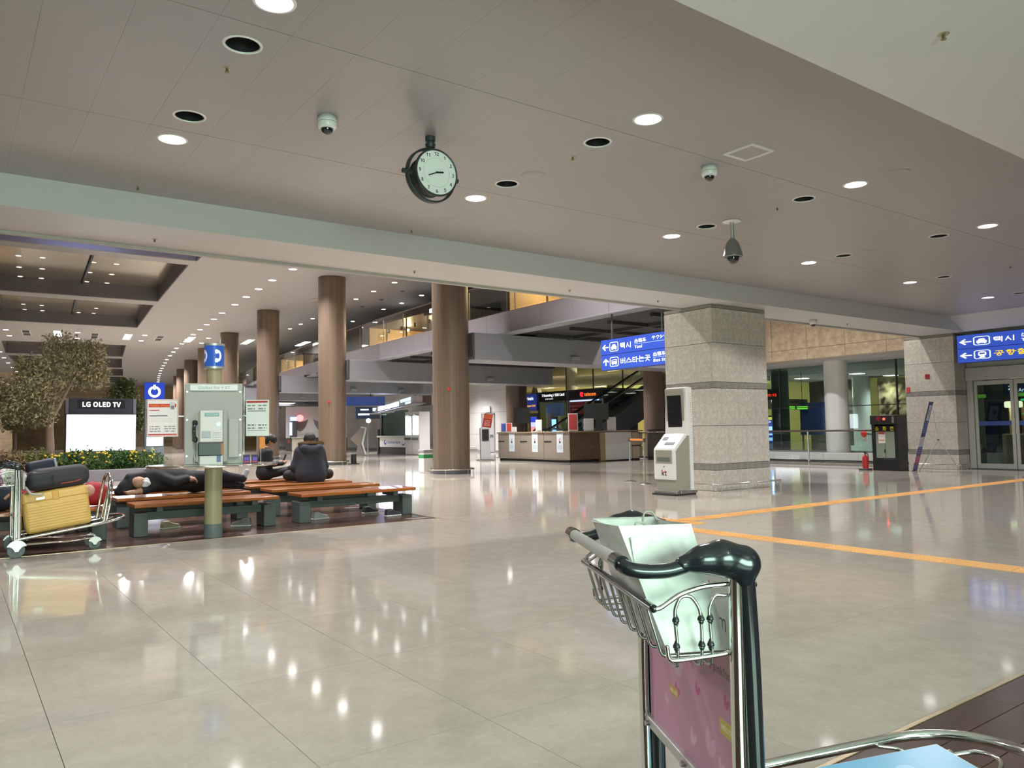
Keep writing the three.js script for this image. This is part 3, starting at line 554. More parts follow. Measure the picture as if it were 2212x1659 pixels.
/* ================= UPPER FLOOR SHOPS ================= */
function shopFront(X, z0, z1, y0, y1, label, back, every) {
  const t = thing('upper_shop', label, 'shop');
  obj('floor_slab', [span(X, X + 4, y0, y0 + 0.04, z0, z1)], M.white, t);
  obj('back_wall', [span(X + 3.9, X + 4, y0, y1 + 0.1, z0, z1)], back, t);
  obj('side_wall', [span(X, X + 4, y0, y1 + 0.1, z0, z0 + 0.1)], std([0.30, 0.2, 0.1], 0.6), t); obj('side_wall', [span(X, X + 4, y0, y1 + 0.1, z1 - 0.1, z1)], back, t);
  obj('roof', [span(X - 0.1, X + 4, y1, y1 + 0.12, z0, z1)], M.dark, t);
  for (let z = z0; z <= z1 + 0.01; z += every) obj('mullion', [span(X - 0.03, X + 0.03, y0, y1, z - 0.03, z + 0.03)], std([0.2, 0.15, 0.1], 0.4), t);
  for (let z = z0; z < z1 - 0.1; z += every) obj('pane', [span(X - 0.006, X + 0.006, y0 + 0.05, y1 - 0.02, z + 0.03, z + every - 0.03)], M.glass, t);
  const lamps = Math.max(1, Math.round((z1 - z0) / 3));
  for (let i = 0; i < lamps; i++) {
    const z = z0 + (z1 - z0) * (i + 0.5) / lamps, b = obj('spot_lamp', [rbox(0.14, 0.14, 0.14, 0.05, X + 1.6, y1 - 0.16, z)], glow([1, 0.75, 0.45], 10), t);
    const p = new THREE.PointLight(lin(1, 0.68, 0.36), 16, 0, 2); p.position.set(X + 1.6, y1 - 0.34, z); p.castShadow = true; p.shadow.radius = 4; t.add(p);
  }
  return t;
}
{
  const a = shopFront(18, -37.7, -29.3, 5.15, 6.86, 'warm lit shop behind the balcony glass left of the near column', std([0.75, 0.66, 0.5], 0.6), 2.1);
  obj('wood_panel', [span(21.7, 21.88, 5.2, 6.7, -34.2, -33.2), span(21.7, 21.88, 5.2, 6.7, -31.6, -30.9)], std([0.55, 0.26, 0.08], 0.5), a);
  obj('orange_display', [at(new THREE.ConeGeometry(0.5, 0.7, 5), 19.6, 6.0, -35.2), box(0.8, 0.5, 0.8, 19.6, 5.4, -35.2)], std([0.85, 0.28, 0.1], 0.5), a);
  obj('green_plant', [new THREE.IcosahedronGeometry(0.5, 1).translate(19.4, 6.1, -31), new THREE.IcosahedronGeometry(0.4, 1).translate(19.5, 6.2, -30.2)], std([0.45, 0.42, 0.05], 0.6), a);
  obj('sign_board', [span(17.9, 18.0, 6.72, 7.0, -31.6, -29.6)], M.dark, a);
  obj('sign_letters', [span(17.86, 17.9, 6.78, 6.96, -31.0, -30.6), span(17.86, 17.9, 6.76, 7.0, -30.45, -30.0)], glow([0.8, 0.9, 1], 3), a);
  for (let i = 0; i < 4; i++) obj('track_spot', [cyl(0.06, 0.06, 0.2, 18.6, 6.6, -36.5 + i * 1.4, 10)], M.dark, a);
  const b = shopFront(18, -24.95, -19.95, 5.15, 7.4, 'warm lit room above the balcony right of the near column', std([0.78, 0.5, 0.2], 0.6), 2.5);
  obj('frame', [span(17.9, 18.1, 5.15, 7.4, -25.3, -24.95)], M.darkGrey, b);
  shopFront(19.5, -55.5, -51, 5.15, 6.7, 'distant small lit shop at the far end of the balcony', std([0.8, 0.7, 0.5], 0.6), 1.5);
  struct('wall_upper', [span(22.2, 22.4, 5.15, 7.87, -80, -22)], std([0.34, 0.36, 0.36], 0.5), 'grey rear wall of the upper floor');
}

/* ================= GROUND FLOOR BACKGROUND ================= */
{
  const w = structGroup('wall_back', 'white panelled wall behind the hall');
  obj('core', [span(26.56, 26.9, 0, 7.87, -80, -37)], M.joint, w);
  const ys = [0.12, 1.1, 2.42, 3.74, 4.44];
  for (let z = -37; z > -62; z -= 1.35) for (let i = 0; i < 4; i++) { if (z < -37.9 && z > -39.5 && i < 2) { if (i === 1) obj('wall_panel', [rspan(26.5, 26.56, 2.36, ys[2] - 0.006, z - 1.344, z, 0.004)], M.white, w); continue; } obj('wall_panel', [rspan(26.5, 26.56, ys[i] + 0.006, ys[i + 1] - 0.006, z - 1.344, z, 0.004)], M.white, w); }
  obj('far_wall_face', [span(26.5, 26.56, 0, 4.44, -80, -62)], M.white, w);
  obj('plinth', [span(26.44, 26.56, 0, 0.12, -80, -39.75), span(26.44, 26.56, 0, 0.12, -38.3, -37)], M.grey, w);
  obj('guard_rail', [rod(V(26.4, 0.3, -44), V(26.4, 0.3, -40.2), 0.04), rod(V(26.4, 0.3, -51), V(26.4, 0.3, -45), 0.04)], M.white, w);
  const d = structGroup('door_2', 'plain grey service door in the white wall');
  obj('leaf', [rspan(26.5, 26.56, 0.02, 2.3, -39.65, -38.4, 0.01)], std([0.42, 0.41, 0.42], 0.5), d); obj('push_bar', [rspan(26.4, 26.48, 1.0, 1.07, -39.55, -38.5, 0.02)], M.steel, d); obj('door_frame', [span(26.46, 26.52, 0, 2.36, -39.75, -39.65), span(26.46, 26.52, 0, 2.36, -38.4, -38.3), span(26.46, 26.52, 2.3, 2.36, -39.75, -38.3)], M.grey, d);
  const e = thing('exit_sign', 'small white glowing exit sign above the service door', 'sign', [26.4, 2.42, -39]);
  obj('housing', [rbox(0.1, 0.36, 0.66, 0.02, 0.02, 0.18, 0)], M.white, e); obj('face', [box(0.01, 0.32, 0.6, -0.035, 0.18, 0)], glow([0.85, 1, 0.95], 2.5), e);
}
/* blue hanging board, exchange booth, standing info screen */
{
  const t = thing('hanging_board', 'long plain blue board hanging behind the second column', 'sign', [19.0, 0, -40.75], -0.44);
  obj('board', [rbox(3.6, 0.52, 0.12, 0.01, -0.5, 3.1, 0)], std([0.04, 0.09, 0.42], 0.35), t);
  for (const x of [-1.6, 0.5]) obj('hanger', [cyl(0.02, 0.02, 1.2, x, 3.95, 0, 8)], M.dark, t);
}
{
  const t = thing('exchange_booth', 'currency exchange booth with lit sign and white counter', 'booth', [21.5, 0, -41]);
  const dk = M.darkGrey;
  obj('base', [span(0, 2.4, 0, 0.42, -2.6, 0.92)], dk, t);
  obj('counter_front', [rspan(-0.04, 0.1, 0.42, 1.0, -2.5, 0.9, 0.01)], M.white, t);
  obj('counter_top', [rspan(-0.2, 0.5, 1.0, 1.1, -2.6, 0.95, 0.02)], std([0.55, 0.55, 0.48], 0.4), t);
  obj('side_post', [span(-0.1, 0.05, 0, 1.5, -2.75, -2.6)], dk, t); obj('corner_post', [span(0.1, 0.2, 0.42, 2.6, -2.6, -2.5)], dk, t);
  obj('booth_window', [span(0.1, 0.12, 1.1, 2.5, -2.5, -0.8), span(0.1, 0.12, 1.1, 2.6, -0.75, 0.9)], M.glassTint, t);
  obj('inner_wall', [span(2.0, 2.1, 0.4, 2.9, -2.6, 0.92)], std([0.4, 0.4, 0.38], 0.6), t);
  const c = obj('counter_print', [card(3.3, 0.56, -0.045, 0.71, -0.8, -Math.PI / 2)], print(canvasTex(512, 96, (x) => { x.fillStyle = '#e6e6e2'; x.fillRect(0, 0, 512, 96); words(x, 'Shinhan Bank', 150, 48, 40, '#2a52a0', 'bold'); x.fillStyle = '#2a52a0'; x.beginPath(); x.arc(110, 48, 26, 0, 7); x.fill(); x.fillStyle = '#e6e6e2'; x.beginPath(); x.arc(118, 42, 15, 0, 7); x.fill(); x.strokeStyle = '#2a52a0'; x.lineWidth = 10; x.beginPath(); x.arc(470, 40, 34, 0.2, 2.6); x.stroke(); })), t);
  obj('sign_box', [at(ext([[-2.9, 2.5], [2.45, 2.96], [2.45, 3.36], [-2.5, 2.95]], 0.4), 0.0, 0, 0, 0, -Math.PI / 2)], std([0.5, 0.46, 0.46], 0.5), t);
  obj('awning', [at(ext([[-3.1, 2.44], [2.5, 2.9], [2.5, 2.96], [-3.1, 2.5]], 0.8), 0, 0, 0, 0, -Math.PI / 2)], M.grey, t);
  obj('sign_letters', [at(ext([[-2.3, 2.62], [-0.7, 2.75], [-0.7, 2.98], [-2.3, 2.87]], 0.03), -0.22, 0, 0, 0, -Math.PI / 2)], glow([0.75, 0.95, 1], 3), t);
  obj('sign_letters_warm', [at(ext([[-0.62, 2.76], [0.35, 2.84], [0.35, 3.1], [-0.62, 3.0]], 0.03), -0.22, 0, 0, 0, -Math.PI / 2)], glow([1, 0.93, 0.7], 3), t);
  obj('sign_script', [at(ext([[0.6, 3.02], [1.8, 3.12], [1.8, 3.3], [0.6, 3.18]], 0.03), -0.22, 0, 0, 0, -Math.PI / 2), at(ext([[1.2, 2.9], [1.8, 2.95], [1.8, 3.06], [1.2, 3.0]], 0.03), -0.22, 0, 0, 0, -Math.PI / 2)], glow([0.4, 0.85, 1], 2.5), t);
  const lp = new THREE.RectAreaLight(lin(0.45, 0.45, 1), 10, 3, 0.5); lp.position.set(-0.3, 2.7, -0.6); lp.rotation.set(0, Math.PI / 2, 0); t.add(lp);
}
for (const [z, l] of [[-39.62, 'cash machine with bright lit panel, left of two'], [-38.75, 'cash machine with bright lit panel, right of two']]) {
  const t = thing('cash_machine', l + ' beside the exchange booth', 'machine', [21.35, 0, z]);
  obj('body', [rspan(0.02, 0.7, 0.02, 2.45, -0.4, 0.4, 0.02)], M.white, t); obj('lit_panel', [rspan(0, 0.03, 1.15, 2.2, -0.34, 0.34, 0.01)], glow([0.75, 0.92, 1], 4), t); obj('cap', [tube([[0.0, 2.22, -0.34], [-0.03, 2.3, 0], [0.0, 2.22, 0.34]], 0.03, 20, 8)], M.steel, t); obj('keypad', [rspan(-0.14, 0.05, 0.85, 0.98, -0.25, 0.25, 0.02)], M.darkGrey, t);
}
{
  const t = thing('info_screen', 'slanted touch screen stand with white edge by the second column', 'information kiosk', [19.4, 0, -41.9], -0.44);
  const prof = [[-0.25, 0], [-0.12, 0.55], [-0.55, 0.95], [0.05, 1.6], [0.3, 1.55], [0.05, 0.6], [0.3, 0]];
  obj('body', [at(ext(prof, 0.9, 0.01), 0, 0.001, 0, 0, 0)], std([0.34, 0.29, 0.25], 0.5), t); obj('white_edge', [at(ext([[0.05, 1.6], [0.3, 1.55], [0.09, 0.68], [0.28, 0.05], [0.38, 0.05], [0.2, 0.66], [0.4, 1.6], [0.06, 1.68]], 0.96, 0.01))], M.whiteGloss, t);
  obj('screen', [at(box(0.78, 0.02, 0.8), -0.25, 1.29, 0, 0, 0, 0.826)], std([0.1, 0.13, 0.17], 0.15), t);
  obj('glow_disc', [at(new THREE.SphereGeometry(0.14, 16, 12), 0.5, 2.0, 0.2)], glow([0.9, 0.95, 1], 3), t);
}
/* poster wall with far desks at the end of the aisle */
{
  const t = thing('poster_wall', 'white hoarding with two dark fan shaped pictures beyond the seated person', 'hoarding', [22.5, 0, -57.8], -0.4);
  obj('board', [rbox(4.6, 2.4, 0.12, 0.01, 0.6, 2.2, 0)], M.white, t);
  obj('lower_board', [rbox(4.6, 0.95, 0.14, 0.01, 0.6, 0.48, 0)], M.darkGrey, t);
  const fan = (x) => { const s = new THREE.Shape(); s.moveTo(-0.62, 0.35); s.quadraticCurveTo(0, -0.1, 0.62, 0.35); s.quadraticCurveTo(0.45, -0.5, 0, -0.62); s.quadraticCurveTo(-0.45, -0.5, -0.62, 0.35); return at(ext(s, 0.02), x, 2.1, 0.07); };
  obj('fan_picture', [fan(-0.65)], std([0.16, 0.15, 0.15], 0.5), t); obj('fan_picture', [fan(0.95)], std([0.2, 0.2, 0.21], 0.5), t);
  obj('orange_patch', [rbox(0.9, 0.3, 0.02, 0.005, -1.1, 0.75, 0.08)], std([0.5, 0.12, 0.06], 0.5), t);
  const s = thing('round_sign', 'red and blue glowing sign beside the white hoarding', 'sign', [21.6, 0, -57.6], -0.4);
  obj('post', [rbox(0.5, 2.5, 0.16, 0.02, -0.35, 1.25, -0.06)], M.darkGrey, s); obj('red_lamp', [at(cyl(0.26, 0.26, 0.08, 0, 0, 0, 24), 0.12, 2.5, 0.08, Math.PI / 2)], glow([1, 0.2, 0.2], 3), s); obj('blue_panel', [rbox(0.5, 0.3, 0.05, 0.01, -0.35, 2.45, 0.06), rbox(0.2, 1.0, 0.05, 0.01, -0.55, 1.7, 0.06)], glow([0.35, 0.45, 1], 2.5), s);
  const k = thing('service_desk', 'pale far service desk below the red and blue sign', 'desk', [21.6, 0, -56.6], -0.4);
  obj('body', [rbox(1.6, 1.0, 0.6, 0.02, 0, 0.5, 0)], std([0.5, 0.47, 0.38], 0.5), k); obj('top', [rbox(1.7, 0.05, 0.7, 0.02, 0, 1.03, 0)], M.white, k);
  const wl = thing('far_ceiling_lamp', 'wide oval lamp glowing at the far end of the aisle', 'ceiling light', [21.2, 3.72, -60]);
  obj('lens', [rbox(1.6, 0.05, 1.2, 0.02)], GL.panel, wl); obj('frame', [rbox(1.8, 0.06, 1.4, 0.02, 0, 0.04, 0)], M.white, wl); addSpot(wl, -0.05, 80, LIGHT.hall, 1.2, 10, 1);
  const bs = thing('lit_board', 'dark blue lit notice board behind the second column', 'sign', [21.2, 0, -44.6], -0.44);
  obj('board', [rbox(1.5, 0.75, 0.1, 0.01, 0, 2.55, 0)], std([0.03, 0.05, 0.12], 0.4), bs); obj('post', [cyl(0.04, 0.04, 2.2, 0, 1.1, 0, 8)], M.grey, bs); obj('letters', [box(0.5, 0.08, 0.02, -0.2, 2.75, 0.06), box(0.7, 0.1, 0.02, -0.25, 2.45, 0.06), box(0.3, 0.2, 0.02, 0.45, 2.75, 0.06)], glow([0.7, 0.9, 1], 2.5), bs);
}
/* service counter with its papers and screens */
{
  const t = thing('service_counter', 'long grey steel front service counter with wooden end', 'counter', [19.7, 0, -25.8]);
  const stl = std([0.36, 0.31, 0.26], 0.35, { metalness: 0.35 });
  for (let i = 0; i < 3; i++) { const z0 = -2.45 + i * 1.63, p = obj('front_panel', [rspan(0, 0.05, 0.1, 1.18, z0 + 0.01, z0 + 1.62, 0.008)], stl, t); obj('shelf_slot', [rspan(-0.015, 0.0, 0.8, 0.85, z0 + 0.03, z0 + 0.5, 0.005)], M.dark, t); }
  obj('end_panel', [metre(rspan(0.06, 1.55, 0.1, 1.18, 2.4, 2.46, 0.006))], std([0.17, 0.11, 0.075], 0.45, { map: again(T.wood, 0.8, 0.8) }), t);
  obj('body', [span(0.06, 0.9, 0.1, 1.15, -2.45, 2.39), span(0.9, 4.0, 0.1, 1.15, 1.9, 2.39)], M.darkGrey, t);
  obj('worktop', [rspan(-0.05, 0.95, 1.18, 1.23, -2.5, 2.5, 0.01), rspan(0.95, 4.0, 1.18, 1.23, 1.8, 2.5, 0.01)], std([0.28, 0.2, 0.14], 0.4), t);
  obj('plinth', [span(0.06, 0.88, 0, 0.1, -2.4, 2.36), span(0.88, 3.9, 0, 0.1, 1.95, 2.36)], M.dark, t);
  obj('end_post', [rspan(1.56, 1.85, 0.02, 1.16, 2.38, 2.5, 0.01)], std([0.36, 0.29, 0.17], 0.5), t);
  obj('white_panel', [rspan(1.86, 3.35, 0.04, 1.16, 2.4, 2.46, 0.006)], M.whiteGloss, t);
  obj('drawer_front', [rspan(3.4, 4.0, 0.62, 1.14, 2.4, 2.46, 0.006)], std([0.55, 0.46, 0.34], 0.5), t); obj('drawer_front', [rspan(3.4, 4.0, 0.06, 0.56, 2.4, 2.46, 0.006)], std([0.55, 0.46, 0.34], 0.5), t);
  obj('foot_rail', [rod(V(-0.12, 0.12, -2.4), V(-0.12, 0.12, 2.4), 0.02)], M.chrome, t);
  const notice = canvasTex(96, 256, (x) => { x.fillStyle = '#d7e2e8'; x.fillRect(0, 0, 96, 256); blur(x, 14, 20, 68, 2, 12, '#8a96a0'); x.fillStyle = '#c98'; x.fillRect(34, 90, 12, 34); x.fillRect(48, 80, 12, 30); x.fillStyle = '#333'; x.fillRect(36, 120, 24, 26); blur(x, 14, 170, 68, 4, 14, '#9aa6ae'); });
  const nm = print(notice, 0.6), names = ['left', 'middle', 'right'];
  for (let i = 0; i < 3; i++) { const z = -26.85 + i * 1.63 - 0.35; tag(obj('notice_sheet', [at(rbox(0.4, 0.86, 0.006, 0.002), 19.69, 0.82, z, 0, -Math.PI / 2), card(0.39, 0.85, 19.686, 0.82, z, -Math.PI / 2)], nm), `pale notice sheet hanging on the ${names[i]} panel of the service counter`, 'notice', 'notice sheets on the service counter'); }
  const brown = thing('timber_wall', 'dark wooden lower wall right of the service counter', 'wall panel', [24.3, 0, -23.1]);
  obj('board', [metre(rspan(-0.5, 2.2, 0, 1.25, -0.05, 0.05, 0.01))], std([0.14, 0.09, 0.06], 0.5, { map: again(T.wood, 0.7, 0.7) }), brown);
  const tv = thing('black_screen', 'large black screen standing on the counter end, seen from behind', 'monitor', [21.35, 1.23, -23.6], -0.75);
  obj('panel', [rbox(1.0, 0.66, 0.06, 0.01, 0, 0.78, 0)], M.black, tv); obj('stand', [rbox(0.26, 0.46, 0.08, 0.02, 0.1, 0.23, -0.05), rbox(0.4, 0.02, 0.3, 0.01, 0.1, 0.01, -0.05)], M.black, tv);
  const t2 = thing('black_display', 'smaller black display on two thin poles behind the counter', 'monitor', [20.85, 0, -28.0], -0.75);
  obj('panel', [rbox(0.72, 0.7, 0.12, 0.01, 0, 1.95, 0)], M.black, t2); obj('pole', [cyl(0.03, 0.03, 1.7, -0.06, 0.85, 0, 10)], M.black, t2); obj('pole', [cyl(0.03, 0.03, 1.7, 0.1, 0.85, 0, 10)], M.black, t2);
  const fl = (x, z, c, l, w = 0.26, h = 0.4) => { const o = thing('leaflet_stand', l, 'leaflet stand', [x, 1.23, z], -0.9); obj('holder', [rbox(w, h, 0.05, 0.006, 0, h / 2, 0)], M.whiteGloss, o); obj('leaflets', [rbox(w * 0.8, h * 0.86, 0.03, 0.004, 0, h * 0.52, 0.03)], std(c, 0.5), o); };
  fl(19.95, -28.15, [0.06, 0.1, 0.4], 'blue leaflet stand at the left end of the counter'); fl(20.0, -27.8, [0.5, 0.06, 0.04], 'red leaflet stand at the left end of the counter'); fl(20.0, -27.45, [0.6, 0.6, 0.58], 'small white leaflet stand on the counter', 0.24, 0.22); fl(20.05, -25.75, [0.6, 0.62, 0.62], 'upright white notice on the counter middle', 0.26, 0.5); fl(20.4, -23.95, [0.45, 0.05, 0.05], 'tall red leaflet stand near the black screen', 0.4, 0.72); fl(20.85, -23.5, [0.5, 0.5, 0.5], 'grey price card beside the black screen', 0.4, 0.5); fl(22.0, -23.4, [0.66, 0.66, 0.64], 'small white card on a black base right of the screen', 0.36, 0.55);
  const k = thing('slim_kiosk', 'slim grey kiosk with red poster at the counter end', 'kiosk', [19.3, 0, -28.7], -0.35);
  obj('base', [rbox(0.7, 0.04, 0.5, 0.01, 0, 0.02, 0)], M.steel, k); obj('body', [at(rbox(0.44, 1.4, 0.22, 0.03), 0, 0.74, 0, -0.05)], std([0.5, 0.5, 0.5], 0.4), k); obj('screen', [at(rbox(0.3, 0.5, 0.03, 0.01), 0, 1.12, 0.12, -0.05)], M.black, k);
  obj('poster', [at(rbox(0.4, 0.6, 0.03, 0.005), 0.14, 1.75, -0.02, -0.05, 0, -0.18)], print(canvasTex(64, 96, (x) => { x.fillStyle = '#9c2318'; x.fillRect(0, 0, 64, 96); x.fillStyle = '#c8552c'; x.fillRect(0, 0, 64, 36); blur(x, 8, 46, 46, 4, 11, '#e8b8a8'); })), k);
}
for (const [x, z, l] of [[13.61, -13.85, 'slim chrome barrier post with orange belt, left one'], [13.2, -12.95, 'slim chrome barrier post, right one nearer the pillar']]) {
  const t = thing('barrier_post', l, 'barrier', [x, 0, z]);
  obj('pole', [cyl(0.02, 0.02, 1.0, 0, 0.5, 0, 12)], M.steel, t); obj('foot', [lathe([[0.0001, 0.03], [0.06, 0.03], [0.15, 0.01], [0.15, 0], [0.0001, 0]], 24)], M.steel, t); obj('head', [cyl(0.032, 0.032, 0.09, 0, 1.02, 0, 14)], M.darkGrey, t);
  if (x > 13.5) { const b = V(13.2 - x, 1.03, -12.95 - z).multiply(V(0.95, 1, 0.95)); obj('belt', [at(rbox(Math.hypot(b.x, b.z), 0.05, 0.005, 0.002), b.x / 2, 1.03, b.z / 2, 0, Math.atan2(-b.z, b.x))], std([0.75, 0.25, 0.05], 0.5), t); }
}
/* telecom booths */
{
  const signTex = (fn) => canvasTex(512, 96, fn);
  const booth = (z0, z1, label, tex, k) => {
    const t = thing('telecom_booth', label, 'booth', [27, 0, 0]);
    obj('sign_band', [rspan(0, 2.6, 2.86, 3.42, z0, z1, 0.01)], std([0.1, 0.1, 0.1], 0.5), t);
    obj('sign_print', [card(z1 - z0 - 0.1, 0.5, -0.006, 3.14, (z0 + z1) / 2, -Math.PI / 2)], glow([1, 1, 1], 1.6, tex), t);
    obj('counter', [rspan(0.1, 0.7, 0, 1.05, z0, z1, 0.01)], std([0.3, 0.3, 0.3], 0.5), t);
    obj('back', [span(2.4, 2.5, 0, 2.86, z0, z1)], std([0.12, 0.14, 0.13], 0.5), t);
    for (const z of [z0, z1 - 0.1]) obj('post', [span(0.05, 0.15, 1.05, 2.86, z, z + 0.1)], M.grey, t);
    obj('booth_glass', [span(0.09, 0.11, 1.05, 2.86, z0 + 0.1, z1 - 0.1)], M.glassTint, t);
    return t;
  };
  const a = booth(-34.85, -32.15, 'grey telecom booth with white lettering', signTex((x) => { x.fillStyle = '#000'; x.fillRect(0, 0, 512, 96); words(x, 'T Roaming / SIM Card', 90, 34, 38, '#fff'); words(x, 'at the counter', 150, 72, 22, '#fff', 'normal'); }));
  obj('blue_panel', [rspan(-0.1, -0.06, 2.05, 2.75, -33.9, -32.3, 0.01)], std([0.12, 0.26, 0.6], 0.4), a);
  obj('white_column', [cyl(0.16, 0.16, 2.2, -0.4, 1.1, -33.2, 20)], M.white, a);
  const b = booth(-32.05, -29.35, 'telecom booth with red and orange lit lettering', signTex((x) => { x.fillStyle = '#000'; x.fillRect(0, 0, 512, 96); words(x, 'telecom', 250, 52, 46, '#ff7a20'); x.fillStyle = '#ff2030'; x.beginPath(); x.moveTo(180, 30); x.quadraticCurveTo(215, 10, 240, 40); x.quadraticCurveTo(215, 50, 235, 72); x.quadraticCurveTo(200, 80, 180, 55); x.fill(); }));
  obj('red_panel', [rspan(-0.1, -0.06, 2.1, 2.75, -31.8, -30.6, 0.01)], print(canvasTex(128, 64, (x) => { x.fillStyle = '#8a1420'; x.fillRect(0, 0, 128, 64); words(x, 'Prepaid SIM Card', 8, 20, 13, '#e0a0a8', 'normal'); blur(x, 20, 36, 90, 1, 14, '#e0c0a0'); })), b);
  obj('orange_panel', [rspan(-0.1, -0.06, 2.1, 2.75, -30.58, -29.9, 0.01)], std([0.45, 0.13, 0.05], 0.5), b);
  obj('lit_edge', [span(-0.1, 0.0, 2.78, 2.84, -31.8, -29.6)], glow([0.4, 0.5, 1], 2), b);
  const s = thing('transport_sign', 'dark blue lit sign with white and yellow words left of telecom booth', 'sign', [26.4, 0, -34.9]);
  const stx = canvasTex(256, 128, (x) => { x.fillStyle = '#0b1c5a'; x.fillRect(0, 0, 256, 128); arrow(x, 40, 34, 40, 0, '#fff'); words(x, 'Arrivals', 90, 34, 34, '#fff'); words(x, 'EXIT', 30, 92, 34, '#ffb020'); words(x, 'Airport Rail', 120, 92, 22, '#ffb020'); });
  obj('case', [rbox(0.12, 0.95, 1.9, 0.01, 0, 2.85, 0)], M.signBlue, s); obj('face', [card(1.84, 0.9, -0.064, 2.85, 0, -Math.PI / 2)], glow([1, 1, 1], 1.5, stx), s); obj('hanger', [cyl(0.02, 0.02, 1.1, 0, 3.85, 0.6, 8)], M.dark, s);
  const v = thing('vending_column', 'tall narrow lit vending column beyond the counter', 'machine', [25.6, 0, -33.2], -0.9);
  obj('body', [rbox(0.5, 2.2, 0.5, 0.02, 0, 1.1, 0)], M.darkGrey, v); obj('lit_front', [rbox(0.34, 1.6, 0.02, 0.01, 0, 1.2, 0.26)], glow([1, 1, 1], 1.3, canvasTex(32, 128, (x) => { const g = ['#2040c0', '#c0c0ff', '#ff9090', '#ffc0c0', '#d0d0f0', '#c0d0ff']; g.forEach((c, i) => { x.fillStyle = c; x.fillRect(0, i * 22, 32, 21); }); })), v);
  const w = thing('welcome_pillar', 'thin pillar with light blue lit front beyond the counter', 'sign', [25.9, 0, -31.9], -0.9);
  obj('body', [rbox(0.3, 2.0, 0.3, 0.02, 0, 1.0, 0)], M.darkGrey, w); obj('lit_front', [rbox(0.24, 0.9, 0.02, 0.01, 0, 1.4, 0.16)], glow([0.25, 0.6, 1], 1.6), w);
}
/* escalator */
{
  const t = thing('escalator', 'dark escalator with glass sides rising to the right', 'escalator');
  const z0 = -29.1, z1 = -27.7, A = [23.4, 0.35], B = [29.6, 3.35];
  const side = [[A[0] - 1.2, 0], [A[0] - 1.2, 0.45], [A[0], 0.5], [B[0], B[1] + 0.2], [B[0] + 1.4, B[1] + 0.25], [B[0] + 1.4, B[1] - 0.9], [B[0], B[1] - 0.95], [A[0] + 1.2, 0]];
  obj('truss', [at(ext(side, 0.1), 0, 0, z1 - 0.05), at(ext(side, 0.1), 0, 0, z0 + 0.05)], std([0.05, 0.05, 0.055], 0.4), t);
  obj('underside', [at(ext([[A[0] + 1.2, 0], [B[0], B[1] - 0.95], [B[0], B[1] - 0.85], [A[0] + 1.05, 0.02]], z1 - z0 - 0.2), 0, 0, (z0 + z1) / 2)], M.darkGrey, t);
  const gl = [[A[0] - 1.0, 0.5], [A[0], 0.55], [B[0], B[1] + 0.2], [B[0] + 1.2, B[1] + 0.25], [B[0] + 1.2, B[1] + 1.15], [B[0], B[1] + 1.1], [A[0], 1.4], [A[0] - 1.0, 1.35]];
  obj('glass_side', [at(ext(gl, 0.012), 0, 0, z1 - 0.05)], M.glass, t); obj('glass_side', [at(ext(gl, 0.012), 0, 0, z0 + 0.05)], M.glass, t);
  for (const z of [z1 - 0.05, z0 + 0.05]) { obj('handrail', [tube([[A[0] - 1.0, 0.7, z], [A[0] - 1.2, 1.0, z], [A[0] - 1.0, 1.36, z], [A[0], 1.42, z], [B[0], B[1] + 1.12, z], [B[0] + 1.2, B[1] + 1.17, z]], 0.045, 60, 8, false, 0.2)], M.black, t); obj('rail_trim', [rod(V(A[0], 1.35, z + 0.02), V(B[0], B[1] + 1.05, z + 0.02), 0.02)], M.steel, t); }
  const n = 17; for (let i = 0; i < n; i++) obj('step', [box(0.36, 0.17, z1 - z0 - 0.24, A[0] + (i + 0.5) * (B[0] - A[0]) / n, A[1] - 0.05 + (i + 0.5) * (B[1] - A[1]) / n, (z0 + z1) / 2)], M.darkGrey, t);
}

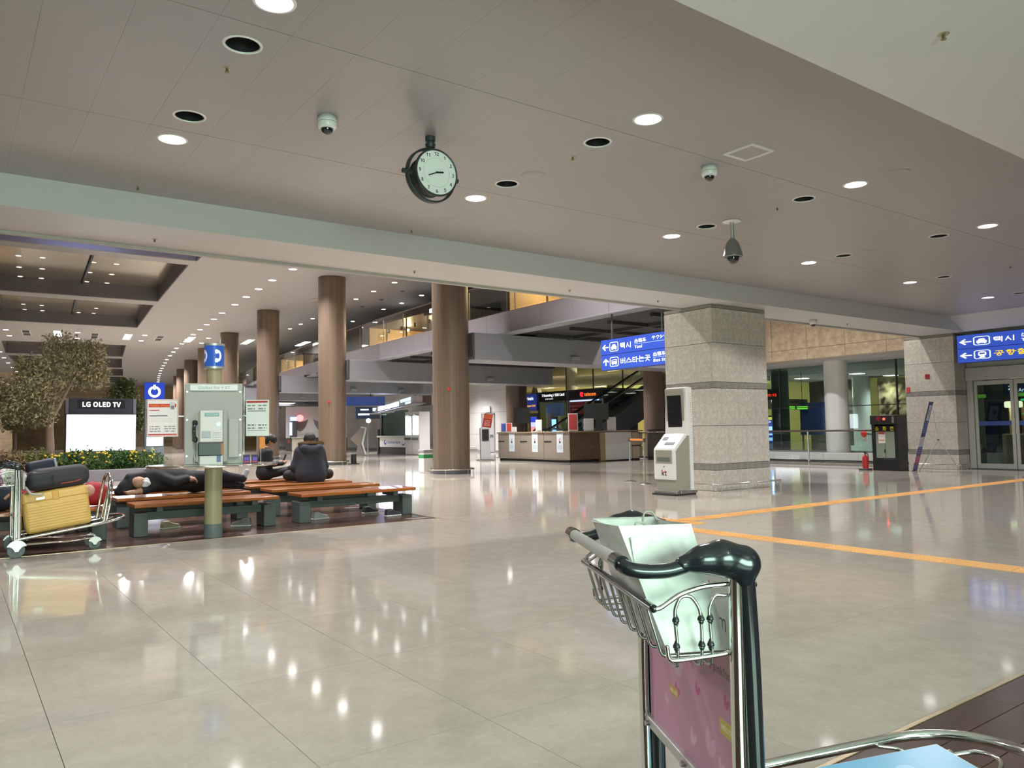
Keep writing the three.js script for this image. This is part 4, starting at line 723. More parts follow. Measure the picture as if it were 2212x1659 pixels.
/* ================= OUTSIDE BEHIND THE GLASS ================= */
{
  const g = structGroup('window_2', 'tall glass wall behind the telecom booths');
  for (let z = -24.5; z > -37; z -= 2.5) { obj('pane', [span(31.0, 31.02, 0, 7.87, z - 2.45, z)], M.glass, g); obj('mullion', [span(30.97, 31.05, 0, 7.87, z - 2.5, z - 2.45)], M.grey, g); }
  // pale vaulted canopy lit from below
  const cream = std([0.8, 0.74, 0.42], 0.6);
  const v = thing('vaulted_canopy', 'yellow lit vaulted canopy outside behind the glass', 'canopy');
  for (let k = 0; k < 4; k++) {
    const pts = [], bot = []; for (let i = 0; i <= 16; i++) { const a = i / 16, x = -6 + 12 * a, y = 5.2 + 3.4 * Math.sin(Math.PI * a) ** 0.8; pts.push([x, y]); bot.push([x, y + 0.25]); }
    obj('vault', [at(ext([...pts, ...bot.reverse()], 9.4), 47 + k * 0.5, -0.5, -34 - k * 9.6, 0, 0)], cream, v);
  }
  obj('far_screen', [span(58, 58.3, 0, 12, -80, -28)], cream, v);
  const pipe = thing('canopy_truss', 'thick white pipe and round column of the canopy outside', 'truss');
  obj('pipe', [rod(V(38, 5.3, -56), V(38, 4.9, -44), 0.46, 24), rod(V(38, 4.9, -44), V(38, 4.5, -31), 0.46, 24)], M.whiteGloss, pipe);
  obj('column', [cyl(0.42, 0.42, 9, 37.6, 4.5, -44.2, 32)], M.whiteGloss, pipe);
  for (const [y, z] of [[5.3, -49], [5.2, -40.2], [5.0, -36.4]]) obj('bracket', [at(ext([[-0.5, 0.2], [0.5, 0.2], [0.5, 0.6], [0.9, 1.3], [-0.9, 1.3], [-0.5, 0.7]], 0.4), 38, y, z, 0, -Math.PI / 2), at(ext([[-0.2, -0.5], [0.2, -0.5], [0.8, -1.8], [-0.8, -1.8]], 0.4), 38, y, z, 0, -Math.PI / 2)], M.grey, pipe);
  for (const [x, z, l] of [[42, -38, 'nearest'], [42, -46, 'middle'], [43, -54, 'farthest']]) {
    const t = thing('canopy_uplight', l + ' warm floodlight under the vaulted canopy', 'lamp', [x, 0, z]);
    obj('mast', [cyl(0.06, 0.08, 3.0, 0, 1.5, 0, 12)], M.grey, t); obj('bowl', [lathe([[0.05, 3.0], [0.3, 3.05], [0.36, 3.16]], 24)], M.grey, t); obj('lens', [lathe([[0.0001, 3.12], [0.33, 3.14]], 24)], glow([1, 0.85, 0.45], 6), t);
    const p = new THREE.PointLight(lin(1, 0.86, 0.5), 150, 0, 2); p.position.set(0, 3.3, 0); p.castShadow = true; p.shadow.radius = 10; t.add(p);
  }
}
{
  // things seen through the tinted glass of the corridor
  const red = thing('led_board', 'black board with red glowing digits behind the tinted glass', 'sign', [27.9, 0, -19.9], -0.95);
  obj('case', [rbox(1.5, 0.46, 0.2, 0.02, -0.4, 2.62, 0)], M.black, red); obj('digits', [card(0.56, 0.16, -0.02, 2.6, 0.105)], glow([1, 1, 1], 4, canvasTex(128, 40, (x) => { x.fillStyle = '#000'; x.fillRect(0, 0, 128, 40); words(x, '05:15', 18, 21, 38, '#ff3018'); })), red); obj('hanger', [cyl(0.02, 0.02, 0.8, -0.6, 3.2, 0, 8)], M.dark, red);
  const tk = thing('ticket_machine', 'blue lit ticket machine with yellow top behind the tinted glass', 'machine', [29.6, 0, -21.2], -0.95);
  obj('body', [rbox(0.62, 1.75, 0.5, 0.03, 0, 0.9, -0.24)], M.black, tk); obj('face', [card(0.44, 1.12, 0, 1.15, 0.012)], glow([1, 1, 1], 2.2, canvasTex(64, 160, (x) => { x.fillStyle = '#0a2c9a'; x.fillRect(0, 0, 64, 160); x.fillStyle = '#e8d040'; x.fillRect(0, 0, 64, 18); arrow(x, 22, 32, 16, 2.4, '#fff'); arrow(x, 44, 32, 16, 0.7, '#fff'); x.fillStyle = '#bcd8ff'; x.fillRect(8, 60, 48, 36); x.fillRect(8, 104, 48, 12); x.fillRect(8, 130, 48, 20); })), tk); obj('round_notice', [at(cyl(0.14, 0.14, 0.02, 0, 0, 0, 24), 0, 0.42, 0.02, Math.PI / 2)], std([0.6, 0.66, 0.66], 0.5), tk);
  const rl = new THREE.PointLight(lin(0.3, 0.5, 1), 2, 0, 2); rl.position.set(0, 1.2, 0.4); rl.castShadow = true; tk.add(rl);
  for (const [x, z, w, l] of [[29.5, -20.25, 0.62, 'left green glowing exit sign behind the tinted glass'], [30.1, -19.95, 0.5, 'right green glowing exit sign behind the tinted glass']]) { const e = thing('green_exit_sign', l, 'sign', [x, 0, z], -0.95); obj('case', [rbox(w, 0.18, 0.06, 0.02, 0, 2.08, 0)], M.darkGrey, e); obj('face', [rbox(w - 0.06, 0.13, 0.02, 0.02, 0, 2.08, 0.03)], glow([0.3, 1, 0.06], 1.6), e); obj('hanger', [cyl(0.012, 0.012, 1.5, 0, 2.9, 0, 6)], M.dark, e); }
  const bl = thing('blue_hoarding', 'large dark blue hoarding panel behind the tinted glass', 'hoarding', [32.6, 0, -20.9], -0.95);
  obj('panel', [rbox(1.4, 1.5, 0.1, 0.01, 0, 1.62, 0)], std([0.03, 0.07, 0.26], 0.4), bl); obj('leg', [box(0.08, 0.9, 0.08, -0.6, 0.45, 0)], M.darkGrey, bl); obj('leg', [box(0.08, 0.9, 0.08, 0.6, 0.45, 0)], M.darkGrey, bl);
  const gc = structGroup('column', 'green tinted glass column behind the corridor window'); obj('shaft', [cyl(0.36, 0.36, 3.6, 28.6, 1.8, -20.0, 32)], std([0.16, 0.26, 0.24], 0.3), gc);
  struct('wall_outer', [span(36.9, 37.2, 0, 3.6, -24, -20.9), span(33, 37, 2.2, 2.7, -24.4, -24.2), span(28, 33, 1.9, 2.5, -24.4, -24.2)], std([0.1, 0.085, 0.06], 0.7), 'dim ochre outer wall beyond the glass');
  const rock = thing('rock_relief', 'yellowish rock relief wall beyond the second white column', 'wall relief', [36.9, 0, -19.0], -1.0);
  { const g = new THREE.BoxGeometry(2.2, 3.5, 0.3, 18, 28, 2), p = g.attributes.position; for (let i = 0; i < p.count; i++) if (p.getZ(i) > 0.1) p.setZ(i, p.getZ(i) + 0.5 * Math.abs(grain(Math.round(p.getX(i) * 60 + 300), Math.round(p.getY(i) * 50 + 300), [0.9, 0.8, 0]))); g.computeVertexNormals(); obj('rock_face', [g.translate(0, 1.76, 0)], std([0.26, 0.21, 0.12], 0.8, { map: T.stone }), rock); }
  const bs = thing('bus_sign', 'small yellow and white lit sign above the black cabinet', 'sign', [27.7, 0, -12.7], -0.95); obj('case', [rbox(0.62, 0.2, 0.06, 0.01, 0, 1.78, 0)], M.darkGrey, bs); obj('face', [rbox(0.58, 0.1, 0.02, 0.005, 0, 1.82, 0.03)], glow([1, 0.85, 0.2], 1.6), bs); obj('white_face', [rbox(0.58, 0.06, 0.02, 0.005, 0, 1.73, 0.03)], glow([0.7, 0.8, 1], 1.6), bs); obj('post', [cyl(0.025, 0.025, 1.7, 0, 0.85, 0, 8)], M.darkGrey, bs);
  const br = thing('white_pipe', 'long pale pipe outside above the black cabinet', 'pipe', [0, 0, 0]); obj('tube', [rod(V(33, 2.75, -16.5), V(35.5, 2.75, -13.5), 0.14, 16)], std([0.6, 0.6, 0.42], 0.4), br); obj('stay', [rod(V(34, 2.75, -15.3), V(34, 3.6, -15.3), 0.03)], M.grey, br); obj('stay', [rod(V(35.2, 2.75, -13.8), V(35.2, 3.6, -13.8), 0.03)], M.grey, br);
  // lights inside the vestibule
  const vl = thing('lit_cart', 'warm lit drinks cart seen through the sliding door', 'cart', [26.6, 0, -10.2], -1.0); obj('body', [rbox(0.8, 0.9, 0.5, 0.03, 0, 0.5, 0)], std([0.3, 0.24, 0.16], 0.5), vl); obj('lit_box', [rbox(0.45, 0.2, 0.3, 0.05, -0.1, 1.85, 0)], glow([1, 0.82, 0.55], 2.5), vl); obj('upright', [box(0.25, 0.8, 0.1, -0.1, 1.35, 0)], std([0.5, 0.38, 0.2], 0.5), vl); obj('timber', [box(0.22, 1.9, 0.2, 0.25, 1.0, -0.1)], std([0.25, 0.12, 0.05], 0.6), vl);
  const vp = new THREE.PointLight(lin(1, 0.75, 0.45), 1.5, 0, 2); vp.position.set(-0.1, 1.7, 0.4); vp.castShadow = true; vl.add(vp);
  const gs = thing('arrival_sign', 'white lit airplane sign with green words seen through the door', 'sign', [25.2, 0, -9.2], -1.57);
  obj('board', [rbox(1.6, 0.4, 0.06, 0.01, 0, 2.3, 0)], M.darkGrey, gs); obj('face', [card(1.5, 0.36, 0, 2.3, 0.035)], glow([1, 1, 1], 1.5, canvasTex(256, 64, (x) => { x.fillStyle = '#08142a'; x.fillRect(0, 0, 256, 64); words(x, '2', 14, 30, 30, '#fff'); words(x, 'Arrivals', 60, 44, 24, '#cfe8ff'); })), gs); obj('green_words', [box(0.5, 0.06, 0.01, -0.1, 1.95, 0.03), box(0.3, 0.08, 0.01, 0.35, 1.75, 0.03), box(0.7, 0.02, 0.01, 0, 1.55, 0.03)], glow([0.05, 0.8, 0.25], 1.2), gs); obj('hanger', [cyl(0.015, 0.015, 0.9, 0.5, 2.75, 0, 6)], M.dark, gs);
}

/* ================= LIT DIRECTION SIGNS ================= */
function signTex(rows) {
  return canvasTex(1024, rows.length * 224, (x, w, h) => {
    x.fillStyle = '#2f4cae'; x.fillRect(0, 0, w, h);
    rows.forEach((r, i) => {
      const y = i * 224; if (i) { x.fillStyle = '#0a1648'; x.fillRect(0, y - 4, w, 8); }
      arrow(x, 74, y + 112, 96, r.dir, '#fff'); rr(x, 142, y + 46, 128, 132, 24, null, '#dfe8ff', 12);
      if (r.icon === 'car') { rr(x, 162, y + 104, 88, 44, 16, '#fff'); rr(x, 178, y + 78, 56, 40, 14, '#fff'); x.fillRect(170, y + 140, 18, 18); x.fillRect(226, y + 140, 18, 18); }
      if (r.icon === 'train') { rr(x, 172, y + 64, 68, 76, 26, '#fff'); x.beginPath(); x.moveTo(176, y + 166); x.lineTo(194, y + 138); x.lineTo(218, y + 138); x.lineTo(236, y + 166); x.fill(); x.fillStyle = '#16309a'; x.fillRect(184, y + 84, 44, 22); }
      if (r.icon === 'bus') { rr(x, 166, y + 80, 82, 66, 10, '#fff'); x.fillStyle = '#16309a'; x.fillRect(174, y + 90, 66, 16); x.fillStyle = '#fff'; x.fillRect(174, y + 146, 14, 12); x.fillRect(226, y + 146, 14, 12); }
      const end = write(x, r.ko, 300, y + 70, 84, r.color, 0.13);
      const px = Math.max(end + 30, r.ex || 0); write(x, r.cn, px, y + 44, 54, r.color, 0.13); words(x, r.en, px, y + 158, 58, r.color, r.italic ? 'italic bold' : 'bold');
      if (r.jp) write(x, r.jp, px + 250, y + 34, 54, r.color, 0.13); x.fillStyle = '#9fb6ff'; x.fillRect(px, y + 112, 1024 - px - 30, 7);
    });
  });
}
function lightSign(name, label, x, y, z, w, h, tex, k, hang) {
  const t = thing(name, label, 'sign', [x, y, z], -Math.PI / 2);
  obj('case', [rbox(w, h, 0.2, 0.015)], M.signBlue, t); obj('face', [card(w - 0.02, h - 0.02, 0, 0, 0.102)], glow([1, 1, 1], k, tex), t);
  for (const s of hang) obj('hanger', [cyl(0.025, 0.025, s[1], s[0], h / 2 + s[1] / 2, 0, 10)], M.darkGrey, t);
  return t;
}
lightSign('taxi_sign', 'blue lit sign with taxi and bus rows left of the granite pillar', 14.3, 3.27, -14.2, 2.5, 0.82, signTex([{ dir: 0, icon: 'car', ko: '택시', cn: '出租车', jp: 'タクシー', en: 'Taxi', color: '#fff', ex: 520 }, { dir: Math.PI / 2, icon: 'bus', ko: '버스타는곳', cn: '出租车', jp: '', en: 'Bus Stop', color: '#fff', ex: 700 }]), 1.7, [[-0.9, 0.7], [0.9, 0.7]]);
lightSign('railway_sign', 'blue lit sign with white taxi row and yellow railway row over the door', 22.95, 3.36, -8.6, 3.2, 0.78, signTex([{ dir: 0, icon: 'car', ko: '택시', cn: '出租车', jp: 'タクシー', en: 'Taxi', color: '#fff', ex: 520 }, { dir: 0, icon: 'train', ko: '공항철도', cn: '机场', jp: '', en: 'Airport Railroad', color: '#ffd21c', ex: 650, italic: true }]), 1.15, [[-1, 0.2], [1, 0.2]]);

/* ================= CLOCK AND CAMERAS ================= */
{
  const t = thing('hanging_clock', 'round double faced clock hanging from the ceiling on a dark bracket', 'clock', [3.78, 0, -6.51]);
  const dk = std([0.035, 0.045, 0.045], 0.45), cy = 3.81;
  obj('ceiling_mount', [cyl(0.05, 0.05, 0.05, 0, 4.175, 0, 24), cyl(0.036, 0.036, 0.03, 0, 4.138, 0, 20), cyl(0.052, 0.045, 0.035, 0, 4.108, 0, 24), cyl(0.026, 0.03, 0.06, 0, 4.075, 0, 16)], dk, t);
  const ring = lathe([[0.252, -0.03], [0.262, -0.034], [0.27, -0.026], [0.27, 0.026], [0.262, 0.034], [0.252, 0.03], [0.252, -0.03]], 64);
  obj('ring_bracket', [at(ring, 0, cy, 0, Math.PI / 2)], dk, t);
  obj('pivot', [at(cyl(0.024, 0.024, 0.1, 0, 0, 0, 16), -0.26, cy, 0, 0, 0, Math.PI / 2)], dk, t); obj('pivot', [at(cyl(0.024, 0.024, 0.1, 0, 0, 0, 16), 0.26, cy, 0, 0, 0, Math.PI / 2)], dk, t);
  const drum = lathe([[0.0001, -0.085], [0.19, -0.085], [0.2, -0.08], [0.2, -0.06], [0.185, -0.05], [0.185, 0.07], [0.215, 0.085], [0.232, 0.1], [0.232, 0.125], [0.224, 0.13], [0.215, 0.122]], 64);
  const d = obj('case', [at(drum, 0, cy, 0, Math.PI / 2)], dk, t);
  const face = canvasTex(512, 512, (x) => {
    x.fillStyle = '#f4f6f2'; x.fillRect(0, 0, 512, 512); x.strokeStyle = '#b8beb8'; x.lineWidth = 3; x.beginPath(); x.arc(256, 256, 166, 0, 7); x.stroke();
    for (let i = 1; i <= 12; i++) { const a = i * Math.PI / 6; words(x, String(i), 256 + 212 * Math.sin(a), 256 - 212 * Math.cos(a), 54, '#15201c', 'bold', 'center'); }
  });
  const fg = new THREE.CircleGeometry(0.222, 64); obj('dial', [fg.translate(0, cy, 0.119)], print(face, 0.5), t);
  const hand = (ang, len, w) => at(rbox(w, len, 0.006, 0.002, 0, len / 2 - 0.012, 0), 0, cy, 0.126, 0, 0, -ang);
  obj('hour_hand', [hand(2.683 * Math.PI / 6, 0.085, 0.017)], M.black, t); obj('minute_hand', [hand(41 * Math.PI / 30, 0.115, 0.011)], M.black, t); obj('hub', [at(cyl(0.01, 0.01, 0.01, 0, 0, 0, 16), 0, cy, 0.129, Math.PI / 2)], M.black, t);
}
const domeDark = phy([0.012, 0.013, 0.016], 0.06, { clearcoat: 1 });
for (const [x, y, z, l] of [[2.75, 4.2, -6.61, 'white dome camera on the ceiling left of the clock'], [6.8, 4.2, -5.56, 'white dome camera on the ceiling near the hatch'], [16.8, 3.84, -10.75, 'tiny white dome camera under the beam right of the pillar']]) {
  const t = thing('dome_camera', l, 'camera', [x, y, z]);
  obj('base', [lathe([[0.0001, 0], [0.088, 0], [0.09, -0.05], [0.088, -0.054]], 40)], M.whiteGloss, t); obj('skirt', [lathe([[0.088, -0.057], [0.09, -0.06], [0.088, -0.095], [0.075, -0.11], [0.056, -0.112]], 40)], M.whiteGloss, t);
  obj('dome', [new THREE.SphereGeometry(0.057, 24, 16, 0, Math.PI * 2, Math.PI / 2, Math.PI / 2).translate(0, -0.108, 0)], domeDark, t);
}
{
  const t = thing('hanging_camera', 'grey bell shaped camera hanging from the ceiling on a pole', 'camera', [8.89, 4.2, -6.9]);
  obj('ceiling_plate', [lathe([[0.0001, 0], [0.13, 0], [0.13, -0.012], [0.03, -0.018]], 32)], M.whiteGloss, t);
  obj('pole', [cyl(0.028, 0.028, 0.25, 0, -0.13, 0, 20), cyl(0.034, 0.034, 0.03, 0, -0.235, 0, 20)], std([0.5, 0.5, 0.48], 0.25, { metalness: 0.7 }), t);
  obj('housing', [lathe([[0.03, -0.24], [0.05, -0.27], [0.085, -0.31], [0.115, -0.39], [0.13, -0.46], [0.14, -0.5], [0.14, -0.515], [0.12, -0.52]], 40)], std([0.25, 0.26, 0.25], 0.3, { metalness: 0.6 }), t);
  obj('dome', [new THREE.SphereGeometry(0.09, 28, 18, 0, Math.PI * 2, Math.PI / 2, Math.PI / 2).translate(0, -0.525, 0), cyl(0.115, 0.115, 0.012, 0, -0.522, 0, 32)], domeDark, t);
}

/* ================= WHITE SELF-SERVICE KIOSK ================= */
{
  const t = thing('service_kiosk', 'white self service kiosk with tall black screen before the granite pillar', 'kiosk', [11.27, 0, -10.53]);
  const body = std([0.30, 0.29, 0.235], 0.4), wh = M.whiteGloss, W = 0.54, rot = -Math.PI / 2;
  const P = (pts, w, b = 0.012) => at(ext(pts, w, b), 0, 0, 0);
  obj('foot_plate', [rspan(-0.05, 0.56, 0, 0.03, -0.3, 0.3, 0.008)], M.dark, t); obj('foot_trim', [rspan(0.12, 0.6, 0.03, 0.1, 0.2, 0.3, 0.01), rspan(0.0, 0.1, 0.03, 0.09, -0.28, 0.3, 0.01)], M.steel, t);
  obj('lower_body', [P([[0.05, 0.06], [0.03, 0.34], [0.03, 0.9], [0.34, 1.2], [0.46, 1.2], [0.46, 0.06]], 0.5)], body, t);
  obj('front_shell', [P([[0.0, 0.30], [-0.01, 0.34], [-0.01, 0.86], [0.0, 0.9], [0.30, 1.18], [0.36, 1.19], [0.36, 1.1], [0.32, 1.09], [0.05, 0.85], [0.05, 0.30]], W, 0.02)], wh, t);
  obj('screen_case', [P([[0.33, 1.14], [0.37, 2.08], [0.40, 2.1], [0.5, 2.1], [0.5, 1.14]], W, 0.02)], wh, t);
  obj('spine', [P([[0.44, 0.06], [0.44, 2.09], [0.53, 2.09], [0.53, 0.06]], W + 0.02, 0.01)], wh, t);
  const lean = Math.atan2(0.04, 0.94);
  const face = (w, h, y, d, m, n) => obj(n, [at(rbox(w, h, 0.016, 0.012), 0.322 + (y - 1.14) * 0.0425 - d, y, 0, lean, rot)], m, t);
  face(0.47, 0.9, 1.62, 0.0, body, 'bezel'); face(0.37, 0.74, 1.57, 0.006, M.blackGloss, 'screen');
  obj('header_words', [at(new THREE.PlaneGeometry(0.36, 0.05), 0.322 + 0.88 * 0.0425 - 0.0095, 2.0, 0, lean, rot)], print(canvasTex(256, 36, (x) => { x.fillStyle = '#8d8b7d'; x.fillRect(0, 0, 256, 36); blur(x, 10, 8, 236, 2, 14, '#b5b3a8'); })), t);
  const slope = Math.atan2(0.28, 0.30);
  obj('card_slot', [at(rbox(0.12, 0.09, 0.01, 0.01), 0.2, 1.089, -0.13, -0.82, rot)], M.darkGrey, t); obj('pin_pad', [at(rbox(0.24, 0.07, 0.01, 0.01), 0.1, 0.995, 0.06, -0.82, rot)], M.darkGrey, t);
  obj('tray_recess', [at(rbox(0.42, 0.26, 0.012, 0.015), -0.012, 0.74, 0, 0, rot)], body, t); obj('tray_slot', [at(rbox(0.34, 0.09, 0.014, 0.01), -0.014, 0.69, 0, 0, rot)], std([0.13, 0.15, 0.12], 0.4), t);
  obj('lock', [at(cyl(0.01, 0.01, 0.01, 0, 0, 0, 12), -0.012, 0.55, 0, 0, 0, Math.PI / 2)], M.dark, t);
  obj('logo_print', [card(0.2, 0.17, -0.0125, 0.43, 0.0, rot)], print(canvasTex(160, 136, (x) => { x.fillStyle = '#dcdbd6'; x.fillRect(0, 0, 160, 136); words(x, 'kt', 80, 70, 118, '#1a1a1e', 'bold', 'center'); x.strokeStyle = '#d02020'; x.lineWidth = 14; x.beginPath(); x.moveTo(62, 60); x.quadraticCurveTo(96, 62, 116, 36); x.stroke(); })), t);
  obj('side_words', [card(0.05, 1.6, 0.49, 1.2, W / 2 + 0.0115)], print(canvasTex(24, 512, (x) => { x.fillStyle = '#e0dfda'; x.fillRect(0, 0, 24, 512); for (let y = 10; y < 500; y += 14) { x.fillStyle = '#a8a8a2'; x.fillRect(6, y, 12, 4 + rnd() * 6); } })), t);
}

/* ================= FIRE CABINET, EXTINGUISHER, BANNER STAND ================= */
{
  const t = thing('fire_cabinet', 'black cabinet with yellow letters and glass doors left of the pillar', 'cabinet', [21.3, 0, -11.56]);
  obj('case', [rspan(0.02, 0.52, 0, 0.34, -0.38, 0.38, 0.01), rspan(0.02, 0.52, 1.3, 1.56, -0.38, 0.38, 0.01), rspan(0.02, 0.52, 0.34, 1.3, -0.38, -0.28, 0.01), rspan(0.02, 0.52, 0.34, 1.3, 0.28, 0.38, 0.01), rspan(0.45, 0.52, 0.34, 1.3, -0.28, 0.28, 0.01)], M.black, t);
  obj('top_ledge', [rspan(-0.02, 0.52, 1.3, 1.56, -0.4, 0.39, 0.02)], M.black, t);
  for (const s of [-1, 1]) obj('glass_door', [rspan(0.03, 0.045, 0.36, 1.1, s < 0 ? -0.27 : 0.005, s < 0 ? -0.005 : 0.27, 0.004)], std([0.27, 0.33, 0.27], 0.2), t);
  obj('letters', [card(0.6, 0.16, 0.015, 1.18, 0, -Math.PI / 2)], print(canvasTex(384, 100, (x) => { x.fillStyle = '#08080a'; x.fillRect(0, 0, 384, 100); write(x, '소', 18, 14, 70, '#f2d21c', 0.15); write(x, '화', 156, 14, 70, '#f2d21c', 0.15); write(x, '전', 294, 14, 70, '#f2d21c', 0.15); })), t);
  obj('red_lamp', [at(new THREE.SphereGeometry(0.035, 16, 12), -0.03, 1.45, 0.02)], glow([1, 0.05, 0.03], 5), t); obj('red_button', [at(cyl(0.07, 0.07, 0.02, 0, 0, 0, 24), -0.03, 1.46, -0.13, 0, 0, Math.PI / 2)], std([0.2, 0.01, 0.01], 0.5), t);
  obj('notice', [at(rbox(0.2, 0.32, 0.006, 0.002), 0.026, 0.93, -0.09, 0, -Math.PI / 2)], M.white, t); obj('notice_print', [card(0.19, 0.31, 0.022, 0.93, -0.09, -Math.PI / 2)], print(canvasTex(64, 100, (x) => { x.fillStyle = '#e8e6e0'; x.fillRect(0, 0, 64, 100); x.fillStyle = '#b04848'; x.fillRect(0, 0, 64, 20); blur(x, 8, 30, 48, 2, 11, '#c8ccd0'); x.fillStyle = '#c87838'; x.fillRect(4, 70, 56, 8); })), t);
  obj('handle', [rspan(0.015, 0.03, 0.5, 0.6, -0.03, 0.0, 0.005)], M.dark, t); obj('corner_strip', [rspan(-0.025, -0.01, 1.34, 1.52, 0.24, 0.3, 0.004)], M.steel, t);
  const e = thing('fire_extinguisher', 'red fire extinguisher on the floor beside the black cabinet', 'fire extinguisher', [21.28, 0, -12.14]);
  obj('cylinder', [lathe([[0.0001, 0.02], [0.075, 0.02], [0.08, 0.04], [0.08, 0.34], [0.06, 0.4], [0.025, 0.43], [0.025, 0.46]], 28)], M.red, e); obj('valve', [cyl(0.02, 0.02, 0.06, 0, 0.48, 0, 12), rbox(0.12, 0.02, 0.03, 0.005, -0.03, 0.52, 0)], M.black, e); obj('hose', [tube([[0.02, 0.48, 0], [0.1, 0.46, 0.02], [0.11, 0.3, 0.03], [0.09, 0.14, 0.03]], 0.012, 24, 8)], M.rubber, e); obj('tray', [rbox(0.3, 0.05, 0.26, 0.01, 0, 0.026, 0)], M.darkGrey, e);
  const fl = thing('alarm_bracket', 'red horn shaped bracket sticking out left of the black cabinet', 'bracket', [21.25, 1.0, -12.06]); obj('arm', [rod(V(0.1, 0.02, 0.14), V(-0.05, 0.05, -0.05), 0.02)], M.black, fl); obj('red_head', [at(new THREE.ConeGeometry(0.09, 0.18, 12), -0.1, 0.05, -0.06, 0, 0, 1.3)], M.red, fl); obj('label_tag', [rbox(0.02, 0.16, 0.1, 0.004, -0.02, -0.12, 0)], std([0.5, 0.48, 0.42], 0.5), fl);
}
{
  const t = thing('banner_stand', 'slanted blue and red roll banner on a thin tripod seen edge on', 'banner', [21.35, 0, -10.78], 0);
  // panel leans away; its width runs nearly along the line of sight
  const wdir = V(0.96, 0, -0.28).normalize(), up = V(0.22, 1.86, 0.42);
  const tex = canvasTex(96, 512, (x) => { x.fillStyle = '#1a2278'; x.fillRect(0, 0, 96, 512); x.fillStyle = '#d8d4dc'; x.fillRect(26, 22, 58, 116); x.fillStyle = '#1a2278'; x.fillRect(40, 60, 16, 30); blur(x, 12, 150, 70, 6, 14, '#8f98d8'); x.fillStyle = '#c8c4cc'; x.fillRect(0, 258, 96, 74); x.fillStyle = '#2a3488'; x.fillRect(0, 332, 96, 60); x.fillStyle = '#a02858'; x.fillRect(0, 396, 96, 64); blur(x, 12, 404, 70, 3, 16, '#d890a8'); blur(x, 12, 340, 70, 3, 16, '#a0a8e0'); blur(x, 12, 472, 70, 2, 14, '#8f98d8'); });
  const g = new THREE.BufferGeometry(), th = wdir.clone().cross(up).normalize().multiplyScalar(0.002);
  const c = (a, b) => wdir.clone().multiplyScalar((a - 0.5) * 0.6).add(up.clone().multiplyScalar(b)).add(V(0, 0.02, 0));
  const q = [c(0, 0), c(1, 0), c(1, 1), c(0, 1)], pos = [], uv = [];
  for (const s of [1, -1]) for (const i of s > 0 ? [0, 1, 2, 0, 2, 3] : [0, 2, 1, 0, 3, 2]) { const p = q[i].clone().addScaledVector(th, s); pos.push(p.x, p.y, p.z); uv.push(i === 1 || i === 2 ? 1 : 0, i > 1 ? 1 : 0); }
  g.setAttribute('position', new THREE.Float32BufferAttribute(pos, 3)); g.setAttribute('uv', new THREE.Float32BufferAttribute(uv, 2)); g.computeVertexNormals();
  obj('banner_sheet', [g], print(tex, 0.5, { side: THREE.DoubleSide }), t);
  obj('edge_bar', [rod(c(0, 1), c(1, 1), 0.012, 8)], M.darkGrey, t); obj('edge_bar', [rod(c(0, 0), c(1, 0), 0.012, 8)], M.darkGrey, t);
  const hub = V(0.3, 0.86, 0.52); obj('mast', [rod(hub, c(0.5, 1), 0.006, 8)], M.steel, t); obj('hub', [new THREE.SphereGeometry(0.025, 12, 10).translate(hub.x, hub.y, hub.z)], M.darkGrey, t);
  obj('leg', [rod(hub, V(0.02, 0.01, 0.12), 0.009, 8)], M.alu, t); obj('leg', [rod(hub, V(0.62, 0.01, 0.92), 0.009, 8)], M.alu, t); obj('leg', [rod(hub, V(0.35, 0.01, -0.05), 0.007, 8)], M.alu, t);
}
tag(obj('call_point', [rbox(0.012, 0.13, 0.13, 0.01, 22.853, 2.66, -11.05)], std([0.3, 0.02, 0.03], 0.4)), 'small dark red alarm plate on the pillar by the door', 'alarm');
tag(obj('exit_marker', [rbox(0.012, 0.16, 0.11, 0.005, 22.853, 2.3, -11.62)], std([0.5, 0.06, 0.06], 0.5)), 'red and white fire marker at the left edge of the far pillar', 'sign');

/* ================= BENCHES ================= */
function makeBench() {
  const t = thing('bench', '', 'bench');
  obj('seat_board', [metre(rbox(1.88, 0.05, 0.56, 0.012, 0, 0.405, 0, 3))], M.bench, t);
  for (const s of [-1, 1]) { obj('leg', [rbox(0.17, 0.31, 0.34, 0.012, s * 0.84, 0.155, 0)], M.benchSteel, t); obj('bracket', [rbox(0.08, 0.07, 0.4, 0.008, s * 0.62, 0.345, 0)], M.benchSteel, t); }
  obj('crossbar', [rbox(1.54, 0.11, 0.1, 0.01, 0, 0.255, 0)], M.benchSteel, t);
  return t;
}
{
  const rows = [-11.2, -12.48, -13.6, -14.95], cols = [[0.72, 'left'], [2.88, 'middle'], [5.08, 'right']], rn = ['front', 'second', 'third', 'rear'];
  let proto = null;
  rows.forEach((z, i) => cols.forEach(([x, c]) => {
    const l = `orange wooden bench of the ${rn[i]} row in the ${c} block`;
    if (!proto) { proto = makeBench(); proto.position.set(x, 0, z); proto.userData.label = l; proto.userData.group = 'wooden benches'; } else dup(proto, [x, 0, z], 0, l, 'wooden benches');
  }));
}
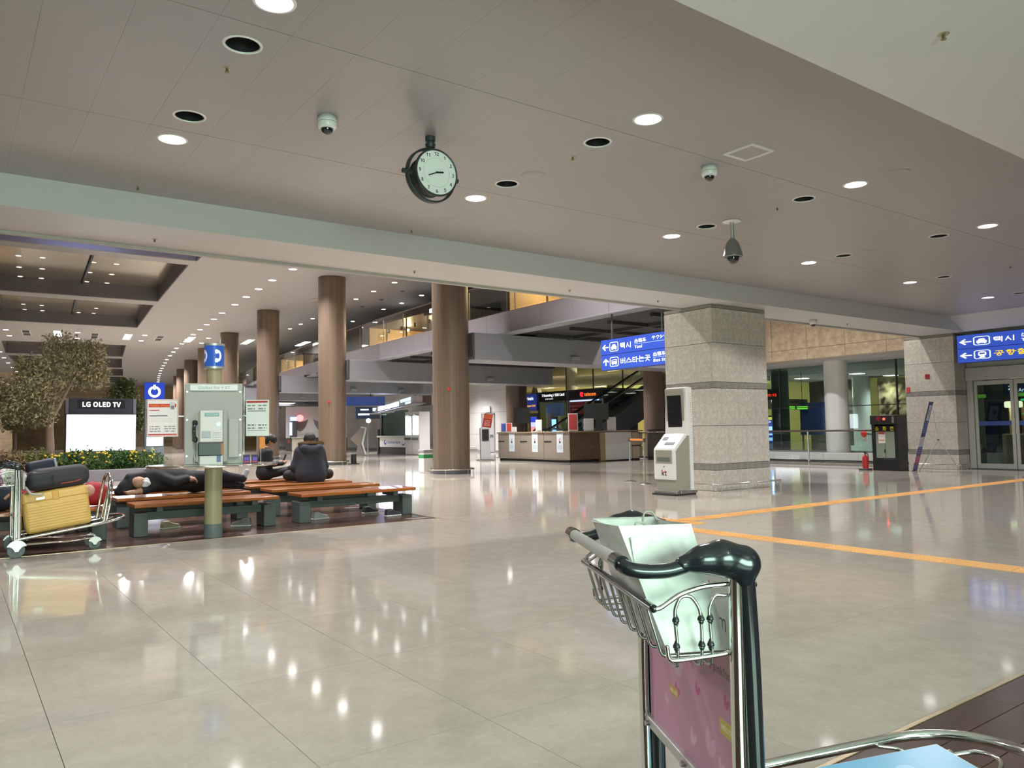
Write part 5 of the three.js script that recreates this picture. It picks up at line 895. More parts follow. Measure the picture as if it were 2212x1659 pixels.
/* litter and shoes below the benches */
{
  const shoe = (x, z, ry, c, l) => { const t = thing('shoe', l, 'shoe', [x, 0, z], ry); const s = new THREE.Shape(); s.moveTo(-0.13, 0); s.lineTo(0.13, 0); s.quadraticCurveTo(0.15, 0.03, 0.1, 0.05); s.quadraticCurveTo(0.02, 0.06, -0.03, 0.1); s.lineTo(-0.12, 0.1); s.quadraticCurveTo(-0.145, 0.05, -0.13, 0); obj('upper', [ext(s, 0.085, 0.02).translate(0, 0.015, 0)], std(c, 0.6), t); obj('sole', [rbox(0.28, 0.025, 0.09, 0.01, 0, 0.0125, 0)], M.white, t); };
  shoe(2.55, -11.75, 0.4, [0.4, 0.33, 0.24], 'beige shoe on the planks under the middle block, left one'); shoe(3.4, -11.3, 2.6, [0.25, 0.22, 0.2], 'grey shoe on the planks beside the phone pole'); shoe(4.6, -11.35, 0.2, [0.4, 0.4, 0.4], 'pale shoe under the front bench of the right block'); shoe(5.55, -11.6, 0.1, [0.05, 0.05, 0.06], 'black shoe between the right benches'); shoe(5.62, -10.95, 0.15, [0.05, 0.05, 0.06], 'black shoe by the right leg of the front bench');
}

/* ================= PUBLIC PHONE STAND ================= */
{
  const t = thing('phone_stand', 'public phone stand with round shelf and blue cylinder sign', 'phone stand', [2.78, 0, -10.42], -0.26);
  const pale = M.mintWhite, poleM = std([0.36, 0.32, 0.19], 0.4);
  obj('pole', [cyl(0.108, 0.108, 0.74, 0, 0.53, 0, 40)], poleM, t); obj('sign_pole', [cyl(0.095, 0.095, 0.3, 0, 2.06, -0.06, 32)], poleM, t); obj('pole_foot', [cyl(0.112, 0.112, 0.17, 0, 0.085, 0, 40)], std([0.11, 0.15, 0.14], 0.5), t);
  const shelf = lathe([[0.0001, 0.9], [0.77, 0.9], [0.785, 0.915], [0.77, 0.93], [0.0001, 0.93]], 64); shelf.scale(1, 1, 0.72); obj('shelf', [shelf], phy([0.42, 0.45, 0.38], 0.15, { clearcoat: 0.5 }), t);
  obj('shelf_rim', [(() => { const r = new THREE.TorusGeometry(0.78, 0.016, 8, 80).rotateX(Math.PI / 2); r.scale(1, 1, 0.72); return r.translate(0, 0.915, 0); })()], M.chrome, t);
  obj('back_panel', [rbox(0.70, 1.04, 0.06, 0.012, 0, 1.45, 0.02)], std([0.4, 0.41, 0.37], 0.5), t);
  obj('cabinet', [rbox(0.5, 1.0, 0.3, 0.02, 0, 1.45, -0.16)], M.grey, t);
  obj('title_plate', [rbox(0.58, 0.08, 0.02, 0.006, 0, 1.915, 0.06)], M.whiteGloss, t);
  obj('title_print', [card(0.57, 0.07, 0, 1.915, 0.0705)], print(canvasTex(512, 64, (x) => { x.fillStyle = '#e4ece8'; x.fillRect(0, 0, 512, 64); words(x, 'Global No 1 KT', 256, 34, 50, '#aebcb8', 'bold', 'center'); })), t);
  for (const [x, y] of [[-0.32, 1.86], [0.32, 1.86], [-0.32, 1.5], [0.32, 1.5], [-0.32, 1.04], [0.32, 1.04]]) obj('bolt', [at(cyl(0.012, 0.012, 0.012, 0, 0, 0, 12), x, y, 0.054, Math.PI / 2)], M.steel, t);
  // the telephone
  const px = -0.03; 
  const ph = obj('phone_body', [rbox(0.28, 0.3, 0.12, 0.02, px, 1.47, 0.11), at(rbox(0.28, 0.17, 0.1, 0.02), px, 1.29, 0.13, -0.12)], std([0.62, 0.62, 0.58], 0.35), t);
  obj('phone_side', [rbox(0.05, 0.66, 0.1, 0.008, px + 0.165, 1.29, 0.09)], std([0.36, 0.36, 0.33], 0.5), t);
  obj('display', [rbox(0.17, 0.045, 0.012, 0.004, px + 0.005, 1.565, 0.168)], std([0.03, 0.1, 0.11], 0.2), t); obj('info_window', [rbox(0.1, 0.08, 0.01, 0.004, px - 0.06, 1.31, 0.185)], std([0.3, 0.33, 0.36], 0.3), t); obj('blue_button', [at(cyl(0.026, 0.026, 0.012, 0, 0, 0, 20), px + 0.085, 1.44, 0.172, Math.PI / 2)], glow([0.5, 0.7, 1], 1.4), t);
  for (let i = 0; i < 12; i++) obj('key', [rbox(0.02, 0.014, 0.01, 0.004, px + 0.035 + (i % 3) * 0.034, 1.345 - Math.floor(i / 3) * 0.03, 0.187 + Math.floor(i / 3) * 0.002)], M.whiteGloss, t);
  obj('black_slot', [rbox(0.29, 0.17, 0.12, 0.012, px - 0.01, 1.125, 0.12)], M.black, t); obj('orange_edge', [rbox(0.02, 0.15, 0.1, 0.004, px + 0.13, 1.125, 0.131)], std([0.6, 0.14, 0.04], 0.5), t);
  obj('lower_box', [rbox(0.28, 0.14, 0.12, 0.015, px, 0.99 + 0.005, 0.11)], std([0.6, 0.64, 0.58], 0.4), t); obj('card_sticker', [rbox(0.05, 0.09, 0.004, 0.002, px + 0.09, 1.005, 0.172)], std([0.1, 0.14, 0.3], 0.4), t);
  obj('handset', [tube([[px - 0.2, 1.46, 0.13], [px - 0.205, 1.4, 0.16], [px - 0.205, 1.34, 0.165], [px - 0.2, 1.26, 0.14]], 0.022, 30, 12), new THREE.SphereGeometry(0.036, 16, 12).scale(1, 1.1, 0.9).translate(px - 0.195, 1.46, 0.115), new THREE.SphereGeometry(0.034, 16, 12).scale(1, 1.2, 0.9).translate(px - 0.192, 1.25, 0.125)], M.blackGloss, t);
  obj('cord', [tube([[px - 0.19, 1.22, 0.12], [px - 0.19, 1.08, 0.1], [px - 0.2, 0.98, 0.12], [px - 0.16, 0.95, 0.1]], 0.01, 40, 8)], M.steel, t);
  obj('side_box', [rbox(0.12, 0.5, 0.05, 0.008, 0.24, 1.26, 0.07)], std([0.42, 0.42, 0.39], 0.5), t);
  // wings with printed cards
  const red = canvasTex(200, 280, (x) => { x.fillStyle = '#efe6e4'; x.fillRect(0, 0, 200, 280); x.strokeStyle = '#d8a8a4'; x.lineWidth = 5; x.strokeRect(3, 3, 194, 274); x.fillStyle = '#cf2a20'; x.fillRect(10, 32, 178, 26); words(x, 'Public Phone', 16, 46, 22, '#f08a20'); x.fillStyle = '#cf3a34'; x.fillRect(14, 78, 66, 6); words(x, '휴대폰', 18, 100, 20, '#333'); x.fillRect(14, 120, 118, 6); blur(x, 14, 140, 150, 3, 12, '#ddd4d2'); blur(x, 16, 200, 70, 3, 18, '#8a8886'); blur(x, 110, 200, 76, 3, 18, '#8a8886'); x.fillStyle = '#d02c28'; x.fillRect(8, 260, 184, 10); rr(x, 146, 20, 32, 58, 6, '#d8d4d6'); rr(x, 152, 46, 22, 26, 3, '#80808a'); });
  obj('card_wing', [rbox(0.37, 0.48, 0.02, 0.006, -0.61, 1.53, -0.06)], M.whiteGloss, t); obj('red_card_print', [card(0.36, 0.47, -0.61, 1.53, -0.0485)], print(red), t);
  const grn = canvasTex(160, 280, (x) => { x.fillStyle = '#dfe6e0'; x.fillRect(0, 0, 160, 280); x.fillStyle = '#b03a34'; x.fillRect(4, 4, 150, 16); blur(x, 10, 36, 60, 2, 26, '#7f8a82'); blur(x, 86, 36, 60, 2, 26, '#7f8a82'); x.fillStyle = '#2f3a34'; x.fillRect(10, 82, 130, 5); blur(x, 10, 190, 60, 2, 24, '#6f7a72'); blur(x, 86, 190, 60, 2, 24, '#6f7a72'); x.fillRect(10, 236, 130, 4); });
  obj('card_wing', [at(rbox(0.3, 0.48, 0.02, 0.006), 0.54, 1.52, -0.05, 0, -0.25)], M.whiteGloss, t); obj('green_card_print', [at(new THREE.PlaneGeometry(0.29, 0.47), 0.5432 - 0.006, 1.52, -0.0385, 0, -0.25)], print(grn), t);
  obj('wing_arm', [rod(V(0, 1.55, -0.12), V(-0.61, 1.55, -0.075), 0.012, 8), rod(V(0, 1.55, -0.12), V(0.54, 1.55, -0.07), 0.012, 8)], M.steel, t);
  obj('glass_wing', [rbox(0.012, 1.0, 0.4, 0.003, 0.37, 1.45, -0.2)], M.glass, t);
  obj('orange_tag', [rbox(0.07, 0.15, 0.02, 0.006, 0.6, 1.19, 0.0), rod(V(0.6, 1.28, 0), V(0.6, 1.12, 0), 0.003, 6)], std([0.7, 0.24, 0.03], 0.5), t); obj('tag_pole', [cyl(0.006, 0.006, 0.3, 0.58, 1.07, 0.0, 8)], M.steel, t);
  for (const dx of [0.4, 0.5]) obj('leaflet_box', [rbox(0.08, 0.11, 0.04, 0.004, dx, 0.985, 0.08)], print(canvasTex(48, 64, (x) => { x.fillStyle = '#2a2450'; x.fillRect(0, 0, 48, 64); x.fillStyle = '#6a4ab0'; x.fillRect(6, 18, 36, 26); x.fillStyle = '#c04048'; x.fillRect(6, 48, 36, 10); })), t);
  obj('sign_cylinder', [cyl(0.122, 0.122, 0.27, 0, 2.33, -0.06, 48)], print(canvasTex(512, 160, (x) => { x.fillStyle = '#1d4aa6'; x.fillRect(0, 0, 512, 160); for (const c of [20, 148, 276, 404]) { x.strokeStyle = '#fff'; x.lineWidth = 20; x.beginPath(); x.arc(c - 8, 80, 42, -1.1, 1.1); x.stroke(); x.lineCap = 'round'; x.fillStyle = '#fff'; rr(x, c - 14, 30, 26, 34, 9, '#fff'); rr(x, c - 14, 98, 26, 34, 9, '#fff'); } }), 0.3, { emissive: lin(0.02, 0.05, 0.16) }), t);
  for (const y of [2.48, 2.18]) obj('sign_rim', [cyl(0.128, 0.128, 0.03, 0, y, -0.06, 48)], M.alu, t);
}

/* ================= LARGE SCREEN, TOTEM, PLANTER, TREES ================= */
{
  const t = thing('led_screen', 'large white glowing advertising screen on two legs with lit title', 'screen', [4.2, 0, -29.7], 0.14);
  for (const s of [-1, 1]) obj('leg', [rbox(0.1, 2.62, 0.12, 0.01, s * 1.06, 1.31, 0)], std([0.2, 0.2, 0.26], 0.4), t);
  obj('case', [rbox(2.2, 1.28, 0.16, 0.01, 0, 1.45, 0.03)], M.darkGrey, t); obj('screen_face', [rbox(2.16, 1.22, 0.02, 0.004, 0, 1.45, 0.12)], glow([0.93, 0.95, 1], 3.6), t);
  obj('title_board', [rbox(2.0, 0.54, 0.08, 0.01, 0, 2.35, 0)], std([0.05, 0.055, 0.08], 0.3), t);
  obj('title_letters', [card(1.5, 0.3, 0, 2.42, 0.042)], glow([1, 1, 1], 3, canvasTex(512, 100, (x) => { x.fillStyle = '#04060c'; x.fillRect(0, 0, 512, 100); words(x, 'LG OLED TV', 256, 52, 76, '#fff', 'bold', 'center'); })), t);
  const r = new THREE.RectAreaLight(lin(0.85, 0.92, 1), 7, 2.1, 1.2); r.position.set(0, 1.45, 0.16); r.rotation.set(0, Math.PI, 0); t.add(r);
}
{
  const t = thing('charging_totem', 'slim grey totem with blue power symbol header and white screen', 'totem', [6.02, 0, -30.4], -0.2);
  obj('pillar', [rbox(0.66, 2.66, 0.22, 0.04, 0, 1.33, 0)], std([0.26, 0.27, 0.32], 0.3, { metalness: 0.4 }), t); obj('edge_strip', [rbox(0.08, 2.66, 0.03, 0.01, -0.05, 1.33, 0.11)], std([0.35, 0.6, 0.42], 0.4), t);
  obj('header', [rbox(0.68, 0.62, 0.24, 0.01, 0, 2.94, 0)], M.signBlue, t);
  obj('header_face', [card(0.66, 0.6, 0, 2.94, 0.122)], glow([1, 1, 1], 1.5, canvasTex(160, 144, (x) => { x.fillStyle = '#1230a0'; x.fillRect(0, 0, 160, 144); x.strokeStyle = '#fff'; x.lineWidth = 20; x.beginPath(); x.arc(80, 80, 40, 0, 7); x.stroke(); x.fillStyle = '#fff'; x.fillRect(71, 18, 18, 44); })), t);
  obj('screen_face', [card(0.54, 1.3, 0.03, 1.6, 0.1285)], glow([1, 1, 1], 2.2, canvasTex(128, 300, (x) => { x.fillStyle = '#f0f2ff'; x.fillRect(0, 0, 128, 300); x.fillStyle = '#4a3f8a'; x.beginPath(); x.moveTo(20, 130); x.quadraticCurveTo(70, 130, 128, 80); x.lineTo(128, 200); x.quadraticCurveTo(80, 190, 60, 150); x.quadraticCurveTo(40, 140, 20, 130); x.fill(); })), t); obj('screen_case', [rbox(0.58, 1.36, 0.04, 0.01, 0.03, 1.6, 0.108)], M.darkGrey, t);
  for (const s of [-1, 1]) obj('foot', [new THREE.SphereGeometry(0.07, 12, 8, 0, 6.3, 0, 1.57).translate(s * 0.3, 0, 0.12)], M.white, t);
  const r = new THREE.RectAreaLight(lin(0.8, 0.85, 1), 5, 0.5, 1.2); r.position.set(0.03, 1.6, 0.16); r.rotation.set(0, Math.PI, 0); t.add(r);
}
{
  const t = thing('planter', 'low grey planter wall filled with bushes behind the benches', 'planter', [2.6, 0, -28.2]);
  obj('wall', [rspan(-3.8, 2.6, 0, 0.34, 2.3, 2.6, 0.02), rspan(2.3, 2.6, 0, 0.34, -5, 2.3, 0.02), rspan(-3.8, 2.3, 0, 0.34, -5, -4.8, 0.02)], std([0.2, 0.19, 0.21], 0.6), t); obj('soil', [span(-3.8, 2.3, 0, 0.24, -4.8, 2.3)], std([0.05, 0.035, 0.025], 0.9), t);
}
function leafGeo(w, l) { const g = new THREE.BufferGeometry(); g.setAttribute('position', new THREE.Float32BufferAttribute([0, 0, 0, -w / 2, l * 0.5, 0.02 * l, 0, l, -0.1 * l, 0, 0, 0, 0, l, -0.1 * l, w / 2, l * 0.5, 0.02 * l], 3)); g.setAttribute('uv', new THREE.Float32BufferAttribute([.5, 0, 0, .5, .5, 1, .5, 0, .5, 1, 1, .5], 2)); g.computeVertexNormals(); return g; }
function leafCloud(blobs, n, w, l, seed) {        // leaves as real little blades scattered in rounded clumps
  seedValue = seed; const base = leafGeo(w, l), pos = [], nor = [], m = new THREE.Matrix4(), q = new THREE.Quaternion(), v = V(0, 0, 0), P = base.attributes.position, Nn = base.attributes.normal;
  for (let i = 0; i < n; i++) {
    const b = blobs[Math.floor(rnd() * blobs.length)], d = V(rnd() * 2 - 1, rnd() * 2 - 1, rnd() * 2 - 1).normalize().multiplyScalar(b[3] * (0.2 + 1.0 * Math.sqrt(rnd()) * (0.6 + 0.4 * rnd()))); d.y *= b[4] || 0.8;
    q.setFromEuler(new THREE.Euler(rnd() * 6, rnd() * 6, rnd() * 6)); m.compose(V(b[0], b[1], b[2]).add(d), q, V(1, 1, 1).multiplyScalar(0.7 + rnd() * 0.6));
    for (let k = 0; k < 6; k++) { v.fromBufferAttribute(P, k).applyMatrix4(m); pos.push(v.x, v.y, v.z); v.fromBufferAttribute(Nn, k).applyQuaternion(q); nor.push(v.x, v.y, v.z); }
  }
  const g = new THREE.BufferGeometry(); g.setAttribute('position', new THREE.Float32BufferAttribute(pos, 3)); g.setAttribute('normal', new THREE.Float32BufferAttribute(nor, 3)); g.setAttribute('uv', new THREE.BufferAttribute(new Float32Array(pos.length / 3 * 2), 2)); return g;
}
const leafMat = (c) => phy(c, 0.7, { side: THREE.DoubleSide });
function tree(x, z, label, trunkH, r, blobs, n, c, seed) {
  const t = thing('indoor_tree', label, 'tree', [x, 0.24, z]);
  obj('trunk', [tube([[0, 0, 0], [0.02, trunkH * 0.4, 0.01], [-0.02, trunkH * 0.8, 0], [0, trunkH, 0]], r, 24, 12)], std([0.26, 0.18, 0.13], 0.8), t);
  blobs.slice(0, 5).forEach((b) => obj('branch', [rod(V(0, trunkH * 0.9, 0), V(b[0] * 0.8, b[1] * 0.95, b[2] * 0.8), r * 0.5, 8, r * 0.2)], std([0.22, 0.16, 0.11], 0.8), t));
  stuff(obj('foliage', [leafCloud(blobs, n, 0.05, 0.12, seed)], leafMat(c), t));
}
tree(2.5, -27.6, 'large indoor tree with olive beige foliage left of the white screen', 1.7, 0.12, [[0, 3.0, 0, 0.75], [0.9, 3.3, 0.2, 0.7], [-0.6, 2.5, 0.3, 0.7], [0.3, 3.8, -0.1, 0.65], [-0.2, 2.2, -0.3, 0.65], [1.15, 2.95, 0, 0.5], [-0.9, 1.9, 0.2, 0.55], [1.0, 3.75, 0.1, 0.5], [-0.5, 3.2, 0, 0.5], [-0.3, 1.75, 0.2, 0.45]], 12000, [0.30, 0.26, 0.14], 77);
tree(5.4, -33, 'smaller green tree behind the totem and the white screen', 1.4, 0.09, [[0, 2.6, 0, 0.6], [0.35, 2.1, 0.1, 0.5], [-0.35, 2.2, 0, 0.5], [0.1, 3.0, 0, 0.4], [0.4, 1.5, 0.1, 0.4]], 6000, [0.12, 0.15, 0.055], 91);
tree(1.75, -30.5, 'thin tree with pale leaves behind the large tree at left', 2.2, 0.06, [[0, 2.7, 0, 0.6], [-0.3, 2.2, 0, 0.5], [0.3, 2.3, 0, 0.45], [0, 1.6, 0.2, 0.45]], 4000, [0.28, 0.24, 0.12], 13);
{
  const bush = (x, z, s, c, n, seed, l) => { const t = thing('bush', l, 'bush', [x, 0.24, z]); stuff(obj('leaves', [leafCloud([[0, 0.28 * s, 0, 0.42 * s, 0.8], [0.3 * s, 0.22 * s, 0.05, 0.34 * s, 0.8], [-0.3 * s, 0.22 * s, 0, 0.34 * s, 0.8]], n, 0.045, 0.12, seed)], leafMat(c), t)); return t; };
  bush(2.1, -27.0, 1.2, [0.15, 0.17, 0.04], 2500, 5, 'olive bush below the large indoor tree'); bush(3.3, -26.9, 1.2, [0.06, 0.13, 0.035], 2500, 6, 'dark green bush under the white screen, left one'); bush(4.2, -26.8, 1.2, [0.05, 0.14, 0.03], 2500, 8, 'bright green bush under the white screen, right one'); bush(5.0, -27.0, 1.1, [0.08, 0.14, 0.04], 2200, 9, 'green bush between the white screen and totem'); bush(1.3, -26.8, 1.2, [0.2, 0.13, 0.06], 2200, 10, 'reddish brown bush at the far left of the planter');
  seedValue = 501; const fl = new THREE.SphereGeometry(0.035, 6, 5);
  [[2.7, -26.6, 'left'], [3.6, -26.4, 'middle'], [4.9, -26.5, 'right']].forEach(([x, z, w]) => { const t = thing('yellow_flowers', `clump of yellow flowers in the planter, ${w} one`, 'flowers', [x, 0.24, z]); const g = []; for (let i = 0; i < 26; i++) g.push(fl.clone().translate((rnd() - 0.5) * 0.8, 0.28 + rnd() * 0.34, (rnd() - 0.5) * 0.5)); stuff(obj('blossoms', g, std([0.6, 0.42, 0.03], 0.6), t)); obj('stems', [leafCloud([[0, 0.2, 0, 0.42, 0.7]], 700, 0.03, 0.16, 60 + x)], leafMat([0.08, 0.15, 0.04]), t); });
}
{
  const t = thing('waste_bin', 'white waste bin with green band left of the near brown column', 'bin', [12.4, 0, -21.85]);
  obj('body', [rbox(0.34, 0.62, 0.34, 0.02, 0, 0.33, 0)], M.whiteGloss, t); obj('green_band', [rbox(0.345, 0.13, 0.345, 0.015, 0, 0.52, 0)], std([0.03, 0.28, 0.08], 0.5), t); obj('lid', [rbox(0.37, 0.08, 0.37, 0.02, 0, 0.69, 0)], M.grey, t);
  const b = thing('small_black_stand', 'small black stand at the foot of the second brown column', 'stand', [13.75, 0, -30.3]); obj('box', [rbox(0.18, 0.4, 0.18, 0.02, 0, 0.22, 0)], M.black, b); obj('plate', [rbox(0.4, 0.03, 0.3, 0.01, 0, 0.015, 0)], M.black, b);
}

/* ================= LUGGAGE TROLLEYS ================= */
const taper = (pts, radii, seg = 40, rs = 14, sy = 1) => {       // tube with changing thickness
  const c = new THREE.CatmullRomCurve3(pts.map((p) => V(...p))), fr = c.computeFrenetFrames(seg, false), pos = [], idx = [];
  for (let i = 0; i <= seg; i++) {
    const t = i / seg, p = c.getPointAt(t), k = t * (radii.length - 1), a = Math.floor(Math.min(k, radii.length - 2)), f = k - a, s = f * f * (3 - 2 * f), r = radii[a] * (1 - s) + radii[a + 1] * s;
    let up = V(0, 1, 0), side = fr.tangents[i].clone().cross(up).normalize(); up = side.clone().cross(fr.tangents[i]).normalize();
    for (let j = 0; j <= rs; j++) { const q = j / rs * Math.PI * 2, v = p.clone().addScaledVector(side, Math.cos(q) * r).addScaledVector(up, Math.sin(q) * r * sy); pos.push(v.x, v.y, v.z); }
  }
  for (let i = 0; i < seg; i++) for (let j = 0; j < rs; j++) { const a = i * (rs + 1) + j, b = a + rs + 1; idx.push(a, b, a + 1, b, b + 1, a + 1); }
  const g = new THREE.BufferGeometry(); g.setAttribute('position', new THREE.Float32BufferAttribute(pos, 3)); g.setIndex(idx); g.computeVertexNormals(); return g;
};
function makeTrolley(name, label, pos, turn, o) {
  const t = thing(name, label, 'trolley', pos, turn), W = 0.335, hs = o.handleSide || 0;
  const hb = phy([0.008, 0.011, 0.015], 0.25, { clearcoat: 0.4 });
  for (const s of [1, -1]) {
    const z = s * W;
    obj('post', [tube([[-0.012, 0.16, z], [-0.016, 0.5, z], [-0.014, 0.8, z], [-0.012, 0.97, z]], 0.0165, 30, 14)], M.chrome, t);
    obj('post_cover', [tube([[0.024, 0.16, z], [0.02, 0.5, z], [0.016, 0.8, z], [0.01, 0.97, z]], 0.0225, 30, 14)], o.blackPosts ? M.blackGloss : M.chrome, t);
    const dy = s > 0 ? 0 : -0.012, u = s > 0 ? -0.268 : -0.24;
    obj('handle_grip', [sdfMesh([{ a: [0.006, 0.997, z], b: [-0.045, 1.007, z], ra: 0.037, rb: 0.037, c: [1, 1, 1] }, { a: [-0.045, 1.007, z], b: [-0.09, 1.006, z], ra: 0.037, rb: 0.027, c: [1, 1, 1] }, { a: [-0.09, 1.006, z], b: [-0.135, 0.997, z], ra: 0.027, rb: 0.0185, c: [1, 1, 1] }, { a: [0.006, 0.985, z], b: [0.006, 0.962, z], ra: 0.034, rb: 0.026, c: [1, 1, 1] }], 0.0035, 0.012, 0.02)], hb, t);
    obj('handle_arm', [tube([[-0.115, 0.997, z], [-0.17, 0.985 + dy, z], [-0.225, 0.985 + dy, z - s * 0.004], [u + 0.008, 0.992 + dy, z - s * 0.012], [u, 1.0 + dy, z - s * 0.03]], 0.0165, 40, 14)], hb, t);
    obj('bar_cap', [rod(V(u, 1.0 + dy, z - s * 0.02), V(u, 1.0 + dy, z - s * 0.075), 0.0185, 18)], M.blackGloss, t);
  }
  obj('push_bar', [rod(V(-0.268, 1.0, W - 0.05), V(-0.24, 0.988, -W + 0.05), 0.0155, 20)], std([0.55, 0.55, 0.5], 0.4), t);
  // basket
  const wire = (p, r = 0.0036, n = 30) => tube(p, r, n, 8, false, 0.4), B = 0.785;
  obj('basket_bar', [tube([[-0.2, 0.9, W - 0.015], [-0.2, 0.9, 0], [-0.2, 0.9, -W + 0.015]], 0.0098, 20, 10)], M.blackGloss, t);
  for (const s of [1, -1]) {
    const z = s * (W - 0.012);
    obj('basket_rim', [wire([[-0.2, 0.9, z], [-0.185, 0.902, z], [-0.14, 0.928, z], [-0.085, 0.943, z], [-0.012, 0.948, z]], 0.0062, 40)], M.chrome, t);
    obj('basket_rail', [wire([[-0.172, B + 0.03, z], [-0.168, B + 0.006, z], [-0.15, B, z], [-0.06, B + 0.006, z], [-0.012, B + 0.012, z]], 0.0055, 30)], M.chrome, t);
    for (const a of [-0.125, -0.045]) {
      const p = [[a - 0.022, B - 0.012, z - s * 0.006], [a - 0.022, B + 0.02, z], [a - 0.026, 0.86, z], [a - 0.026, 0.895, z], [a - 0.012, 0.922, z], [a + 0.012, 0.922, z], [a + 0.03, 0.895, z], [a + 0.034, 0.86, z], [a + 0.034, B + 0.02, z], [a + 0.034, B - 0.012, z - s * 0.006]];
      if (a > -0.1) p.splice(6, 4, [a + 0.033, 0.925, z]);
      obj('side_wire', [wire(p, 0.0042, 60)], M.steel, t);
      for (const d of a > -0.1 ? [-0.025] : [-0.025, 0.034]) for (const y of [0.815, 0.872]) obj('wire_bead', [taper([[a + d, y - 0.013, z], [a + d, y, z], [a + d, y + 0.0131, z + 0.0001]], [0.0035, 0.0085, 0.0035], 10, 10)], M.black, t);
    }
    obj('bottom_wire', [wire([[-0.147, B - 0.012, z - s * 0.006], [-0.147, B - 0.018, z - s * 0.03], [-0.147, B - 0.005, z - s * 0.1]], 0.0042), wire([[-0.091, B - 0.012, z - s * 0.006], [-0.091, B - 0.018, z - s * 0.03], [-0.091, B - 0.005, z - s * 0.1]], 0.0042), wire([[-0.067, B - 0.012, z - s * 0.006], [-0.067, B - 0.018, z - s * 0.03], [-0.067, B - 0.005, z - s * 0.1]], 0.0042)], M.steel, t);
  }
  for (let i = 0; i < 8; i++) { const z = -W + 0.05 + i * (2 * W - 0.12) / 7; obj('front_wire', [wire([[-0.2, 0.9, z], [-0.194, 0.88, z], [-0.172, B + 0.02, z], [-0.165, B, z], [-0.15, B - 0.006, z], [-0.06, B - 0.006, z], [0.0, B, z]], 0.0042, 40)], M.steel, t); }
  for (const z of [-0.2, 0.0, 0.2]) obj('hook_wire', [wire([[-0.2, 0.9, z - 0.03], [-0.215, 0.925, z - 0.03], [-0.2, 0.945, z], [-0.185, 0.925, z + 0.03], [-0.19, 0.86, z + 0.03]], 0.004, 40)].slice(0, z < -0.1 ? 1 : 0).concat(z < -0.1 ? [] : [wire([[-0.2, 0.9, z], [-0.198, 0.895, z]], 0.004, 4)]), M.steel, t);
  // plates and boards
  obj('rear_plate', [rspan(0.055, 0.075, 0.735, 0.925, -0.26, 0.255, 0.006)], std([0.5, 0.49, 0.46], 0.4), t); obj('plate_rim', [tube([[0.065, 0.93, -0.265], [0.065, 0.935, 0], [0.065, 0.93, 0.262]], 0.009, 20, 8)], M.chrome, t);
  if (o.plate) obj('plate_print', [card(0.5, 0.18, 0.0535, 0.83, 0, -Math.PI / 2)], print(o.plate, 0.4), t);
  if (o.board) { obj('advert_board', [rspan(-0.004, 0.006, 0.43, 0.775, -W + 0.02, W - 0.02, 0.002)], M.white, t); obj('advert_print', [card(2 * W - 0.05, 0.34, -0.0055, 0.603, 0, -Math.PI / 2)], print(o.board, 0.4), t); }
  obj('lower_rail', [rspan(-0.02, 0.012, 0.405, 0.435, -W, W, 0.006)], M.alu, t); for (const z of [-0.29, 0.0, 0.29]) obj('rail_bolt', [at(cyl(0.008, 0.008, 0.012, 0, 0, 0, 12), -0.025, 0.42, z, 0, 0, Math.PI / 2)], M.steel, t);
  // tray: an outer hoop and inner rails, rising to the front
  const y0 = o.rear || 0.2, y1 = o.front || 0.3, YY = (u) => y0 + (y1 - y0) * Math.max(0, u) / 1.0;
  obj('tray_hoop', [tube([[0.0, YY(0), -W - 0.005], [0.3, YY(0.3), -W - 0.02], [0.7, YY(0.7), -W - 0.03], [0.9, YY(0.9), -W - 0.025], [1.03, YY(1.03), -W + 0.05], [1.1, YY(1.1), -0.15], [1.11, YY(1.1), 0.02], [1.08, YY(1.08), 0.2], [0.98, YY(0.98), W - 0.02], [0.8, YY(0.8), W + 0.03], [0.4, YY(0.4), W + 0.02], [0.0, YY(0), W + 0.005]], 0.0165, 140, 14)], M.chrome, t);
  for (const s of [1, -1]) { obj('tray_rail', [tube([[0.05, YY(0.05) - 0.02, s * 0.25], [0.5, YY(0.5) - 0.02, s * 0.25], [0.93, YY(0.93) - 0.015, s * 0.24]], 0.012, 30, 10)], M.chrome, t); obj('tray_link', [tube([[0.76, YY(0.76) - 0.005, s * (W + 0.012)], [0.82, YY(0.8) - 0.016, s * (W - 0.01)], [0.8, YY(0.8) - 0.02, s * 0.29], [0.7, YY(0.7) - 0.02, s * 0.262]], 0.007, 24, 8)], M.chrome, t); obj('nose_wire', [tube([[0.93, YY(0.93) - 0.02, s * 0.24], [1.0, YY(1) - 0.012, s * 0.21], [1.02, YY(1) - 0.01, s * 0.14], [0.96, YY(0.96) - 0.02, s * 0.09], [0.9, YY(0.9) - 0.02, s * 0.1]], 0.007, 30, 8)], M.chrome, t); }
  for (const [u, w] of [[0.9, 0.3], [0.1, 0.34]]) obj('tray_crossbar', [rod(V(u, YY(u) - 0.024, -w), V(u, YY(u) - 0.024, w), 0.011, 10)], M.darkGrey, t);
  if (o.trayBoard) { obj('tray_board', [at(rbox(0.82, 0.006, 0.54, 0.002), 0.5, YY(0.5) + 0.004, 0, 0, 0, Math.atan2(y1 - y0, 1))], M.white, t); obj('tray_print', [at(new THREE.PlaneGeometry(0.53, 0.81).rotateZ(Math.PI / 2).rotateX(-Math.PI / 2), 0.5, YY(0.5) + 0.008, 0, 0, 0, Math.atan2(y1 - y0, 1))], print(o.trayBoard, 0.3), t); }
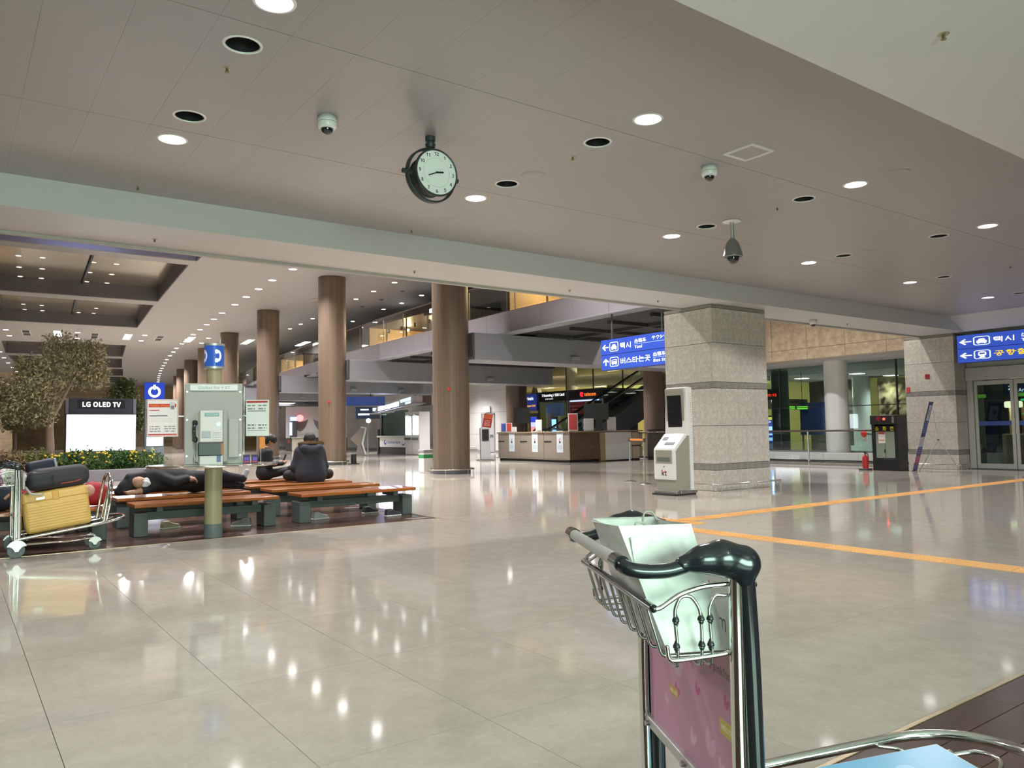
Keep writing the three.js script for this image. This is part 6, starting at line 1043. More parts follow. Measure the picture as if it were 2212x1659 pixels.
  if (o.hoop) obj('front_hoop', [tube([[0.86, YY(0.86), -0.27], [0.9, 0.6, -0.25], [0.93, 0.8, -0.2], [0.94, 0.86, 0], [0.93, 0.8, 0.2], [0.9, 0.6, 0.25], [0.86, YY(0.86), 0.27]], 0.017, 80, 12), tube([[0.9, YY(0.9), -0.2], [0.95, 0.6, -0.17], [0.98, 0.78, 0], [0.95, 0.6, 0.17], [0.9, YY(0.9), 0.2]], 0.012, 60, 10)], M.chrome, t);
  // undercarriage
  obj('chassis', [tube([[0.0, 0.14, -W], [0.35, 0.13, -0.25], [0.5, 0.12, -0.2], [0.8, 0.13, -0.12]], 0.012, 30, 8), tube([[0.0, 0.14, W], [0.35, 0.13, 0.25], [0.5, 0.12, 0.2], [0.8, 0.13, 0.12]], 0.012, 30, 8), rod(V(0, 0.16, -W), V(0, 0.16, W), 0.014, 10)], M.chrome, t);
  for (const [u, z, r] of [[0, W, 0.085], [0, -W, 0.085], [0.78, 0.16, 0.065], [0.78, -0.16, 0.065]]) {
    const wl = obj('wheel', [at(lathe([[r * 0.45, -0.016], [r * 0.9, -0.018], [r, -0.01], [r, 0.01], [r * 0.9, 0.018], [r * 0.45, 0.016]], 28), u, r, z, Math.PI / 2)], std([0.12, 0.15, 0.15], 0.6), t); obj('hub', [at(cyl(r * 0.45, r * 0.45, 0.03, 0, 0, 0, 20), u, r, z, Math.PI / 2)], M.black, wl);
    obj('wheel_guard', [at(ext((() => { const s = new THREE.Shape(); s.moveTo(-r * 1.08, r * 0.5); s.quadraticCurveTo(-r * 0.8, r * 1.25, 0, r * 1.28); s.quadraticCurveTo(r * 0.8, r * 1.25, r * 1.08, r * 0.5); s.quadraticCurveTo(r * 0.5, r * 0.6, r * 0.2, -r * 0.15); s.lineTo(-r * 0.2, -r * 0.15); s.quadraticCurveTo(-r * 0.5, r * 0.6, -r * 1.08, r * 0.5); return s; })(), 0.006), u + 0.005, r, z + (z > 0 ? 0.026 : -0.026)), rod(V(u, r * 2.1, z), V(u, 0.16, z), 0.012, 8)], M.alu, t);
  }
  return t;
}
const heart = (x, cx, cy, s, c, rot = 0.4) => { x.save(); x.translate(cx, cy); x.rotate(rot); x.fillStyle = c; x.beginPath(); x.ellipse(-s * 0.35, -s * 0.1, s * 0.34, s * 0.7, -0.35, 0, 7); x.fill(); x.beginPath(); x.ellipse(s * 0.35, -s * 0.1, s * 0.34, s * 0.7, 0.35, 0, 7); x.fill(); x.restore(); };
const pinkBoard = canvasTex(768, 404, (x) => {
  x.fillStyle = '#d79ab8'; x.fillRect(0, 0, 768, 404);
  for (const [a, b, s, c] of [[300, 150, 50, '#e4b8d0'], [560, 300, 54, '#e2b2cc'], [285, 230, 32, '#cf5a9c'], [470, 170, 26, '#cf5a9c'], [640, 330, 30, '#e4b8d0'], [180, 290, 26, '#e4b8d0'], [690, 140, 26, '#cf5a9c'], [420, 330, 34, '#e6bed4'], [120, 150, 22, '#e4b8d0']]) heart(x, a, b, s, c);
  words(x, 'pinkfong', 600, 60, 34, '#4a3640'); x.fillStyle = '#d0306a'; x.beginPath(); x.ellipse(580, 58, 10, 16, 0, 0, 7); x.fill();
  blur(x, 60, 46, 250, 2, 22, '#d8568c'); rr(x, 210, 224, 84, 30, 4, '#d8b048'); words(x, 'HELLO!', 252, 240, 20, '#fff4d0', 'bold', 'center'); rr(x, 640, 190, 92, 44, 4, '#e2cc58'); words(x, 'HELLO!', 686, 213, 22, '#fff8d8', 'bold', 'center');
});
const plateTex = canvasTex(384, 138, (x) => { x.fillStyle = '#c9c4be'; x.fillRect(0, 0, 384, 138); x.strokeStyle = '#c23a3a'; x.lineWidth = 4; x.strokeRect(150, 20, 60, 70); words(x, 'm', 250, 88, 44, '#2a2626', 'normal'); });
const blueBoard = canvasTex(440, 720, (x) => { x.fillStyle = '#6fb4dc'; x.fillRect(0, 0, 440, 720); for (const [a, b, s] of [[90, 120, 26], [300, 300, 34], [140, 420, 30], [350, 560, 26], [220, 640, 30]]) { x.fillStyle = '#8ec6e6'; x.beginPath(); x.arc(a, b, s, 0, 7); x.fill(); } rr(x, 180, 90, 110, 150, 14, '#c23560'); x.fillStyle = '#e8c03a'; x.beginPath(); x.arc(205, 215, 15, 0, 7); x.fill(); x.fillStyle = '#e6d8e4'; x.beginPath(); x.ellipse(220, 330, 90, 70, 0, 0, 7); x.fill(); x.save(); x.translate(372, 60); x.rotate(1.57); blur(x, 0, 0, 120, 1, 22, '#5a6a8a'); x.fillStyle = '#b04a60'; x.fillRect(124, -6, 22, 20); x.restore(); });
makeTrolley('luggage_trolley', 'chrome luggage trolley with black handles and pink advert in the foreground', [1.6, 0, -1.428], THREE.MathUtils.degToRad(-27.4), { blackPosts: true, board: pinkBoard, plate: plateTex, trayBoard: blueBoard, rear: 0.2, front: 0.3 });
makeTrolley('luggage_trolley', 'loaded luggage trolley with a yellow suitcase at the left edge', [0.62, 0, -10.42], 0.0, { hoop: true, rear: 0.2, front: 0.34 });

/* paper bag in the foreground basket */
{
  const t = thing('paper_bag', 'pale crumpled paper bag standing in the trolley basket', 'bag', [1.6, 0, -1.428], THREE.MathUtils.degToRad(-27.4));
  const C = (u, v, w) => {   // u along the trolley, v up, w across: a leaning sack, narrower below
    const uu0 = THREE.MathUtils.lerp(-0.157, -0.232, v), uu1 = THREE.MathUtils.lerp(-0.012, -0.048, v), w0 = THREE.MathUtils.lerp(-0.02, -0.1, v), w1 = THREE.MathUtils.lerp(0.285, 0.17, v);
    return V(uu0 + (uu1 - uu0) * u, 0.79 + 0.275 * v - (v > 0.99 ? 0.02 * (1 - w) : 0), w0 + (w1 - w0) * w);
  };
  const N = 26, faces = [], nz = (a, b, c) => 0.0065 * grain(Math.round(a * 90 + c * 37 + 400), Math.round(b * 110 + c * 53 + 400), [1.6, 1.0, 0]);
  const sheet = (f, flip, k) => { const pos = [], uv = [], idx = []; for (let i = 0; i <= N; i++) for (let j = 0; j <= N; j++) { const a = i / N, b = j / N, p = f(a, b), e = Math.min(a, 1 - a, b, 1 - b) > 0.001 ? 1 : 0, d = nz(a, b, k) * e; const e1 = f(Math.min(1, a + 0.02), b).sub(f(Math.max(0, a - 0.02), b)), e2 = f(a, Math.min(1, b + 0.02)).sub(f(a, Math.max(0, b - 0.02))); p.addScaledVector(e1.cross(e2).normalize(), d + 0.007 * Math.sin(a * Math.PI) * Math.sin(b * Math.PI)); pos.push(p.x, p.y, p.z); uv.push(a, b); } for (let i = 0; i < N; i++) for (let j = 0; j < N; j++) { const a = i * (N + 1) + j, b = a + N + 1; flip ? idx.push(a, a + 1, b, b, a + 1, b + 1) : idx.push(a, b, a + 1, b, b + 1, a + 1); } const g = new THREE.BufferGeometry(); g.setAttribute('position', new THREE.Float32BufferAttribute(pos, 3)); g.setAttribute('uv', new THREE.Float32BufferAttribute(uv, 2)); g.setIndex(idx); g.computeVertexNormals(); return g; };
  const paper = phy([0.73, 0.735, 0.70], 0.7, { side: THREE.DoubleSide });
  obj('sack', [sheet((a, b) => C(a, b, 1), false, 1), sheet((a, b) => C(0, b, a), false, 2), sheet((a, b) => C(1, b, a), true, 3), sheet((a, b) => C(a, b, 0), true, 4), sheet((a, b) => C(a, 0, b), true, 5)], paper, t);
  obj('front_fold', [at(rbox(0.105, 0.085, 0.004, 0.0015), -0.155, 1.0, 0.198, -0.28, 0.06, 0.02)], paper, t);
  obj('twisted_handle', [tube([[-0.19, 1.05, 0.172], [-0.185, 1.068, 0.16], [-0.165, 1.068, 0.155], [-0.155, 1.05, 0.165]], 0.0028, 24, 6), tube([[-0.1, 1.05, -0.05], [-0.09, 1.07, -0.06], [-0.07, 1.07, -0.06], [-0.06, 1.05, -0.05]], 0.0028, 24, 6)], std([0.35, 0.33, 0.28], 0.7), t);
}
/* luggage on the left trolley */
{
  const y = thing('suitcase', 'yellow hard shell suitcase on the left trolley', 'suitcase', [1.06, 0.245, -10.42]);
  y.rotation.set(0, 0, 0.14);
  const ym = std([0.70, 0.45, 0.13], 0.45); obj('shell', [rbox(0.66, 0.46, 0.27, 0.05, 0, 0.245, 0, 4)], ym, y);
  for (let i = 0; i < 9; i++) obj('rib', [rbox(0.6, 0.01, 0.28, 0.004, 0, 0.07 + i * 0.03, 0, 1)], ym, y);
  obj('zip_line', [rbox(0.665, 0.012, 0.276, 0.004, 0, 0.372, 0, 1)], std([0.5, 0.28, 0.05], 0.5), y); obj('lock', [rbox(0.07, 0.1, 0.02, 0.01, 0, 0.405, 0.13)], std([0.62, 0.34, 0.06], 0.4), y); obj('name_plate', [rbox(0.09, 0.03, 0.006, 0.003, -0.15, 0.4, 0.136)], M.steel, y); obj('handle', [tube([[0.1, 0.475, 0], [0.12, 0.5, 0], [0.22, 0.5, 0], [0.24, 0.475, 0]], 0.012, 20, 8)], std([0.62, 0.34, 0.06], 0.4), y);
  const b = thing('duffel_bag', 'black soft bag with red piping on top of the yellow suitcase', 'bag', [1.02, 0.725, -10.42]);
  b.rotation.set(0, 0, 0.1);
  obj('body', [rbox(0.6, 0.24, 0.34, 0.1, 0.04, 0.12, 0, 5)], std([0.03, 0.03, 0.034], 0.7), b); obj('end_pocket', [rbox(0.3, 0.22, 0.36, 0.08, -0.14, 0.11, 0.0, 4)], std([0.015, 0.015, 0.018], 0.6), b); obj('piping', [tube([[0.04, 0.05, 0.172], [0.2, 0.06, 0.172], [0.31, 0.1, 0.12], [0.335, 0.14, 0]], 0.006, 30, 8)], std([0.4, 0.06, 0.03], 0.5), b); obj('strap', [tube([[-0.3, 0.05, 0.1], [-0.26, -0.02, 0.18], [-0.16, -0.04, 0.19]], 0.014, 20, 8)], std([0.5, 0.48, 0.42], 0.6), b);
  const p = thing('plastic_bag', 'pink and clear plastic shopping bag in the left trolley basket', 'bag', [0.5, 0.8, -10.36]);
  const lump = (r, sx, sy, sz, x, yy, z, k) => { const g = new THREE.IcosahedronGeometry(r, 4), q = g.attributes.position; for (let i = 0; i < q.count; i++) { const n = 1 + 0.35 * grain(Math.round(q.getX(i) * 500 + 400 + k), Math.round((q.getY(i) + q.getZ(i)) * 500 + 400), [1, 0.8, 0]); q.setXYZ(i, q.getX(i) * sx * n, q.getY(i) * sy * n, q.getZ(i) * sz * n); } g.computeVertexNormals(); return g.translate(x, yy, z); };
  obj('pink_contents', [lump(0.12, 1.1, 0.9, 1.1, -0.08, 0.08, 0.05, 3)], std([0.5, 0.2, 0.36], 0.5), p); obj('clear_film', [lump(0.1, 1.0, 1.0, 1.1, 0.06, 0.1, 0.1, 9), lump(0.08, 1.5, 0.7, 1, 0.12, 0.06, 0.0, 19)], phy([0.7, 0.72, 0.66], 0.25), p);
  const n = thing('navy_bag', 'dark navy bag with pale label behind the left trolley handle', 'bag', [0.86, 1.0, -10.95]); n.rotation.set(0, 0, 0.2);
  obj('body', [rbox(0.34, 0.16, 0.24, 0.06, 0, 0, 0, 4)], std([0.02, 0.026, 0.05], 0.6), n); obj('label_tag', [rbox(0.03, 0.12, 0.1, 0.01, 0.165, 0.01, 0.06)], std([0.4, 0.48, 0.6], 0.5), n);
  n.position.set(0.98, 0.935, -11.86);
  const st = thing('bag_stack', 'dark upright suitcase behind the left trolley carrying the navy bag', 'suitcase', [0.98, 0, -11.86]); obj('shell', [rbox(0.4, 0.76, 0.26, 0.04, 0, 0.42, 0)], std([0.02, 0.022, 0.03], 0.5), st); obj('handle', [tube([[-0.06, 0.79, 0], [-0.05, 0.82, 0], [0.05, 0.82, 0], [0.06, 0.79, 0]], 0.008, 16, 8)], M.black, st); for (const s of [-1, 1]) obj('wheel', [at(cyl(0.03, 0.03, 0.03, 0, 0, 0, 14), s * 0.14, 0.03, 0.08, 0, 0, Math.PI / 2)], M.rubber, st);
}

/* ================= PEOPLE ================= */
/* a body is one skin: the distance to tapered bones, joined smoothly and meshed; each vertex takes the colour of what covers it there */
function sdfMesh(bones, cell, pad = 0.06, k = 0.035) {
  const lo = V(1e9, 1e9, 1e9), hi = V(-1e9, -1e9, -1e9);
  for (const b of bones) for (const [p, r] of [[b.a, b.ra], [b.b, b.rb]]) { lo.min(V(p[0] - r - pad, p[1] - r - pad, p[2] - r - pad)); hi.max(V(p[0] + r + pad, p[1] + r + pad, p[2] + r + pad)); }
  const size = Math.max(hi.x - lo.x, hi.y - lo.y, hi.z - lo.z), n = Math.min(150, Math.ceil(size / cell)), mid = lo.clone().add(hi).multiplyScalar(0.5), half = size / 2 * n / (n - 3);
  const mc = new MarchingCubes(n, new THREE.MeshBasicMaterial(), false, false, 300000); mc.isolation = 0;
  const B = bones.map((b) => { const d = [b.b[0] - b.a[0], b.b[1] - b.a[1], b.b[2] - b.a[2]]; return { ...b, d, l2: d[0] * d[0] + d[1] * d[1] + d[2] * d[2] + 1e-9 }; });
  const dist = (b, x, y, z) => { const px = x - b.a[0], py = y - b.a[1], pz = z - b.a[2], h = Math.max(0, Math.min(1, (px * b.d[0] + py * b.d[1] + pz * b.d[2]) / b.l2)), qx = px - b.d[0] * h, qy = py - b.d[1] * h, qz = pz - b.d[2] * h; return Math.sqrt(qx * qx + qy * qy + qz * qz) - (b.ra + (b.rb - b.ra) * h); };
  const field = (x, y, z) => { let d = 1; for (const b of B) { const e = dist(b, x, y, z), kk = b.k ?? k; if (e > d + kk) continue; if (d > e + kk) { d = e; continue; } const h = Math.max(0, kk - Math.abs(d - e)) / kk; d = Math.min(d, e) - h * h * kk * 0.25; } return d; };
  for (let z = 0; z < n; z++) for (let y = 0; y < n; y++) for (let x = 0; x < n; x++) mc.field[x + y * n + z * n * n] = -field(mid.x + (x / n * 2 - 1) * half, mid.y + (y / n * 2 - 1) * half, mid.z + (z / n * 2 - 1) * half);
  mc.update();
  const c = mc.count, pos = new Float32Array(c * 3), nor = new Float32Array(c * 3), col = new Float32Array(c * 3), P = mc.positionArray, e = 0.004;
  for (let i = 0; i < c; i++) {
    const x = mid.x + P[i * 3] * half, y = mid.y + P[i * 3 + 1] * half, z = mid.z + P[i * 3 + 2] * half; pos.set([x, y, z], i * 3);
    const g = V(field(x + e, y, z) - field(x - e, y, z), field(x, y + e, z) - field(x, y - e, z), field(x, y, z + e) - field(x, y, z - e)).normalize(); nor.set([g.x, g.y, g.z], i * 3);
    let best = 1e9, bc = [1, 1, 1]; for (const b of B) { const q = dist(b, x, y, z) - (b.bias || 0); if (q < best) { best = q; bc = b.c; } } col.set(bc, i * 3);
  }
  const g = new THREE.BufferGeometry(); g.setAttribute('position', new THREE.BufferAttribute(pos, 3)); g.setAttribute('normal', new THREE.BufferAttribute(nor, 3)); g.setAttribute('color', new THREE.BufferAttribute(col, 3)); return g;
}
const bone = (a, b, ra, rb, c, o = {}) => ({ a, b, ra, rb, c, ...o });
function skinMesh(name, gs, parent, rough = 0.75) {
  const g = gs.length > 1 ? mergeGeometries(gs) : gs[0]; const o = new THREE.Mesh(g, new THREE.MeshStandardMaterial({ vertexColors: true, roughness: rough })); o.name = name; o.castShadow = o.receiveShadow = true; parent.add(o); return o;
}
const SKIN = [0.52, 0.3, 0.21];
function hand(w, dir, palmN, c, curl = 0.5, thumbSide = 1) {   // wrist, direction of the fingers, normal of the palm
  const d = V(...dir).normalize(), n = V(...palmN).normalize(), s = d.clone().cross(n).normalize().multiplyScalar(thumbSide), W = V(...w), A = (v) => [v.x, v.y, v.z], out = [];
  const P = (f, g, h) => W.clone().addScaledVector(d, f).addScaledVector(s, g).addScaledVector(n, h);
  out.push(bone(A(P(-0.02, 0, 0)), A(P(0.03, 0, 0)), 0.026, 0.03, c), bone(A(P(0.03, 0.022, 0)), A(P(0.075, 0.028, 0)), 0.018, 0.014, c), bone(A(P(0.03, -0.022, 0)), A(P(0.07, -0.028, 0)), 0.018, 0.014, c), bone(A(P(0.03, 0, 0)), A(P(0.078, 0, 0)), 0.019, 0.015, c));
  [[0.03, 0.06], [0.01, 0.068], [-0.01, 0.064], [-0.03, 0.05]].forEach(([g, l]) => { const k = P(0.078, g, 0), m = k.clone().addScaledVector(d, l * 0.5 * (1 - curl * 0.4)).addScaledVector(n, l * 0.4 * curl), e = m.clone().addScaledVector(d, l * 0.45 * (1 - curl)).addScaledVector(n, l * 0.45 * curl); out.push(bone(A(k), A(m), 0.0095, 0.0088, c, { k: 0.006 }), bone(A(m), A(e), 0.0088, 0.0078, c, { k: 0.006 })); });
  const tb = P(0.012, 0.03, 0.006), tm = tb.clone().addScaledVector(s, 0.026).addScaledVector(d, 0.026), te = tm.clone().addScaledVector(d, 0.03).addScaledVector(n, 0.012); out.push(bone(A(tb), A(tm), 0.013, 0.0105, c, { k: 0.01 }), bone(A(tm), A(te), 0.0105, 0.0085, c, { k: 0.006 }));
  return out;
}
function head(C, fwd, up, c, hair, hairR = 0.012) {            // skull, jaw, nose, ears, brow; hair cap as its own shape
  const f = V(...fwd).normalize(), u = V(...up).normalize(), r = f.clone().cross(u).normalize(), W = V(...C), A = (v) => [v.x, v.y, v.z], P = (a, b, d) => A(W.clone().addScaledVector(f, a).addScaledVector(u, b).addScaledVector(r, d));
  const skin = [bone(P(-0.015, 0.03, 0), P(0.015, 0.035, 0), 0.088, 0.084, c), bone(P(0.03, -0.02, 0), P(0.045, -0.085, 0), 0.066, 0.04, c), bone(P(0.088, 0.01, 0), P(0.108, -0.028, 0), 0.011, 0.014, c, { k: 0.012 }), bone(P(0.082, 0.022, 0.034), P(0.082, 0.022, 0.034), 0.016, 0.016, c, { k: 0.012 }), bone(P(0.082, 0.022, -0.034), P(0.082, 0.022, -0.034), 0.016, 0.016, c, { k: 0.012 }), bone(P(0.084, -0.062, 0.016), P(0.084, -0.062, -0.016), 0.009, 0.009, [0.45, 0.16, 0.14], { k: 0.01 }),
    bone(P(-0.005, 0.01, 0.086), P(-0.012, -0.03, 0.084), 0.016, 0.01, c, { k: 0.008 }), bone(P(-0.005, 0.01, -0.086), P(-0.012, -0.03, -0.084), 0.016, 0.01, c, { k: 0.008 })];
  const eyes = [P(0.089, 0.006, 0.033), P(0.089, 0.006, -0.033)];
  const cap = hair ? [bone(P(-0.03, 0.045, 0), P(0.015, 0.06, 0), 0.094 + hairR, 0.088 + hairR, hair), bone(P(-0.055, -0.01, 0), P(-0.05, 0.04, 0), 0.07 + hairR, 0.075 + hairR, hair), bone(P(0.055, 0.09, 0.03), P(0.07, 0.072, -0.03), 0.028, 0.024, hair), bone(P(0.0, 0.04, 0.075), P(0.0, 0.04, -0.075), 0.03, 0.03, hair)] : [];
  return { skin, cap, eyes, P };
}
const HAIR = [0.012, 0.01, 0.009];
/* seated person from behind, cross-legged, dark parka with fur hood */
{
  const t = thing('person', 'person in charcoal parka with brown fur hood sitting cross-legged, seen from behind', 'person', [5.35, 0.432, -13.66], -0.12);
  const c = [0.030, 0.034, 0.05], p = [0.010, 0.010, 0.013], sk = SKIN;
  const H = head([0.02, 0.73, -0.13], [0, -0.55, -0.85], [0, 0.86, -0.5], sk, HAIR);
  const K = { k: 0.13 }, body = [bone([0.1, 0.13, 0.03], [-0.1, 0.13, 0.03], 0.145, 0.145, c, K), bone([0, 0.14, 0.02], [0, 0.5, -0.03], 0.2, 0.19, c, K), bone([0.09, 0.14, 0.02], [0.1, 0.5, -0.03], 0.16, 0.13, c, K), bone([-0.09, 0.14, 0.02], [-0.1, 0.5, -0.03], 0.16, 0.13, c, K), bone([0.12, 0.54, -0.04], [-0.12, 0.54, -0.04], 0.1, 0.1, c, K), bone([0, 0.52, -0.06], [0.01, 0.66, -0.1], 0.09, 0.075, c)];
  for (const s of [-1, 1]) { body.push(bone([s * 0.19, 0.54, -0.04], [s * 0.275, 0.27, -0.05], 0.09, 0.07, c, { k: 0.05 }), bone([s * 0.275, 0.27, -0.05], [s * 0.2, 0.13, -0.26], 0.07, 0.052, c), bone([s * 0.1, 0.1, -0.02], [s * 0.37, 0.12, -0.14], 0.105, 0.085, p), bone([s * 0.37, 0.12, -0.14], [s * -0.06, 0.075, -0.36], 0.085, 0.05, p), bone([s * -0.06, 0.075, -0.36], [s * -0.16, 0.055, -0.38], 0.045, 0.035, [0.2, 0.2, 0.2])); body.push(...hand([s * 0.17, 0.12, -0.3], [-s * 0.6, -0.1, -0.6], [0, -1, 0], sk, 0.7, s)); }
  body.push(...H.skin);
  skinMesh('body', [sdfMesh(body, 0.012)], t);
  skinMesh('hair', [sdfMesh(H.cap, 0.006, 0.03, 0.03)], t, 0.6);
  skinMesh('hood', [sdfMesh([bone([0.13, 0.6, 0.08], [-0.13, 0.6, 0.08], 0.075, 0.075, c), bone([0.09, 0.54, 0.11], [-0.09, 0.54, 0.11], 0.07, 0.07, c), bone([0.17, 0.62, 0.0], [0.13, 0.6, 0.08], 0.06, 0.07, c), bone([-0.17, 0.62, 0.0], [-0.13, 0.6, 0.08], 0.06, 0.07, c)], 0.009, 0.04, 0.05)], t, 0.8);
  seedValue = 31; const fur = [];
  for (let i = 0; i < 1500; i++) { const a = -0.35 + (Math.PI + 0.7) * rnd(), r = 0.2, x = Math.cos(a) * r, z = 0.02 - Math.sin(a) * -0.0 + 0.07 * Math.sin(a), y = 0.665 + 0.035 * Math.sin(a), d = V(Math.cos(a) * (0.4 + rnd() * 0.6), 0.3 + rnd() * 0.9, (rnd() - 0.4) * 1.2).normalize().multiplyScalar(0.03 + rnd() * 0.03), o = V((rnd() - 0.5) * 0.03, (rnd() - 0.5) * 0.03, (rnd() - 0.5) * 0.03); fur.push(new THREE.ConeGeometry(0.0035, d.length(), 3).applyQuaternion(new THREE.Quaternion().setFromUnitVectors(V(0, 1, 0), d.clone().normalize())).translate(x + o.x + d.x / 2, y + o.y + d.y / 2, z + o.z + d.z / 2)); }
  stuff(obj('fur_trim', [...fur, tube([0, 1, 2, 3, 4, 5, 6, 7, 8].map((i) => { const a = -0.3 + (Math.PI + 0.6) * i / 8; return [Math.cos(a) * 0.2, 0.665 + 0.035 * Math.sin(a), 0.02 + 0.07 * Math.sin(a)]; }), 0.028, 40, 8)], std([0.2, 0.12, 0.06], 0.9), t));
}
/* suited person looking down at a phone, facing right */
{
  const t = thing('person', 'person in dark suit looking down at a phone behind the phone stand', 'person', [4.95, 0.432, -15.0], 0);
  const c = [0.009, 0.010, 0.016], p = [0.007, 0.007, 0.010];
  const H = head([0.1, 0.73, 0], [0.75, -0.62, 0.15], [0.62, 0.78, 0], SKIN, HAIR);
  const body = [bone([0, 0.12, 0.06], [0, 0.12, -0.06], 0.14, 0.14, c), bone([0, 0.15, 0], [0.02, 0.4, 0], 0.15, 0.14, c), bone([0.03, 0.5, 0.1], [0.03, 0.5, -0.1], 0.1, 0.1, c), bone([0.03, 0.56, 0], [0.08, 0.66, 0], 0.06, 0.05, SKIN), bone([0.02, 0.52, 0], [0.03, 0.56, 0], 0.1, 0.07, c)];
  for (const s of [-1, 1]) { body.push(bone([0.02, 0.53, s * 0.16], [0.02, 0.29, s * 0.2], 0.065, 0.055, c), bone([0.02, 0.29, s * 0.2], [0.3, 0.3, s * 0.1], 0.055, 0.04, c), ...hand([0.32, 0.305, s * 0.09], [1, 0.25, -s * 0.3], [0, 0.6, -s * 0.8], SKIN, 0.7, -s)); body.push(bone([0.03, 0.1, s * 0.09], [0.42, 0.14 + (s > 0 ? 0.02 : 0), s * 0.12], 0.09, 0.07, p)); }
  body.push(bone([0.42, 0.16, 0.12], [0.46, -0.2, 0.12], 0.07, 0.05, p), bone([0.46, -0.2, 0.12], [0.47, -0.37, 0.12], 0.05, 0.045, p), bone([0.45, -0.385, 0.12], [0.58, -0.395, 0.12], 0.042, 0.03, [0.3, 0.3, 0.34]));
  body.push(bone([0.42, 0.14, -0.12], [0.58, 0.05, -0.1], 0.07, 0.055, p), bone([0.58, 0.05, -0.1], [0.66, 0.16, -0.1], 0.045, 0.035, [0.3, 0.3, 0.34]));
  body.push(...H.skin);
  skinMesh('body', [sdfMesh(body, 0.012)], t); skinMesh('hair', [sdfMesh(H.cap, 0.007, 0.03, 0.03)], t, 0.5);
  const ph = thing('mobile_phone', 'dark mobile phone held by the suited person', 'phone', [5.35, 0.84, -15.0]); obj('case', [at(rbox(0.012, 0.14, 0.07, 0.005), 0, 0, 0, 0, 0, -0.4)], M.black, ph); obj('screen', [at(rbox(0.004, 0.13, 0.062, 0.002), -0.008, 0.003, 0, 0, 0, -0.4)], std([0.05, 0.07, 0.1], 0.1), ph);
  const bg = thing('shoulder_bag', 'black bag standing on the bench before the suited person', 'bag', [5.5, 0.432, -14.82]); obj('body', [rbox(0.3, 0.26, 0.12, 0.04, 0, 0.13, 0)], M.rubber, bg); obj('strap', [tube([[-0.1, 0.25, 0], [-0.06, 0.34, 0], [0.06, 0.34, 0], [0.1, 0.25, 0]], 0.01, 24, 8)], M.rubber, bg);
}
function mask(t, H, m) { const P = H.P, g = sdfMesh([bone(P(0.075, -0.035, 0.045), P(0.075, -0.035, -0.045), 0.032, 0.032, m), bone(P(0.1, -0.035, 0.0), P(0.075, -0.085, 0), 0.028, 0.03, m), bone(P(0.06, -0.06, 0.04), P(0.06, -0.06, -0.04), 0.032, 0.032, m)], 0.006, 0.03, 0.025); skinMesh('mask', [g], t, 0.7); }
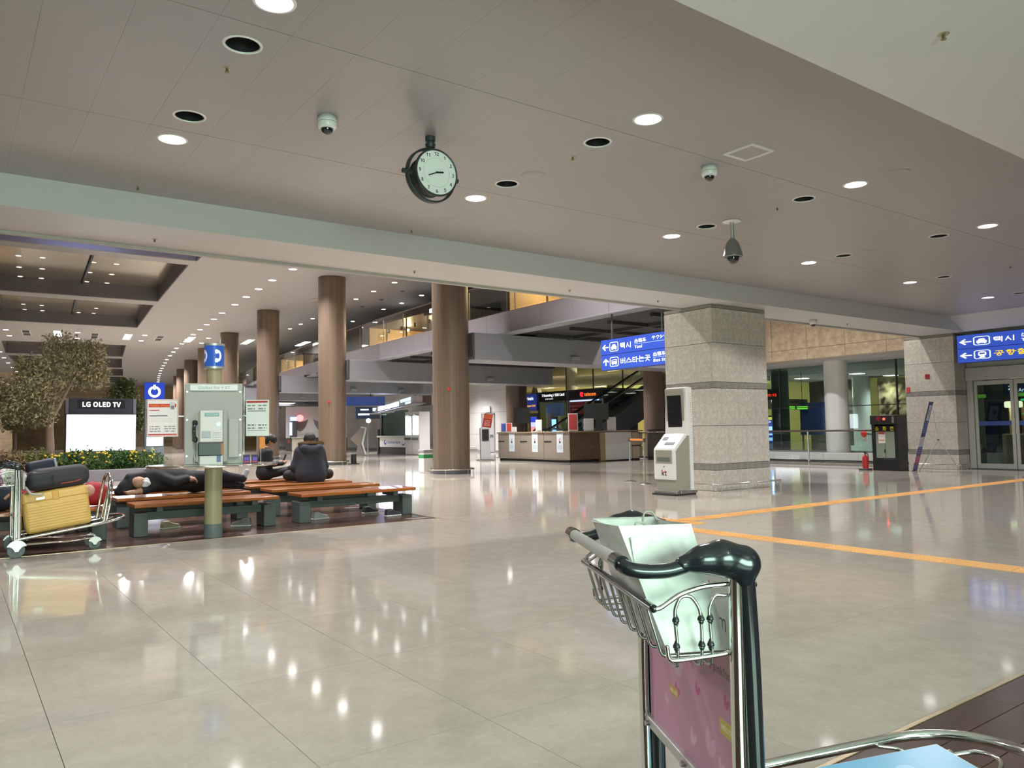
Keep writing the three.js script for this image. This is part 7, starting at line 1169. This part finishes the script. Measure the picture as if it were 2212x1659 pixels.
/* person asleep on the middle bench: black padded coat, hood, white mask */
{
  const t = thing('person', 'person in black hooded coat and white mask lying asleep on a bench', 'person', [1.98, 0.452, -12.5], 0);
  const c = [0.012, 0.012, 0.014], p = [0.010, 0.011, 0.017], dk = [0.008, 0.008, 0.009];
  const H = head([0.27, 0.17, 0.08], [0.15, 0.25, 0.95], [-0.93, 0.3, 0.05], SKIN, HAIR, 0.006);
  const hood = [bone([0.2, 0.17, 0.03], [0.3, 0.17, -0.01], 0.13, 0.14, c), bone([0.1, 0.12, 0.05], [0.25, 0.1, 0.02], 0.09, 0.1, c), bone([0.16, 0.27, 0.06], [0.36, 0.28, 0.06], 0.045, 0.06, c), bone([0.02, 0.06, 0.05], [0.12, 0.08, 0.05], 0.06, 0.08, dk)];
  const body = [bone([0.45, 0.19, 0], [0.8, 0.18, 0], 0.17, 0.16, c), bone([0.5, 0.24, 0], [0.85, 0.22, -0.02], 0.16, 0.15, c), bone([0.8, 0.18, 0], [1.1, 0.16, -0.01], 0.16, 0.15, c), bone([0.36, 0.17, 0.02], [0.45, 0.19, 0.0], 0.075, 0.1, c)];
  body.push(bone([0.5, 0.26, 0.08], [0.75, 0.16, 0.19], 0.085, 0.07, c), bone([0.75, 0.16, 0.19], [0.92, 0.2, 0.16], 0.07, 0.055, c), ...hand([0.95, 0.2, 0.16], [1, -0.1, 0.2], [0, -1, 0.3], SKIN, 0.6, 1));
  body.push(bone([0.45, 0.1, 0.12], [0.34, 0.07, 0.2], 0.07, 0.055, c), bone([0.34, 0.07, 0.2], [0.2, 0.05, 0.2], 0.045, 0.032, SKIN), ...hand([0.18, 0.045, 0.2], [-1, 0, 0.1], [0, 0.9, -0.2], SKIN, 0.5, 1));
  for (const [z, y] of [[0.06, 0.22], [-0.05, 0.11]]) body.push(bone([1.08, y - 0.02, z], [1.45, y, z + 0.1], 0.115, 0.085, p), bone([1.45, y, z + 0.1], [1.8, y - 0.06, z - 0.05], 0.08, 0.055, p), bone([1.8, y - 0.06, z - 0.05], [1.86, y + 0.05, z - 0.05], 0.045, 0.04, [0.5, 0.5, 0.5]));
  body.push(...H.skin);
  skinMesh('body', [sdfMesh(body, 0.014)], t); skinMesh('hood', [sdfMesh(hood, 0.01, 0.04, 0.05)], t, 0.7);
  const H2 = head([0.27, 0.17, 0.08], [0.15, 0.25, 0.95], [-0.93, 0.3, 0.05], SKIN, null);
  skinMesh('face', [sdfMesh([...H2.skin], 0.006, 0.03, 0.03)].map((g) => g.translate(0.03, 0.0, 0.045)), t, 0.6);
  const Hm = { P: (a, b, d) => { const q = H2.P(a, b, d); return [q[0] + 0.03, q[1], q[2] + 0.045]; } }; mask(t, Hm, [0.7, 0.72, 0.74]);
}
/* person lying on the left bench with a red hood */
{
  const t = thing('person', 'person in red hood and navy clothes lying behind the left trolley', 'person', [1.62, 0.442, -11.22], 0);
  const r = [0.36, 0.012, 0.02], n = [0.02, 0.026, 0.05];
  const H = head([-0.2, 0.16, 0.06], [-0.35, 0.45, 0.85], [0.85, 0.3, 0.2], SKIN, null);
  const hood = [bone([-0.12, 0.16, 0.0], [-0.06, 0.15, 0.0], 0.135, 0.13, r), bone([-0.2, 0.1, 0.02], [-0.05, 0.09, 0.04], 0.1, 0.1, r)];
  const body = [bone([-0.42, 0.18, 0], [-0.75, 0.17, 0], 0.17, 0.16, n), bone([-0.45, 0.22, 0.02], [-0.62, 0.2, 0.03], 0.15, 0.15, r), bone([-0.75, 0.17, 0], [-1.1, 0.15, 0], 0.16, 0.15, n), bone([-0.3, 0.14, 0.02], [-0.42, 0.17, 0.0], 0.07, 0.1, r), bone([-0.5, 0.24, 0.1], [-0.72, 0.14, 0.18], 0.08, 0.065, r), bone([-0.72, 0.14, 0.18], [-0.92, 0.18, 0.12], 0.065, 0.05, r), ...hand([-0.95, 0.18, 0.12], [-1, -0.1, 0], [0, -1, 0.2], SKIN, 0.6, 1)];
  for (const [z, y] of [[0.05, 0.2], [-0.06, 0.1]]) body.push(bone([-1.08, y, z], [-1.42, y + 0.02, z + 0.06], 0.11, 0.085, n), bone([-1.42, y + 0.02, z + 0.06], [-1.72, y - 0.03, z], 0.08, 0.06, n));
  skinMesh('body', [sdfMesh([...body, ...H.skin], 0.014)], t); skinMesh('hood', [sdfMesh(hood, 0.01, 0.04, 0.05)], t, 0.7); mask(t, H, [0.72, 0.7, 0.68]);
}

renderer.render(scene, camera);
